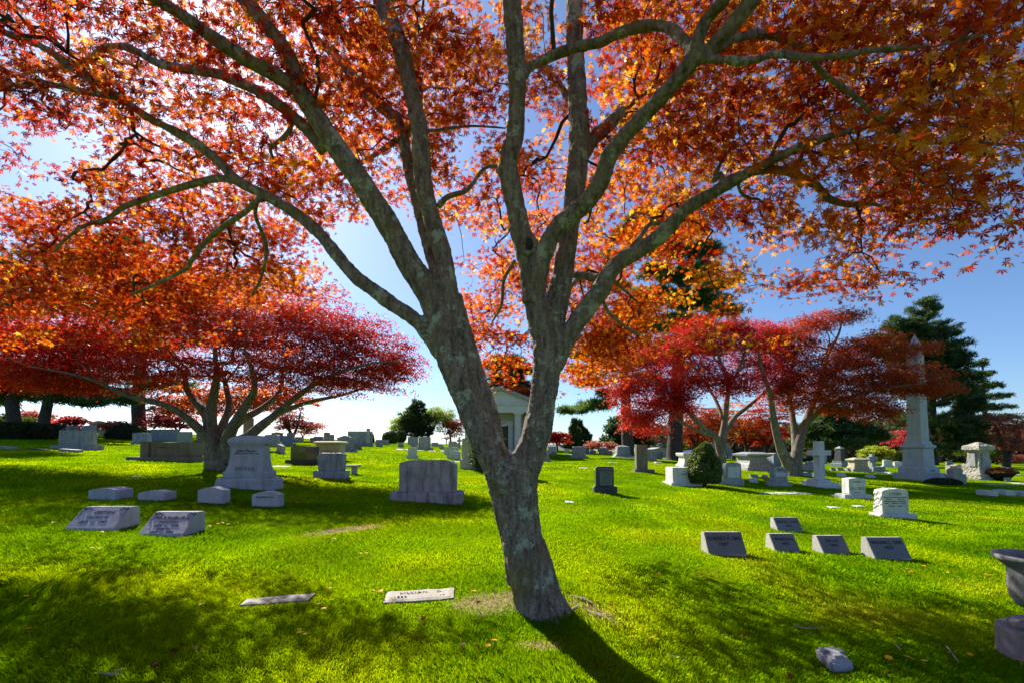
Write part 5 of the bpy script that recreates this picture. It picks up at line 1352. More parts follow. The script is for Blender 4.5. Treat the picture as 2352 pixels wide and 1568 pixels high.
# ---- dark block with the name ANDREWS
stone('small dark granite headstone lettered ANDREWS with pale inscription tablet', 1491, 1536, 1166, 1232, 'dark', 'soft', base=(1486, 1543, 1215), d=.28, roughness=0.014, base_rough=0.02, panel=(1500.5, 1532, 1177, 1212, 'bronze'),
      lines=[('JOHN C.', 1516, 1180.5, 3.2), ('1863 — 1949', 1516, 1185, 3), ('CHRISTINE', 1516, 1190, 3), ('HIS WIFE', 1516, 1195, 3), ('1868 — 1955', 1516, 1200, 3), ('CHARLES E.', 1516, 1206, 3)], tmat='carved')
o = [q for q in bpy.data.objects if q.get('label', '').startswith('small dark granite headstone lettered ANDREWS')][0]
xa, ya, k_, w_ = place(1486, 1543, 1232)
text_part('family_name', [('ANDREWS', 7.5 / k_, (1515 - 1514.5) / k_, (1232 - 1172) / k_)], o, (0, 0.032, 0), M['carved_pale'], depth=0.004, wide=1.1)
# ---- right foreground stones
stone('pale granite headstone lettered LYON with rock faced left end', 2212, 2278, 1222, 1294.5, 'light', 'arch', base=(2204, 2295, 1284), d=.40, roughness=0.03, base_rough=0.008,
      lines=[('LYON', 2244, 1235, 8), ('WILLIAM H. 1871-1946  JOHN S. 1869-1942', 2244, 1243, 2.6), ('HIS WIFE               MARY 1872', 2244, 1248, 2.6), ('FREDERICK HENRY   AGNES MARY', 2244, 1253, 2.6), ('ALICE L.      FLORENCE     GEORGE', 2244, 1258, 2.6), ('ARTHUR E.     HARRIET', 2244, 1265, 2.6)], tmat='carved_soft')
stone('pale headstone lettered STUART between the white cross and the LYON stone', 2128, 2169.5, 1194, 1246, 'light', 'peaklow', base=(2113, 2181, 1235), d=.5,
      lines=[('• STUART •', 2148, 1204, 4.6), ('JAMES S.     MARGARET', 2148, 1219, 2.4), ('1852 — 1929    1860 — 1951', 2148, 1223, 2.2), ('ROBERT B.', 2148, 1230, 2.4)], tmat='carved_soft')
# ---- left background
stone('big grey block on a wide base, leftmost large stone beside the clipped hedges', 141, 217, 1074, 1122, 'grey', 'flat', base=(123, 232, 1112), d=.62, lines=[('FEEROE', 180, 1091, 7)], tmat='carved_pale')
slab('flat marker cut off by the left edge of the picture', -14, 30, 1114, 1121, 'grey', hgt=.10, depmax=.26)
slab('dark low flat marker before the smaller clipped hedge', 68, 114, 1119, 1124, 'dark', hgt=.06, depmax=.26)
slab('grey low flat marker before the big block', 145, 194, 1121, 1129, 'grey', hgt=.12, depmax=.26)
def exedra():
    xa, ya, k, w = place(314, 480, 1151)
    b = empty('monument', (xa, ya, gz(xa, ya))); tag(b, 'low brown wall monument with end pillars carved WEALTHY on a dark platform', 'monument')
    def X(s): return (s - 397) / k
    def Z(r): return (1151 - r) / k
    bm = bmesh.new(); box(bm, X(314), X(482), 0, 1.35, -.2, Z(1141), .01); from_bm('platform', bm, M['mossy'], b)
    for nm, a, c, t in (('pillar', 337, 359, 1102), ('pillar', 436, 464, 1104)):
        bm = bmesh.new(); box(bm, X(a), X(c), .22, 1.0, Z(1141), Z(t), .015); from_bm(nm, bm, M['mossy'], b)
    bm = bmesh.new(); box(bm, X(359) + .002, X(436) - .002, .30, .8, Z(1141), Z(1105), .01); from_bm('wall_block', bm, M['mossy'], b)
    bm = bmesh.new()
    for x0, x1, z0, z1 in ((362, 433, 1108, 1109.5), (362, 433, 1131, 1132.5), (362, 363.6, 1109.5, 1131), (431.4, 433, 1109.5, 1131)):
        box(bm, X(x0), X(x1), .288, .31, Z(z1), Z(z0), .003)
    from_bm('frame', bm, M['mossy'], b)
    text_part('inscription', [('WEALTHY', 7.5 / k, X(399), Z(1118))], b, (0, .2965, 0), M['carved'])
exedra()
stone('low blue grey block directly above the brown wall monument', 377, 439, 1072, 1108, 'slate', 'flat', base=(374, 442, 1103), d=.5, dY=3.5)
stone('plain grey block peeking out left of the low blue grey block', 358, 380, 1073, 1104, 'slate', dY=6)
stone('dark streaked block left of the brown wall monument', 328, 368, 1080, 1108, 'stained', 'peaklow', base=(319, 374, 1104))
stone('grey block on a base to the right above the brown wall monument', 441, 474, 1078, 1116, 'slate', 'flat', base=(438, 481, 1109), dY=1)
stone('small arched stone at the right foot of the brown wall monument', 469, 494, 1127, 1141, 'mossy', 'bow', d=.2, dY=.6)
slab('thick flat marker left of the crimson maple trunk', 480, 501, 1107, 1113, 'mossy', hgt=.16)
stone('tall plain slate slab touching the left limb of the crimson maple', 490, 516, 1074, 1102, 'slate')
slab('small pale flat marker in the shaded grass before the crimson maple', 322, 335, 1190, 1193, 'light')
stone('distant wide dark stone seen between the crimson maple stems', 535, 556, 1081, 1096, 'slate', base=(534, 560, 1094))
stone('distant pale stone seen between the crimson maple stems', 554, 567, 1081, 1097, 'grey')
stone('tall rough stele rising behind the crimson maple limbs', 606, 628, 1043, 1098, 'slate', 'soft', base=(601, 634, 1090), roughness=.03, d=.5)
stone('pale framed block right above the cap of the MEYER monument', 659, 694, 1085, 1115, 'grey', 'arch', base=(655, 702, 1106))
stone('peaked slate block behind the pale framed block', 678, 704, 1079, 1101, 'slate', 'peak')
stone('blue grey block on a dark base left of the thin leaved maple', 703, 729, 1088, 1111, 'slate', base=(702, 736, 1107))
stone('plain block standing close behind the blue grey block', 717, 735, 1081, 1107, 'slate', dY=2.5)
stone('small pale block under the pinkish maples', 737, 757, 1091, 1105, 'grey', base=(736, 758, 1103))
stone('tiny end stone left of the wide grooved stone', 775, 783, 1093, 1104, 'slate')
stone('wide grooved stone left of the narrow grey pillar', 783, 806, 1090, 1104, 'grey', base=(781, 808, 1103))
stone('narrow grey pillar stone on the skyline', 809, 823.5, 1079.5, 1103, 'grey', 'peaklow')
stone('dark rounded stone right behind the narrow grey pillar', 824, 834.5, 1085, 1103, 'slate', 'arch')
def tilted_bench():
    xa, ya, k, w = place(670, 702, 1132)
    b = empty('headstone', (xa, ya, gz(xa, ya))); tag(b, 'leaning slab headstone on a thick footing right of the MEYER monument', 'gravestone')
    bm = bmesh.new(); box(bm, -16 / k, 12 / k, 0, .5, -.15, 6 / k, .01); from_bm('plinth', bm, M['mossy'], b)
    bm = bmesh.new(); prism(bm, [(3 / k, 0), (16 / k, -.05), (17.5 / k, 18 / k), (6 / k, 24 / k)], .03, .45, .01); from_bm('tablet', bm, M['stained'], b)
tilted_bench()
slab('long white flat slab right of the MEYER monument', 676, 714, 1164, 1167, 'white')
stone('polished black granite block on a dark base', 724, 789, 1114, 1160, 'polished', 'peaklow', base=(712, 792, 1148), d=.4, lines=[('MABE', 753, 1124, 6)], tmat='carved_pale', bmat=M['dark'])
def cream():
    xa, ya, k, w = place(790, 846, 1150)
    b = empty('monument', (xa, ya, gz(xa, ya))); tag(b, 'cream stone tomb with broad overhanging cap', 'monument')
    H = 49 / k
    bm = bmesh.new(); box(bm, -w / 2, w / 2, 0, .9, -.2, 40 / k, .01); from_bm('body', bm, M['cream'], b)
    bm = bmesh.new(); rings(bm, [(40 / k, w / 2 + .02, .47), (42 / k, w / 2 + .10, .55), (46 / k, w / 2 + .11, .56), (48.5 / k, w / 2, .45)])
    for v in bm.verts: v.co.y += .45
    from_bm('cap', bm, M['cream'], b)
    text_part('inscription', [('KLEIN', 6 / k, 0, 24 / k)], b, (0, -.003, 0), M['mossy'])
cream()
stone('rock faced grey stone with sunken panel before the cream tomb', 792, 854, 1132, 1195, 'stained', 'soft', base=(782, 862, 1176), d=.45, roughness=.025, base_rough=.02, lines=[('ALBERT', 822, 1152, 6)], tmat='carved_pale', panel=(800, 846, 1147, 1158))
def bench():
    xa, ya, k, w = place(815, 893, 1192, 0.9)
    b = empty('stone_bench', (xa, ya, gz(xa, ya))); tag(b, 'plain stone bench partly hidden by the rock faced stone', 'bench')
    bm = bmesh.new(); box(bm, -39 / k, 39 / k, 0, .42, 19 / k, 24 / k, .01); from_bm('seat', bm, M['grey'], b)
    for s in (-1, 1):
        bm = bmesh.new(); box(bm, (24 if s > 0 else -32) / k, (32 if s > 0 else -24) / k, .05, .37, -.2, 19 / k - .002, .008); from_bm('leg', bm, M['grey'], b)
bench()
stone('bulky serpentine topped stone right of the cream tomb', 841, 880, 1088, 1128, 'slate', 'serp', base=(838, 889, 1120), roughness=.02)
stone('huge square rock pitched stone on the skyline', 869, 915, 1077, 1113, 'grey', 'flat', roughness=.03, d=1.1)
stone('white post of a cross standing behind the huge square stone', 916, 922.5, 1070, 1108, 'grey', dY=5, name='headstone', d=.4)
stone('crossbar stone beside the white post behind the clipped boxwood', 922.5, 930, 1078, 1108, 'grey', dY=5, d=.3)
stone('small low block right of the bulky serpentine stone', 884, 903, 1111, 1123, 'mossy')
stone('tiny blue arched stone before the huge square stone', 893, 909, 1105, 1112, 'slate', 'bow')
stone('blue grey low block before the clipped upright boxwood', 915, 932, 1106, 1115, 'slate')
stone('dark arched low block left of the pair of boxwood balls', 940, 956, 1107, 1117, 'slate', 'bow')
stone('distant long low vault left of the boxwood balls', 938, 960, 1098, 1110, 'slate', base=(937, 963, 1107), d=2.0)
stone('small dark round topped stone before the rear boxwood ball', 995, 1009, 1108, 1118, 'slate', 'bow')
stone('small pale round topped stone just behind the dark one', 996, 1008, 1105, 1114, 'grey', 'bow', dY=2.5)
slab('white slab left of the small round topped stone on its base', 989, 1006, 1119, 1123.5, 'white')
slab('white slab touching the small headstone on its base from the left', 1010, 1019, 1120, 1123.5, 'white')
slab('white slab between the small headstone and the big pale square stone', 1041, 1057, 1122, 1125.5, 'white', dY=0)
slab('white slab right of the big pale square stone', 1071, 1088, 1123.5, 1127, 'white')
slab('white slab near the twin light headstones', 1100, 1110, 1123.5, 1127, 'white')
stone('pale square stone left behind the big square stone', 1019, 1036, 1091, 1111, 'grey')
stone('dark slim stone between the two pale square stones', 1036, 1045, 1091, 1111, 'slate', dY=1.5)
stone('big pale square stone on a wide base before the dark evergreen', 1045.5, 1075, 1090, 1124.5, 'grey', 'peaklow', base=(1041.5, 1082, 1118))
stone('small arched headstone on a base above the big weathered block', 1019.5, 1041, 1116.5, 1145, 'light', 'arch', base=(1015, 1044, 1137))
stone('tiny dark round stone left of the big pale square stone', 1026, 1036, 1107, 1114, 'slate', 'bow')
stone('little dark bow topped stone at the foot of the big pale square stone', 1031, 1043, 1110, 1117, 'slate', 'bow', dY=-.5)
stone('dark low stone right of the big pale square stone', 1098, 1110, 1112, 1122, 'slate', 'bow')
stone('low dark block on the skyline right of the evergreen', 1086, 1106, 1109, 1117, 'slate', dY=3)
stone('distant pale block at the evergreen trunk', 1079, 1095, 1105, 1115, 'grey')
stone('pale arched headstone, rear of the twin pair by the main trunk', 1110, 1146, 1115, 1136, 'light', 'bow')
stone('pale arched headstone, front of the twin pair by the main trunk', 1116, 1150, 1124, 1146, 'light', 'bow')
stone('plain grey block above the twin arched headstones', 1121, 1141, 1102, 1118, 'grey')
stone('grey block touching the cross above the twin arched headstones', 1134, 1151, 1106, 1119, 'slate', dY=-1)
def cross(label, xl, xr, yt, yb, arm0, arm1, pw, mat, base=(), d=.2, name='cross_monument', dY=0.0, celtic=False, roughness=0, lines=None, rz=0.0):
    xa, ya, k, w = place(xl, xr, yb, dY)
    b = empty(name, (xa, ya, gz(xa, ya)), rz); tag(b, label, 'cross')
    c0 = 0.0; z0 = 0.0
    for i, (bl, br, bt, ex) in enumerate(base):
        bm = bmesh.new(); zt = (yb - bt) / k
        box(bm, (bl - (xl + xr) / 2) / k, (br - (xl + xr) / 2) / k, ex * 1.0, (2 * base[0][4] if len(base[0]) > 4 else 1.3) - ex, z0 if i else -.2, zt, .01)
        if roughness: rough(bm, roughness, .1)
        from_bm('step', bm, M[mat], b); z0 = zt
    yc = .65
    hw = pw / 2 / k
    H = (yb - yt) / k; a0, a1 = (yb - arm1) / k, (yb - arm0) / k
    aw = (xr - xl) / 2 / k
    pts = [(-hw * 1.08, z0), (hw * 1.08, z0), (hw, a0), (aw, a0), (aw, a1), (hw, a1), (hw, H), (-hw, H), (-hw, a1), (-aw, a1), (-aw, a0), (-hw, a0)]
    bm = bmesh.new(); prism(bm, pts, yc - d, yc + d, .012)
    if roughness: rough(bm, roughness, .08)
    cr = from_bm('cross', bm, M[mat], b)
    if celtic:
        t = Tubes(); zc = (a0 + a1) / 2
        t.add([Vector((math.cos(a) * aw * .72, yc, zc + math.sin(a) * aw * .72)) for a in np.linspace(0, 2 * math.pi, 25)], [aw * .13] * 25, 6)
        link('ring', t.mesh('ring'), M[mat], b)
    return b
cross('small pale cross just above the grey blocks beside the main trunk', 1141, 1152, 1092, 1119, 1097, 1103, 4, 'grey', d=.15)
cross('distant dark cross standing on the skyline by the main trunk', 1112, 1118, 1094, 1112, 1097, 1099, 2.2, 'slate', d=.1, dY=4)
def tall_white():
    xa, ya, k, w = place(1150, 1215, 1172.6)
    b = empty('monument', (xa, ya, gz(xa, ya))); tag(b, 'white pillar monument on a square base half hidden by the main trunk', 'monument')
    bm = bmesh.new(); box(bm, -w / 2, w / 2, 0, 1.0, -.2, 26 / k, .015); from_bm('plinth', bm, M['white'], b)
    bm = bmesh.new(); box(bm, -w / 2 + .07, w / 2 - .07, .1, .9, 26 / k, 78 / k, .02); from_bm('shaft', bm, M['white'], b)
tall_white()
slab('thin white slab left of the white pillar monument', 1135, 1149, 1152, 1155, 'white')
# ---- right of the trunk
stone('slim pale stone touching the right side of the main trunk', 1352, 1373, 1125, 1152, 'grey', base=(1348, 1378, 1147))
stone('white framed block right of the slim pale stone', 1371, 1392, 1115, 1133, 'light', base=(1370, 1393, 1131))
stone('small dark capped stone before the white framed block', 1379, 1390, 1127, 1136, 'grey', 'bow', base=(1375, 1391, 1133))
stone('faint pale stone on the skyline left of the pointed evergreens', 1411, 1424, 1120, 1131, 'light', 'peaklow')
slab('pale slab before the rock ended wide stone', 1411, 1430, 1133, 1136, 'light')
stone('wide stone with rock faced left end below the pointed evergreens', 1432, 1465, 1115.5, 1144, 'grey', 'soft', base=(1427, 1471, 1139), roughness=.03, d=.6)
stone('plain end of a stone behind the wide rock ended stone', 1463, 1473, 1117, 1134, 'slate', dY=2)
stone('low slate block right of the pointed evergreens', 1475, 1490, 1124, 1134, 'slate')
stone('broad serpentine topped stone left of the peaked monument', 1498, 1521, 1118, 1136, 'slate', 'serp')
stone('half hidden stone between the serpentine topped one and the peaked monument', 1520, 1531, 1125, 1137, 'slate', 'bow', dY=2)
def peaked():
    xa, ya, k, w = place(1538, 1583, 1142)
    b = empty('monument', (xa, ya, gz(xa, ya))); tag(b, 'peaked blue grey monument on pale slabs before the left pine', 'monument')
    bm = bmesh.new(); box(bm, -.3 - w / 2, w / 2 + .25, -.55, 2.2, -.2, .06, .01); from_bm('platform', bm, M['white'], b)
    bm = bmesh.new(); rings(bm, [(.06, w / 2, .62), (4 / k, w / 2 - .03, .6), (8 / k, w / 2 - .22, .48), (25 / k, w / 2 - .28, .44), (26.5 / k, w / 2 - .28, .44), (30.5 / k, .1, .1)])
    for v in bm.verts: v.co.y += .66
    from_bm('body', bm, M['slate'], b)
peaked()
slab('pale flat marker in the sun, nearer the tall grey stele', 1525, 1544, 1152, 1156, 'light')
slab('thin pale flat marker above and left of the ANDREWS stone', 1450, 1472, 1168.5, 1170.5, 'light')
slab('tiny flat marker on the open lawn right of the main trunk', 1415, 1436, 1254, 1258, 'light')
slab('little white slab before the thick pine trunk', 1640, 1657, 1153, 1157.5, 'light', hgt=.1)
stone('tall square grey stele on a stepped base left of the thick pine trunk', 1593, 1621, 1110, 1179.5, 'mossy', 'flat', base=(1588, 1637, 1172), d=.55, name='headstone')
stone('rough wide stone immediately behind the tall square stele', 1618, 1642, 1122, 1152, 'grey', 'soft', roughness=.02)
stone('blue grey small stone right behind the rough wide stone', 1641, 1655, 1131, 1145, 'slate', 'soft')
def vault(label, x0, x1, yt, yb, dY=0.0, crossed=True, mat='grey'):
    xa, ya, k, w = place(x0, x1, yb, dY)
    b = empty('vault', (xa, ya, gz(xa, ya))); tag(b, label, 'tomb')
    H = (yb - yt) / k
    bm = bmesh.new(); box(bm, -w / 2, w / 2, 0, 3, -.3, H * .72, .02); from_bm('wall', bm, M[mat], b)
    bm = bmesh.new(); prism(bm, [(-w / 2 - .1, H * .72), (w / 2 + .1, H * .72), (w / 2 + .1, H * .8), (0, H), (-w / 2 - .1, H * .8)], -.1, 3.1, .01); from_bm('roof', bm, M[mat], b)
    bm = bmesh.new(); box(bm, -w * .1, w * .1, -.02, .02, 0, H * .5, .005); from_bm('door', bm, M['doorway'], b)
    if crossed:
        t = Tubes(); t.add([Vector((0, .3, H * .95)), Vector((0, .3, H * 1.4))], [.09, .09], 4); t.add([Vector((-.3, .3, H * 1.22)), Vector((.3, .3, H * 1.22))], [.09, .09], 4)
        t.add([Vector((math.cos(a) * .2, .3, H * 1.22 + math.sin(a) * .2)) for a in np.linspace(0, 6.283, 17)], [.05] * 17, 5)
        link('cross', t.mesh('cross'), M['slate'], b)
vault('distant low vault with a ringed cross on its roof peak', 1633, 1672, 1117, 1142)
vault('low grey vault with a flat gable behind the left clipped dome', 222, 272, 1050, 1080, crossed=False)
cross('dark ringed cross on the far left skyline', 135, 152, 1043, 1082, 1048, 1055, 5, 'dark', celtic=True, d=.15)
stone('long slate wall stone behind the big grey block at left', 128, 175, 1062, 1094, 'slate', d=.6)
stone('pale square stone behind the right end of the big grey block', 203, 234, 1062, 1094, 'grey', 'peaklow', dY=-2)
stone('dark block left of the clipped dome shrub', 245, 272, 1064, 1086, 'slate', 'peaklow')
stone('dark flat roofed stone between the two left pine trunks', 62, 97, 1051, 1078, 'slate', d=1.0)
stone('dark blue stone glimpsed at the left edge under the hedge', -6, 12, 1078, 1093, 'slate')
stone('dark hedge shadowed stone left of the huge slate wall stone', 176, 196, 1062, 1084, 'slate', dY=2)
# PARR block
stone('massive pale block lettered PARR beside the lumpy dwarf evergreen', 1685, 1739, 1168, 1215, 'light', 'flat', base=(1679, 1756, 1206), d=1.05, lines=[('PARR', 1712, 1185, 4.5)], tmat='carved_soft', cat='monument', name='monument')
def pedestal():
    xa, ya, k, w = place(1708, 1752, 1166)
    b = empty('monument', (xa, ya, gz(xa, ya))); tag(b, 'white waisted pedestal tomb with moulded cap behind the PARR block', 'monument')
    bm = bmesh.new(); rings(bm, [(-.2, w / 2, .75), (3 / k, w / 2, .75), (8 / k, w / 2 - .12, .62), (14 / k, w / 2 - .17, .56), (24 / k, w / 2 - .18, .55), (27 / k, w / 2 - .12, .6)])
    for v in bm.verts: v.co.y += .75
    from_bm('body', bm, M['white'], b)
    bm = bmesh.new(); rings(bm, [(27 / k, w / 2 - .06, .68), (32 / k, w / 2 - .02, .72), (35 / k, w / 2 - .05, .68)])
    for v in bm.verts: v.co.y += .75
    from_bm('cap', bm, M['white'], b)
pedestal()
stone('pinkish capped low tomb left of the slender maple trunk', 1778, 1797, 1146, 1158, 'cream', 'flat', base=(1776, 1799, 1156), dY=1.5, d=.8)
stone('slate block just right of the slender maple trunk', 1816, 1829, 1127, 1148, 'slate', dY=2)
stone('dark narrow block right of the slate block', 1829, 1839, 1134, 1150, 'dark', dY=2)
stone('sunlit pale block on a base far behind the arched grey stone', 1848, 1873, 1137, 1150, 'white', base=(1843, 1880, 1147))
slab('pale slab right of the sunlit pale block', 1866, 1882, 1151, 1155, 'light', hgt=.1)
stone('flat white stone glimpsed left of the white pedestal tomb', 1696, 1709, 1134, 1146, 'white', dY=2)
stone('arched grey headstone with recessed tablet right of the dwarf evergreen', 1817, 1856, 1155, 1212, 'grey', 'arch', base=(1811, 1861, 1197), d=.42, roughness=.018, panel=(1822, 1852, 1166, 1193, 'light'), lines=[('BAYARD', 1836, 1203, 4)], tmat='carved_soft')
def big_tomb():
    xa, ya, k, w = place(1869, 1936, 1177)
    b = empty('monument', (xa, ya, gz(xa, ya))); tag(b, 'large grey tomb with heavy moulded lid between the two red maples', 'monument')
    def H(r): return (1177 - r) / k
    bm = bmesh.new(); rings(bm, [(-.3, w / 2, 1.1), (H(1168), w / 2, 1.1), (H(1167), w / 2 - .1, 1.0), (H(1160), w / 2 - .16, .95), (H(1157), w / 2 - .27, .86), (H(1142), w / 2 - .32, .82)])
    for v in bm.verts: v.co.y += 1.1
    from_bm('body', bm, M['grey'], b)
    bm = bmesh.new(); rings(bm, [(H(1142), w / 2 - .26, .86), (H(1138), w / 2 - .06, 1.02), (H(1134), w / 2 - .03, 1.05), (H(1129), w / 2 - .5, .6)])
    for v in bm.verts: v.co.y += 1.1
    from_bm('lid', bm, M['slate'], b)
big_tomb()
stone('dark tomb with flat lid right behind the large grey tomb', 1933, 1952, 1131, 1168, 'slate', 'peaklow', dY=2, d=1.2)
stone('black low block left of the large grey tomb', 1864, 1876, 1161, 1168, 'dark')
stone('rock faced headstone with light inscription tablet below the forked rust maple', 1936, 1972, 1168, 1215, 'grey', 'flat', base=(1929, 1982, 1204), d=.42, roughness=.03, base_rough=.02, panel=(1941, 1969, 1180, 1190, 'light'), lines=[('BLISS', 1954, 1173, 5)], tmat='carved')
bg = 'small slanted markers before the large grey tomb'
def small_slant(label, xl, xr, yt, yb, mat='light', group=bg):
    bevel_marker(label, xl, xr, yb, yt, 0, mat, None, d=.10, lean=.18, group=group, ht=(yb - yt) / place(xl, xr, yb)[2])
small_slant('small slanted marker, upper one right of the arched grey headstone', 1880, 1898, 1185, 1194, 'slate')
small_slant('small slanted marker, lower one right of the arched grey headstone', 1880, 1897, 1197, 1206, 'light')
small_slant('small slanted marker touching the rock faced headstone', 1913, 1923, 1186, 1194, 'slate')
slab('first of three white slabs in a line on the lawn, leftmost', 1911, 1946, 1230.5, 1234.5, 'light')
slab('second of three white slabs in a line on the lawn, middle one', 1950, 1991, 1230.5, 1234.5, 'light')
slab('third of three white slabs in a line on the lawn, nearest the white cross', 1993, 2033, 1230.5, 1234.5, 'light')
slab('thin pale slab below the STUART headstone', 2080, 2103, 1267, 1270, 'light')
slab('thin grey slab between the STUART and LYON stones', 2144, 2166, 1264, 1267, 'light')
slab('pale slab leaning out left of the STUART headstone base', 2090, 2108, 1237, 1240, 'white')
stone('wide grey stone behind the left arm of the white cross', 2024, 2060, 1152, 1175, 'grey', base=(2020, 2066, 1172), d=.6)
stone('darker stepped stone behind the wide grey stone', 2042, 2066, 1139, 1160, 'slate', dY=3)
stone('white capped tomb left behind the cross arm', 2030, 2050, 1138, 1152, 'white', 'peaklow', dY=6, d=1)
stone('rounded boulder marker beside the rust maple foot', 1991, 2001, 1179, 1189, 'grey', 'round', name='low_marker', cat='grave marker')
stone('rounded boulder marker, left of the pair before the wide grey stone', 2009, 2031, 1179, 1190, 'slate', 'bow', name='low_marker', cat='grave marker', roughness=.01)
stone('rounded boulder marker, right of the pair before the wide grey stone', 2036, 2058, 1179, 1190, 'slate', 'bow', name='low_marker', cat='grave marker', roughness=.01)
stone('small white capped stone left of the wide grey stone', 2009, 2018, 1158, 1172, 'white', base=(2007, 2019, 1166))
stone('dull stone half behind the forked rust maple', 1995, 2003, 1158, 1170, 'slate', 'arch')
cross('white stone cross on three wide steps', 2052, 2099, 1101.5, 1220, 1124.5, 1138, 13.2, 'light', base=((2044, 2112, 1213.5, 0), (2050, 2104, 1206, .12), (2056, 2092, 1199.5, .28)), d=.21)
def small_obelisk():
    xa, ya, k, w = place(2084, 2112, 1166, 1.0)
    b = empty('obelisk', (xa, ya, gz(xa, ya)), R(20)); tag(b, 'short dark obelisk with pale pyramid tip behind the white cross', 'monument')
    bm = bmesh.new(); rings(bm, [(-.2, w / 2, w / 2), (8 / k, w / 2, w / 2), (9 / k, w * .4, w * .4), (14 / k, w * .4, w * .4)]); from_bm('plinth', bm, M['slate'], b)
    bm = bmesh.new(); rings(bm, [(14 / k, w * .31, w * .31), (44 / k, w * .23, w * .23)]); from_bm('shaft', bm, M['dark'], b)
    bm = bmesh.new(); rings(bm, [(44 / k, w * .26, w * .26), (46 / k, w * .26, w * .26), (51 / k, .01, .01)]); from_bm('tip', bm, M['grey'], b)
small_obelisk()
stone('slate tapered stone right of the short dark obelisk', 2097, 2110, 1153, 1165, 'grey', 'flat')
def capped(label, x0, x1, yt, yb, mat='cream', capr=.16, dd=.9, mid=None):
    xa, ya, k, w = place(x0, x1, yb)
    b = empty('monument', (xa, ya, gz(xa, ya))); tag(b, label, 'monument')
    H = (yb - yt) / k
    bm = bmesh.new(); rings(bm, [(-.2, w / 2, dd / 2), (H * .22, w / 2, dd / 2), (H * .24, w * .40, dd * .42), (H * .38, w * .40, dd * .42), (H * .40, w * .36, dd * .38), (H * .78, w * .34, dd * .36)])
    for v in bm.verts: v.co.y += dd / 2
    from_bm('body', bm, M[mat], b)
    bm = bmesh.new(); rings(bm, [(H * .78, w * .36, dd * .40), (H * .82, w * .45, dd * .5), (H * .88, w * .45, dd * .5), (H, w * .18, dd * .2)])
    for v in bm.verts: v.co.y += dd / 2
    from_bm('cap', bm, M[mat], b)
capped('cream tomb with sloping pagoda cap', 2133, 2180, 1143, 1179)
cross('rough grey cross among rocks right of the cream pagoda capped tomb', 2186, 2208, 1134, 1178, 1141, 1149, 7, 'slate', celtic=False, d=.18, roughness=.02, base=((2184, 2214, 1166, 0), ))
stone('cream block behind the pagoda capped tomb', 2172, 2190, 1152, 1170, 'cream', 'peaklow', dY=1.5)
stone('pale square stone on a base behind the rough grey cross', 2209, 2228, 1148, 1168, 'light', 'peaklow', base=(2206, 2234, 1164), dY=1.5)
stone('pale block touching the left side of the obelisk die', 2235, 2256, 1152, 1168, 'light', 'peaklow', dY=1)
slab('weathered slab below the pale square stone', 2212, 2222, 1173, 1177, 'grey', hgt=.12)
slab('pale slab left of the obelisk step', 2226, 2241, 1179, 1183, 'light', hgt=.1)
slab('pale flat marker below the rough cross, left one', 2185, 2200, 1178, 1182, 'light', hgt=.08)
slab('pale flat marker below the rough cross, right one', 2205, 2219, 1179, 1182.5, 'light', hgt=.08)
g3 = 'row of little dark slanted markers before the pagoda capped tomb'
small_slant('little dark marker right beside the white cross', 2081, 2091, 1168, 1176, 'slate', g3)
small_slant('little dark marker second from the white cross', 2097, 2111, 1168, 1176, 'slate', g3)
small_slant('little dark marker third from the white cross', 2122, 2136, 1169, 1177.5, 'slate', g3)
small_slant('little dark marker at the left foot of the pagoda capped tomb', 2140, 2157, 1170, 1178, 'slate', g3)
small_slant('grey slanted marker in the shade above the STUART stone', 2099, 2118, 1181.5, 1190.5, 'light', 'slanted markers in the shade')
small_slant('grey slanted marker in the shade left of the obelisk steps', 2171, 2190, 1185, 1193, 'light', 'slanted markers in the shade')
# ---- the tall obelisk
def obelisk():
    xa, ya = hs(2319, 1203)
    k = F / S2V / ya; rz = R(20.7)
    w = (2365.6 - 2228) / k / 1.81
    # the near corner is the (+x,-y) corner... centre lies behind it
    cx = xa - (w / 2 * math.cos(rz) * -1 + w / 2 * math.sin(rz)) ; 
    c, s = math.cos(rz), math.sin(rz)
    # local corner (-w/2,-w/2) rotated
    ox = (-w / 2) * c - (-w / 2) * s; oy = (-w / 2) * s + (-w / 2) * c
    cx, cy = xa - ox, ya - oy
    b = empty('obelisk', (cx, cy, gz(xa, ya)), rz); tag(b, 'tall pale granite obelisk on a moulded pedestal, highest monument at right', 'monument')
    kk = k * ya / (ya + .2)
    def H(r): return (1203 - r) / k * 1.0
    u = w / 137.6
    def part(nm, secs, mat='obel'):
        bm = bmesh.new(); rings(bm, [(z, a, a) for z, a in secs]); bmesh.ops.bevel(bm, geom=[e for e in bm.edges], offset=.008, segments=1, affect='EDGES', clamp_overlap=True)
        return from_bm(nm, bm, M[mat], b)
    part('lower_step', [(-.4, w / 2), (H(1183), w / 2)])
    st = part('upper_step', [(H(1183), w / 2 * .80), (H(1170), w / 2 * .80), (H(1166), w / 2 * .68)])
    part('die', [(H(1166), w / 2 * .62), (H(1121), w / 2 * .585)])
    part('cornice', [(H(1121), w / 2 * .60), (H(1117), w / 2 * .70), (H(1112), w / 2 * .70), (H(1109), w / 2 * .56), (H(1101), w / 2 * .50)])
    part('shaft', [(H(1101), w / 2 * .44), (H(857), w / 2 * .325)])
    part('tip', [(H(857), w / 2 * .325), (H(823), .01)])
    text_part('inscription', [('HINDE', .16, .0, H(1176))], b, (.02, -w / 2 * .80 - .004, 0), M['carved_pale'], depth=.006)
M['obel'] = stone_mat('obelisk_granite', (0.42, 0.43, 0.45), (0.56, 0.57, 0.59), 0.3, 0.3, (0.13, 0.12, 0.12))
obelisk()
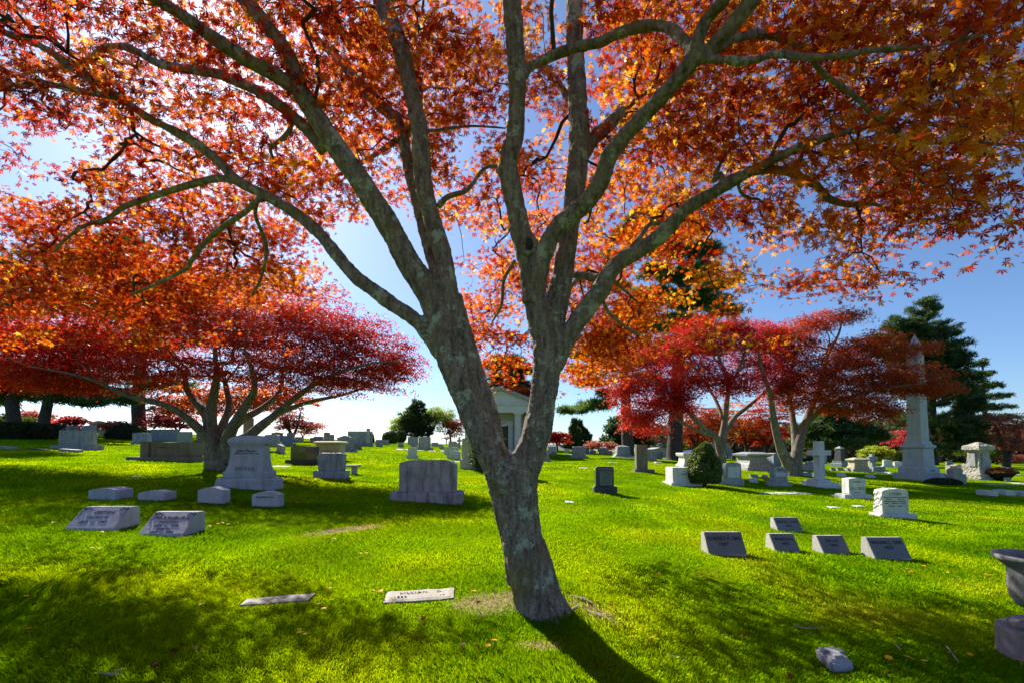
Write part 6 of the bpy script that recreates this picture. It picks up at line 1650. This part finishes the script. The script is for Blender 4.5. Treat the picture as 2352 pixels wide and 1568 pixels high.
# ---- rough stones right of the obelisk
M['buff'] = stone_mat('buff_rock_faced_granite', (0.36, 0.33, 0.27), (0.52, 0.48, 0.40), 0.4, 0.3, (0.16, 0.14, 0.11))
stone('rock faced stone nearest the obelisk, behind the round topped one', 2374, 2394, 1163, 1190, 'buff', 'soft', d=.5, roughness=.03, base=(2372, 2400, 1184), dY=1)
stone('arched rock faced stone seen just above the round topped one', 2387, 2407, 1160, 1188, 'buff', 'arch', d=.5, roughness=.03, dY=1.6)
stone('round topped rock faced stone on a thick block right of the obelisk', 2385, 2412, 1169, 1208.5, 'buff', 'round', base=(2383, 2417, 1184), d=.5, roughness=.025, base_rough=.025)
stone('rock faced block stone left of the tall rough shaft monument', 2421, 2438, 1160, 1188, 'buff', 'soft', base=(2417, 2441, 1178), d=.6, roughness=.03, base_rough=.02)
stone('white smooth block behind the rough shaft monument', 2440, 2459, 1163, 1182, 'white', 'flat', dY=2, d=1.0)
stone('capped small grey stone far right of the obelisk', 2365, 2382, 1152, 1168, 'slate', 'peaklow', dY=4)
stone('pale flat lidded tomb behind the rock faced blocks', 2408, 2432, 1157, 1172, 'light', dY=5)
stone('upright grey stone with shoulders behind the flat lidded tomb', 2428, 2440, 1151, 1170, 'slate', 'arch', dY=5)
def rough_tower():
    xa, ya, k, w = place(2450, 2520, 1200)
    b = empty('monument', (xa, ya, gz(xa, ya)), R(8)); tag(b, 'tall rough buff stone shaft with heavy peaked cap and smooth tablets', 'monument')
    def H(r): return (1200 - r) / k
    def part(nm, secs, rg):
        bm = bmesh.new(); rings(bm, [(z, a / k, a2 / k) for z, a, a2 in secs]); 
        for v in bm.verts: v.co.y += .85
        rough(bm, rg, .1, seed=len(nm)); return from_bm(nm, bm, M['buff'], b)
    part('lower_step', [(-.3, 35, 30), (H(1193), 35, 30)], .03)
    part('middle_step', [(H(1193), 30, 25), (H(1184), 29, 24)], .04)
    part('upper_step', [(H(1184), 24, 20), (H(1173), 22, 18)], .04)
    sh = part('shaft', [(H(1173), 19, 15), (H(1125), 16, 12.5)], .03)
    part('cap', [(H(1127), 17, 14), (H(1123), 25, 20), (H(1114), 24, 19), (H(1112), 19, 15), (H(1104), 3, 3)], .03)
    bm = bmesh.new(); prism(bm, [(-10.5 / k, H(1166)), (10.5 / k, H(1166)), (9 / k, H(1132)), (-9 / k, H(1132))], .85 - 16.5 / k, .85 - 12 / k, .008); from_bm('tablet', bm, M['grey'], b)
    bm = bmesh.new(); prism(bm, [(-8 / k, H(1166)), (8 / k, H(1166)), (7 / k, H(1132)), (-7 / k, H(1132))], -.07, .07, .008)
    t = from_bm('tablet', bm, M['grey'], b); t.location = (-17.6 / k, .85, 0); t.rotation_euler = (0, 0, R(90))
rough_tower()
stone('small slate stone behind the rusty barberry', 2511, 2524, 1192, 1204, 'slate', dY=.5)
stone('dark headstone with pale left end right of the rough shaft monument', 2521, 2537, 1168, 1182, 'dark', 'soft', d=.8)
stone('small square block at the left foot of the rough shaft monument', 2438, 2447, 1186, 1193, 'light')
slab('broken pale slab, left of the row before the rough shaft monument', 2474, 2498, 1207, 1212, 'buff', hgt=.05)
slab('broken pale slab, middle of the row before the rough shaft monument', 2502, 2526, 1208, 1212.5, 'buff', hgt=.05)
slab('broken pale slab, right of the row before the rough shaft monument', 2529, 2552, 1208.5, 1213, 'buff', hgt=.05)
slab('small white slab cut by the right edge of the picture', 2549, 2572, 1205, 1208.5, 'white', hgt=.04)
slab('thin white slab high on the right lawn', 2539, 2562, 1184, 1187, 'white', hgt=.06)
def lowblock(label, xl, xr, yt, yb, side):
    stone(label, xl, xr, yt, yb, 'light', 'flat', d=.55, name='low_marker', cat='grave marker', group='low pale block markers in the shade at right')
lowblock('low pale block marker in the shade, left one below the barberry', 2474, 2496.5, 1226, 1239, 1)
lowblock('low pale block marker in the shade, second from the left below the barberry', 2516, 2540, 1225, 1238, 1)
lowblock('low pale block marker in the shade, cut off by the right edge', 2562, 2586, 1228, 1241, 1)

# ---- flush slabs in the near lawn
def lawn_slab(label, quad, mat, lines=None, hgt=0.02):
    """quad: source px of front left, back left, back right, front right"""
    p = [hs(*q) for q in quad]
    c = (sum(a for a, _ in p) / 4, sum(b for _, b in p) / 4)
    b = empty('flat_marker', (*c, gz(*c))); tag(b, label, 'grave marker', 'flat grave markers set in the lawn')
    bm = bmesh.new(); n = 7
    FL, BL, BR, FR = [Vector((a - c[0], d - c[1], 0)) for a, d in p]
    g = []
    for i in range(n * 2 + 1):
        row = []
        for j in range(n + 1):
            u, v = i / (2 * n), j / n
            q = (FL * (1 - v) + BL * v) * (1 - u) + (FR * (1 - v) + BR * v) * u
            edge = min(u, 1 - u) * 4 * 1.0; e2 = min(v, 1 - v) * 2
            q.x += .008 * mnoise.noise(Vector((q.x * 9, q.y * 9, 1))) * (edge < .3); q.y += .012 * mnoise.noise(Vector((q.x * 9, q.y * 9, 5))) * (e2 < .3)
            q.z = gz(q.x + c[0], q.y + c[1]) - gz(*c) + hgt + .004 * mnoise.noise(q * 8) - (.008 if edge == 0 or e2 == 0 else 0)
            row.append(bm.verts.new(q))
        g.append(row)
    for i in range(2 * n):
        for j in range(n): bm.faces.new((g[i][j], g[i + 1][j], g[i + 1][j + 1], g[i][j + 1]))
    ex = bmesh.ops.extrude_face_region(bm, geom=bm.faces[:])
    for v in [q for q in ex['geom'] if isinstance(q, bmesh.types.BMVert)]: v.co.z -= .08
    from_bm('slab', bm, M[mat], b)
    if lines:
        d = (BR - BL); ang = math.atan2(d.y, d.x)
        up = ((BL + BR) - (FL + FR)) / 2
        slope = (gz(c[0], c[1] + .2) - gz(c[0], c[1] - .2)) / .4; sx = (gz(c[0] + .3, c[1]) - gz(c[0] - .3, c[1])) / .6
        text_part('inscription', lines, b, (0, 0, hgt + .004), M['carved'], (math.atan(slope), -math.atan(sx), ang), .002, wide=1.3)
lawn_slab('whitish flat marker lettered LILLIAN in the near lawn', [(957, 1508), (969, 1480), (1135, 1470), (1134, 1495)], 'speckled', [('LILLIAN   D.', .062, .02, .045), ('1864              1947', .05, .02, -.055)])
lawn_slab('weathered flat marker half in shadow, left of the lettered one', [(598, 1515), (618, 1499), (789, 1484), (770, 1502)], 'speckled')
def pillow():
    p = [hs(*q) for q in ((2078, 1681), (2034, 1637), (2087, 1633), (2141, 1676))]
    c = (sum(a for a, _ in p) / 4, sum(b for _, b in p) / 4)
    b = empty('pillow_marker', (*c, gz(*c))); tag(b, 'small rough granite pillow marker with a raised emblem in the near right grass', 'grave marker')
    FL, BL, BR, FR = [Vector((a - c[0], d - c[1], 0)) for a, d in p]
    bm = bmesh.new(); lo = [bm.verts.new(q + Vector((0, 0, -.1))) for q in (FL, FR, BR, BL)]; hi = [bm.verts.new(q * .9 + Vector((0, 0, .075))) for q in (FL, FR, BR, BL)]
    bm.faces.new(lo[::-1]); bm.faces.new(hi)
    for i in range(4): bm.faces.new((lo[i], lo[(i + 1) % 4], hi[(i + 1) % 4], hi[i]))
    bmesh.ops.bevel(bm, geom=bm.edges[:], offset=.02, segments=3, affect='EDGES'); rough(bm, .012, .03)
    from_bm('block', bm, M['stained'], b, smooth=True)
    u = (BR - BL).normalized(); v = ((BL + BR) - (FL + FR)).normalized()
    bm = bmesh.new()
    for a0, a1, b0, b1 in ((-.035, .035, -.075, .06), (-.085, -.036, 0.02, .06), (.036, .085, -.02, .02)):
        vs = [bm.verts.new(u * x + v * y + Vector((0, 0, .071))) for x, y in ((a0, b0), (a1, b0), (a1, b1), (a0, b1))]
        vt = [bm.verts.new(u * x + v * y + Vector((0, 0, .09))) for x, y in ((a0, b0), (a1, b0), (a1, b1), (a0, b1))]
        bm.faces.new(vs[::-1]); bm.faces.new(vt)
        for i in range(4): bm.faces.new((vs[i], vs[(i + 1) % 4], vt[(i + 1) % 4], vt[i]))
    from_bm('emblem', bm, M['stained'], b)
pillow()
# ---- garden urn cut off at the right edge
def urn():
    x, y = hs(2560, 1668); y += .10
    k = F / S2V / y
    cx = (2592 - 1280) / k
    b = empty('stone_urn', (cx, y, gz(cx, y))); tag(b, 'grey stone garden urn on a round pedestal cut by the right edge', 'urn')
    z0 = gz(cx, y)
    def Z(r): return EYE - (r - 1030 / S2V) / k - z0
    def lathe(nm, prof, mat):
        n = 48; V = []; Fc = []
        for rr, zz in prof:
            for i in range(n): a = 2 * math.pi * i / n; V.append((rr / k * math.cos(a), rr / k * math.sin(a), zz))
        for j in range(len(prof) - 1):
            for i in range(n): Fc.append((j * n + i, j * n + (i + 1) % n, (j + 1) * n + (i + 1) % n, (j + 1) * n + i))
        me = bpy.data.meshes.new(nm); me.from_pydata(V, [], Fc); me.update(); return link(nm, me, mat, b, smooth=True)
    lathe('pedestal', [(0, -.15), (88, -.15), (88, Z(1661)), (86, Z(1650)), (85, Z(1648)), (85, Z(1575)), (84, Z(1568)), (80, Z(1566)), (0, Z(1565))], M['urn'])
    lathe('foot', [(60, Z(1566)), (63, Z(1560)), (60, Z(1552)), (50, Z(1547)), (34, Z(1543)), (28, Z(1530)), (32, Z(1518)), (0, Z(1516))], M['urn'])
    lathe('bowl', [(0, Z(1524)), (30, Z(1522)), (46, Z(1512)), (57, Z(1495)), (61, Z(1470)), (62, Z(1420)), (64, Z(1416)), (72, Z(1411)), (78, Z(1403)), (86, Z(1398)), (88, Z(1392)), (86, Z(1387)), (80, Z(1386)), (74, Z(1390)), (66, Z(1400)), (50, Z(1440)), (0, Z(1450))], M['urn'])
M['urn'] = stone_mat('urn_cast_stone', (0.20, 0.195, 0.21), (0.30, 0.29, 0.31), 0.4, 0.4, scale=2.0, bump=.4)
urn()

# ---- the mausoleum
def mausoleum():
    xa, ya, k, w = place(1162, 1338, 1133)
    b = empty('mausoleum', (xa, ya, gz(xa, ya))); tag(b, 'white temple front mausoleum with columns and gabled roof behind the main trunk', 'mausoleum')
    def H(r): return (1133 - r) / k
    hw = w / 2; m = M['white']
    bm = bmesh.new(); box(bm, -hw - .25, hw + .25, -.5, 9.2, -.6, .12, .02); box(bm, -hw - .05, hw + .05, -.2, 9.0, .122, .28, .02); from_bm('steps', bm, m, b)
    bm = bmesh.new()
    box(bm, -hw, -.8, 1.4, 9, .28, H(1030), .01); box(bm, .8, hw, 1.4, 9, .28, H(1030), .01); box(bm, -.8, .8, 1.4, 1.7, H(1058), H(1030), .005)
    box(bm, -hw, -hw + .6, .05, 1.4, .28, H(1030), .01); box(bm, hw - .6, hw, .05, 1.4, .28, H(1030), .01)
    from_bm('wall', bm, M['mauswall'], b)
    bm = bmesh.new(); box(bm, -.68, .68, 1.6, 1.75, .28, H(1061), .005); dr = from_bm('door', bm, M['doorway'], b)
    bm = bmesh.new(); box(bm, -1.08, -.68, 1.28, 1.5, .28, H(1061), .01); box(bm, .68, 1.08, 1.28, 1.5, .28, H(1061), .01); box(bm, -1.15, 1.15, 1.24, 1.5, H(1061) + .002, H(1048), .01); from_bm('door_frame', bm, m, b)
    text_part('inscription', [('MILLER', .30, 0, H(1054))], b, (0, 1.236, 0), M['carved_soft'])
    for sx in (-1.53, 1.53):
        n = 24; bm = bmesh.new(); rings(bm, [(.28, .42, .42), (.36, .42, .42), (.40, .36, .36), (.5, .345, .345), (H(1037), .30, .30), (H(1036), .34, .34), (H(1034), .36, .36)], n=n)
        for v in bm.verts: v.co.x += sx; v.co.y += .45
        c = from_bm('column', bm, m, b, smooth=False)
        bm = bmesh.new(); box(bm, sx - .42, sx + .42, .03, .87, H(1034), H(1030), .01); from_bm('capital', bm, m, c)
    bm = bmesh.new(); box(bm, -hw, hw, 0, 9, H(1030) + .002, H(1012), .01); box(bm, -hw - .12, hw + .12, -.12, 9.1, H(1012) + .002, H(1008), .01); from_bm('entablature', bm, m, b)
    bm = bmesh.new(); prism(bm, [(-hw, H(1008) + .002), (hw, H(1008) + .002), (0, H(972))], .05, 9, .0); from_bm('pediment', bm, m, b)
    bm = bmesh.new()
    t = .28; e = hw + .35; z0 = H(1008) + .01; z1 = H(968)
    prism(bm, [(-e, z0), (-e + .3, z0), (0, z1 - .18), (e - .3, z0), (e, z0), (e, z0 + .16), (0, z1 + .16), (-e, z0 + .16)], -.3, 9.3, .0); from_bm('roof', bm, M['grey'], b)
M['mauswall'] = stone_mat('warm_white_marble_wall', (0.46, 0.43, 0.32), (0.58, 0.55, 0.44), 0.1, 0.2, (0.3, 0.28, 0.2))
mausoleum()

# ---- parked car, far right behind the slender maple trunk
def car():
    xa, ya, k, w = place(1757, 1803, 1152, 5.0)
    ya += 0; b = empty('parked_car', (xa, ya, gz(xa, ya)), R(6)); tag(b, 'black parked car with sky blue put into its paint, behind the slender grey maple trunk', 'car')
    Lc = 2.3
    body = [(-Lc, .35), (-Lc, .75), (-Lc + .1, .95), (-1.2, 1.05), (-.75, 1.12), (1.9, 1.15), (2.25, 1.1), (2.3, .5), (2.25, .35)]
    bm = bmesh.new(); prism(bm, body, 0, 1.8, .05); from_bm('body', bm, M['carpaint'], b)
    cab = [(-.78, 1.12), (-.2, 1.62), (.2, 1.70), (1.7, 1.70), (2.0, 1.62), (2.2, 1.12)]
    bm = bmesh.new(); prism(bm, cab, .12, 1.68, .04); from_bm('cabin', bm, M['glass'], b)
    bm = bmesh.new(); prism(bm, [(-.12, 1.66), (.2, 1.715), (1.7, 1.715), (1.98, 1.66), (1.7, 1.76), (.2, 1.76)], .1, 1.7, .01); from_bm('roof', bm, M['carpaint'], b)
    for wx in (-1.45, 1.4):
        for wy in (.1, 1.7):
            t = Tubes(); t.add([Vector((wx, wy - .11, .34)), Vector((wx, wy + .11, .34))], [.34, .34], 20); wo = link('wheel', t.mesh('wheel'), M['rubber'], b)
            t = Tubes(); t.add([Vector((wx, wy - .12, .34)), Vector((wx, wy + .12, .34))], [.2, .2], 16); link('rim', t.mesh('rim'), M['steel'], wo)
    for wy in (.3, 1.5):
        bm = bmesh.new(); box(bm, -Lc - .02, -Lc + .05, wy - .15, wy + .15, .7, .85, .01); from_bm('headlight', bm, M['steel'], b)
car()
def house():
    xa, ya = P(1376 * S2V, 1000, 110).x, 110.0
    b = empty('house', (xa, ya, gz(xa, ya)), R(-8)); tag(b, 'distant low house with grey blue roof and brick chimney right of the main trunk', 'house')
    zt = 1.6 - (1109 - 1121) / (F / S2V) * ya - gz(xa, ya)
    bm = bmesh.new(); box(bm, -5, 5, 0, 6, -1, zt - 1.6, .02); from_bm('wall', bm, M['white'], b)
    bm = bmesh.new(); prism(bm, [(0, zt - 1.6), (0, zt - 1.5), (3.2, zt), (6.4, zt - 1.5), (6.4, zt - 1.6)], -5.3, 5.3, 0)
    r = from_bm('roof', bm, M['roof'], b); r.rotation_euler = (0, 0, R(90)); r.location = (0, -.2, 0)
    bm = bmesh.new(); box(bm, 1.6, 2.3, 2.4, 3.1, zt - .6, zt + .7, .01); from_bm('chimney', bm, M['chimney'], b)
    for xx in (-3, 0, 3):
        bm = bmesh.new(); box(bm, xx - .5, xx + .5, -.02, .05, zt - 3.4, zt - 2.2, .005); from_bm('window', bm, M['glass'], b)
house()

# ---- dandelions
def dandelion(root_only=False):
    root = empty('dandelion'); 
    t = Tubes(); t.add([Vector((0, 0, -.01)), Vector((.004, 0, .025)), Vector((0, 0, .05))], [.0018, .0015, .0018], 5); link('stem', t.mesh('stem'), M['stalk'], root)
    n = 46; a = np.arange(n) * 2.399; rr = np.sqrt(np.arange(n) / n)
    C = np.stack([np.cos(a) * rr * .008, np.sin(a) * rr * .008, .052 + .004 * (1 - rr)], 1)
    tip = np.stack([np.cos(a), np.sin(a), 1.3 - 1.15 * rr], 1); nr = np.stack([-np.cos(a) * .3, -np.sin(a) * .3, np.ones(n)], 1)
    tv = TN[0] * np.array([1, 3.4, 1]) + np.array([-.1, 0, 0])
    me = scatter('bloom', (tv, TN[1]), C, nr, tip, .013 + .004 * rr, RNG.random(n)); link('bloom', me, M['petal'], root)
    return root
DL = [ (62, 1499, ''), (70, 1588, ''), (270, 1560, ''), (442, 1507, ''), (508, 1522, ''), (596, 1484, ''), (679, 1522, ''), (822, 1479, ''), (801, 1519, ''), (810, 1535, ''), (929, 1489, ''), (952, 1490, ''), (764, 1597, ''), (748, 1598, ''), (897, 1390, ''), (915, 1391, ''), (1183, 1492, ''), (1234, 1619, ''), (1219, 1624, ''), (1581, 1607, ''), (1634, 1612, ''), (1646, 1445, ''), (1741, 1447, ''), (1838, 1492, ''), (2180, 1387, ''), (2195, 1390, ''), (2227, 1397, ''), (2247, 1419, ''), (2266, 1426, ''), (2275, 1437, ''), (2312, 1422, ''), (2371, 1435, ''), (2468, 1440, ''), (2478, 1447, ''), (2530, 1452, ''), (2397, 1453, ''), (2254, 1516, ''), (2427, 1612, ''), (2424, 1644, ''), (2264, 1661, ''), (2311, 1667, ''), (2220, 1659, ''), (2552, 1671, ''), (136, 1312, ''), (156, 1316, ''), (131, 1318, ''), (480, 1311, ''), (500, 1316, ''), (520, 1322, ''), (545, 1316, ''), (552, 1313, ''), (570, 1317, ''), (227, 1377, ''), (252, 1375, ''), (455, 1352, ''), (250, 1337, ''), (575, 1260, ''), (498, 1260, ''), (808, 1231, ''), (850, 1229, ''), (772, 1260, ''), (845, 1245, ''), (1000, 1247, ''), (1027, 1249, ''), (1056, 1252, ''), (1077, 1252, ''), (1095, 1252, ''), (838, 1285, ''), (833, 1352, ''), (1610, 1363, ''), (1760, 1330, '')]
dproto = None
used_labels = set()
def side_of(sx):
    return 'at the far left' if sx < 300 else 'on the left' if sx < 800 else 'left of the main trunk' if sx < 1200 else 'just right of the main trunk' if sx < 1700 else 'on the right' if sx < 2300 else 'near the right edge'
for i, (sx, sy, _) in enumerate(DL):
    x, y = hs(sx, sy + 3)
    if i == 0:
        d = dproto = dandelion()
    else:
        d = dproto.copy(); COL.objects.link(d)
        for ch in dproto.children: c = ch.copy(); COL.objects.link(c); c.parent = d
    d.location = (x, y, gz(x, y)); d.rotation_euler = (random.uniform(-.3, .1), random.uniform(-.25, .25), random.uniform(0, 6))
    s = random.uniform(.85, 1.35); d.scale = (s, s, s)
    zone = 'near the bottom edge' if sy > 1580 else 'in the foreground grass' if sy > 1430 else 'in the middle lawn' if sy > 1300 else 'among the shaded stones'
    tag(d, 'yellow dandelion ' + zone + ' ' + side_of(sx), 'flower', 'yellow dandelions ' + zone + ' ' + side_of(sx))
# ---- fallen red leaves
FL_ = [(433, 1634), (493, 1626), (384, 1675), (1051, 1557), (1060, 1552), (980, 1540), (1201, 1548), (1152, 1623), (1190, 1620), (1052, 1603), (800, 1628), (1720, 1582), (1526, 1518), (1860, 1594), (1975, 1694), (190, 1632), (1494, 1672), (1630, 1676)]
proto = None
for i, (sx, sy) in enumerate(FL_):
    x, y = hs(sx, sy)
    if proto is None:
        me = scatter('fallen_leaf', T7, np.array([[0, 0, 0.0]]), np.array([[0, 0, 1.0]]), np.array([[1, 0, 0.0]]), np.array([.075]), np.array([.1]))
        o = link('fallen_leaf', me, M['leaf_crimson']); proto = o
    else: o = proto.copy(); COL.objects.link(o)
    o.location = (x, y, gz(x, y) + .035); o.rotation_euler = (random.uniform(-.6, .6), random.uniform(-.6, .6), random.uniform(0, 6))
    sd = side_of(sx)
    tag(o, 'small fallen red leaf in the foreground grass ' + sd, 'leaf', 'fallen red leaves ' + sd)
# ---- dead twigs on the lawn
def dead_twig(label, pts):
    q = []
    for sx, sy in pts: x, y = hs(sx, sy); q.append(Vector((x, y, gz(x, y) + .03)))
    b = q[0].copy(); t = Tubes(); pp, rr = smooth_path([p - b for p in q], [.006] * (len(q) - 1) + [.003], 4); t.add(pp, rr, 6)
    mid = pp[len(pp) // 2]; e = mid + (pp[-1] - pp[0]) * .3 + Vector((0, .06, .01)); t.add([mid, (mid + e) / 2 + Vector((.01, 0, .01)), e], [.004, .003, .0015], 5)
    o = link('fallen_twig', t.mesh('fallen_twig'), M['pale_twig']); o.location = b; tag(o, label, 'twig')
dead_twig('pale dead twig lying left of the pillow marker', [(1984, 1572), (2020, 1578), (2058, 1576)])
dead_twig('pale dead twig lying near the urn pedestal', [(2366, 1622), (2380, 1640), (2397, 1664)])
dead_twig('short pale dead twig left of the one near the urn', [(2237, 1617), (2245, 1625), (2253, 1634)])
dead_twig('pale dead stick at the bottom edge far left', [(250, 1692), (275, 1697), (302, 1698)])
# ================================================================== LIGHT, SKY, CAMERA
SUN_DIR = Vector((-0.661, 1.0, 0.952)).normalized()
elev = math.asin(SUN_DIR.z); az = math.atan2(SUN_DIR.x, SUN_DIR.y)      # clockwise from +Y
sd = bpy.data.lights.new('sun', 'SUN'); sd.energy = 5.0; sd.angle = R(0.53); sd.color = (1.0, 0.93, 0.80)
so = bpy.data.objects.new('sun', sd); COL.objects.link(so)
so.rotation_euler = (-SUN_DIR).to_track_quat('-Z', 'Y').to_euler(); so.location = (-20, 30, 30)
w = bpy.data.worlds.new('World'); scene.world = w; w.use_nodes = True
nt = w.node_tree; nt.nodes.clear()
sky = nt.nodes.new('ShaderNodeTexSky'); sky.sky_type = 'NISHITA'; sky.sun_disc = False
sky.sun_elevation = elev; sky.sun_rotation = az; sky.air_density = 0.9; sky.dust_density = 0.6; sky.ozone_density = 7.0; sky.altitude = 50
bgn = nt.nodes.new('ShaderNodeBackground'); bgn.inputs['Strength'].default_value = 0.080
on = nt.nodes.new('ShaderNodeOutputWorld')
nt.links.new(sky.outputs[0], bgn.inputs[0]); nt.links.new(bgn.outputs[0], on.inputs[0])

cam = bpy.data.cameras.new('camera'); co = bpy.data.objects.new('camera', cam); COL.objects.link(co)
cam.sensor_fit = 'HORIZONTAL'; cam.sensor_width = 36.0; cam.lens = 36.0 * F / 2352.0
cam.shift_y = (CY - 784.0) / 2352.0
cam.clip_start = 0.05; cam.clip_end = 4000
co.location = (0, 0, EYE); co.rotation_euler = (R(90) + PITCH, 0, 0)
scene.camera = co
scene.view_settings.view_transform = 'Standard'; scene.view_settings.look = 'None'
scene.view_settings.exposure = 1.05; scene.view_settings.gamma = 1.0; scene.view_settings.use_curve_mapping = False
scene.cycles.use_denoising = True
scene.cycles.max_bounces = 7; scene.cycles.diffuse_bounces = 3; scene.cycles.transmission_bounces = 5; scene.cycles.transparent_max_bounces = 6; scene.cycles.glossy_bounces = 3
scene.cycles.caustics_reflective = False; scene.cycles.caustics_refractive = False
scene.cycles.sample_clamp_indirect = 8.0
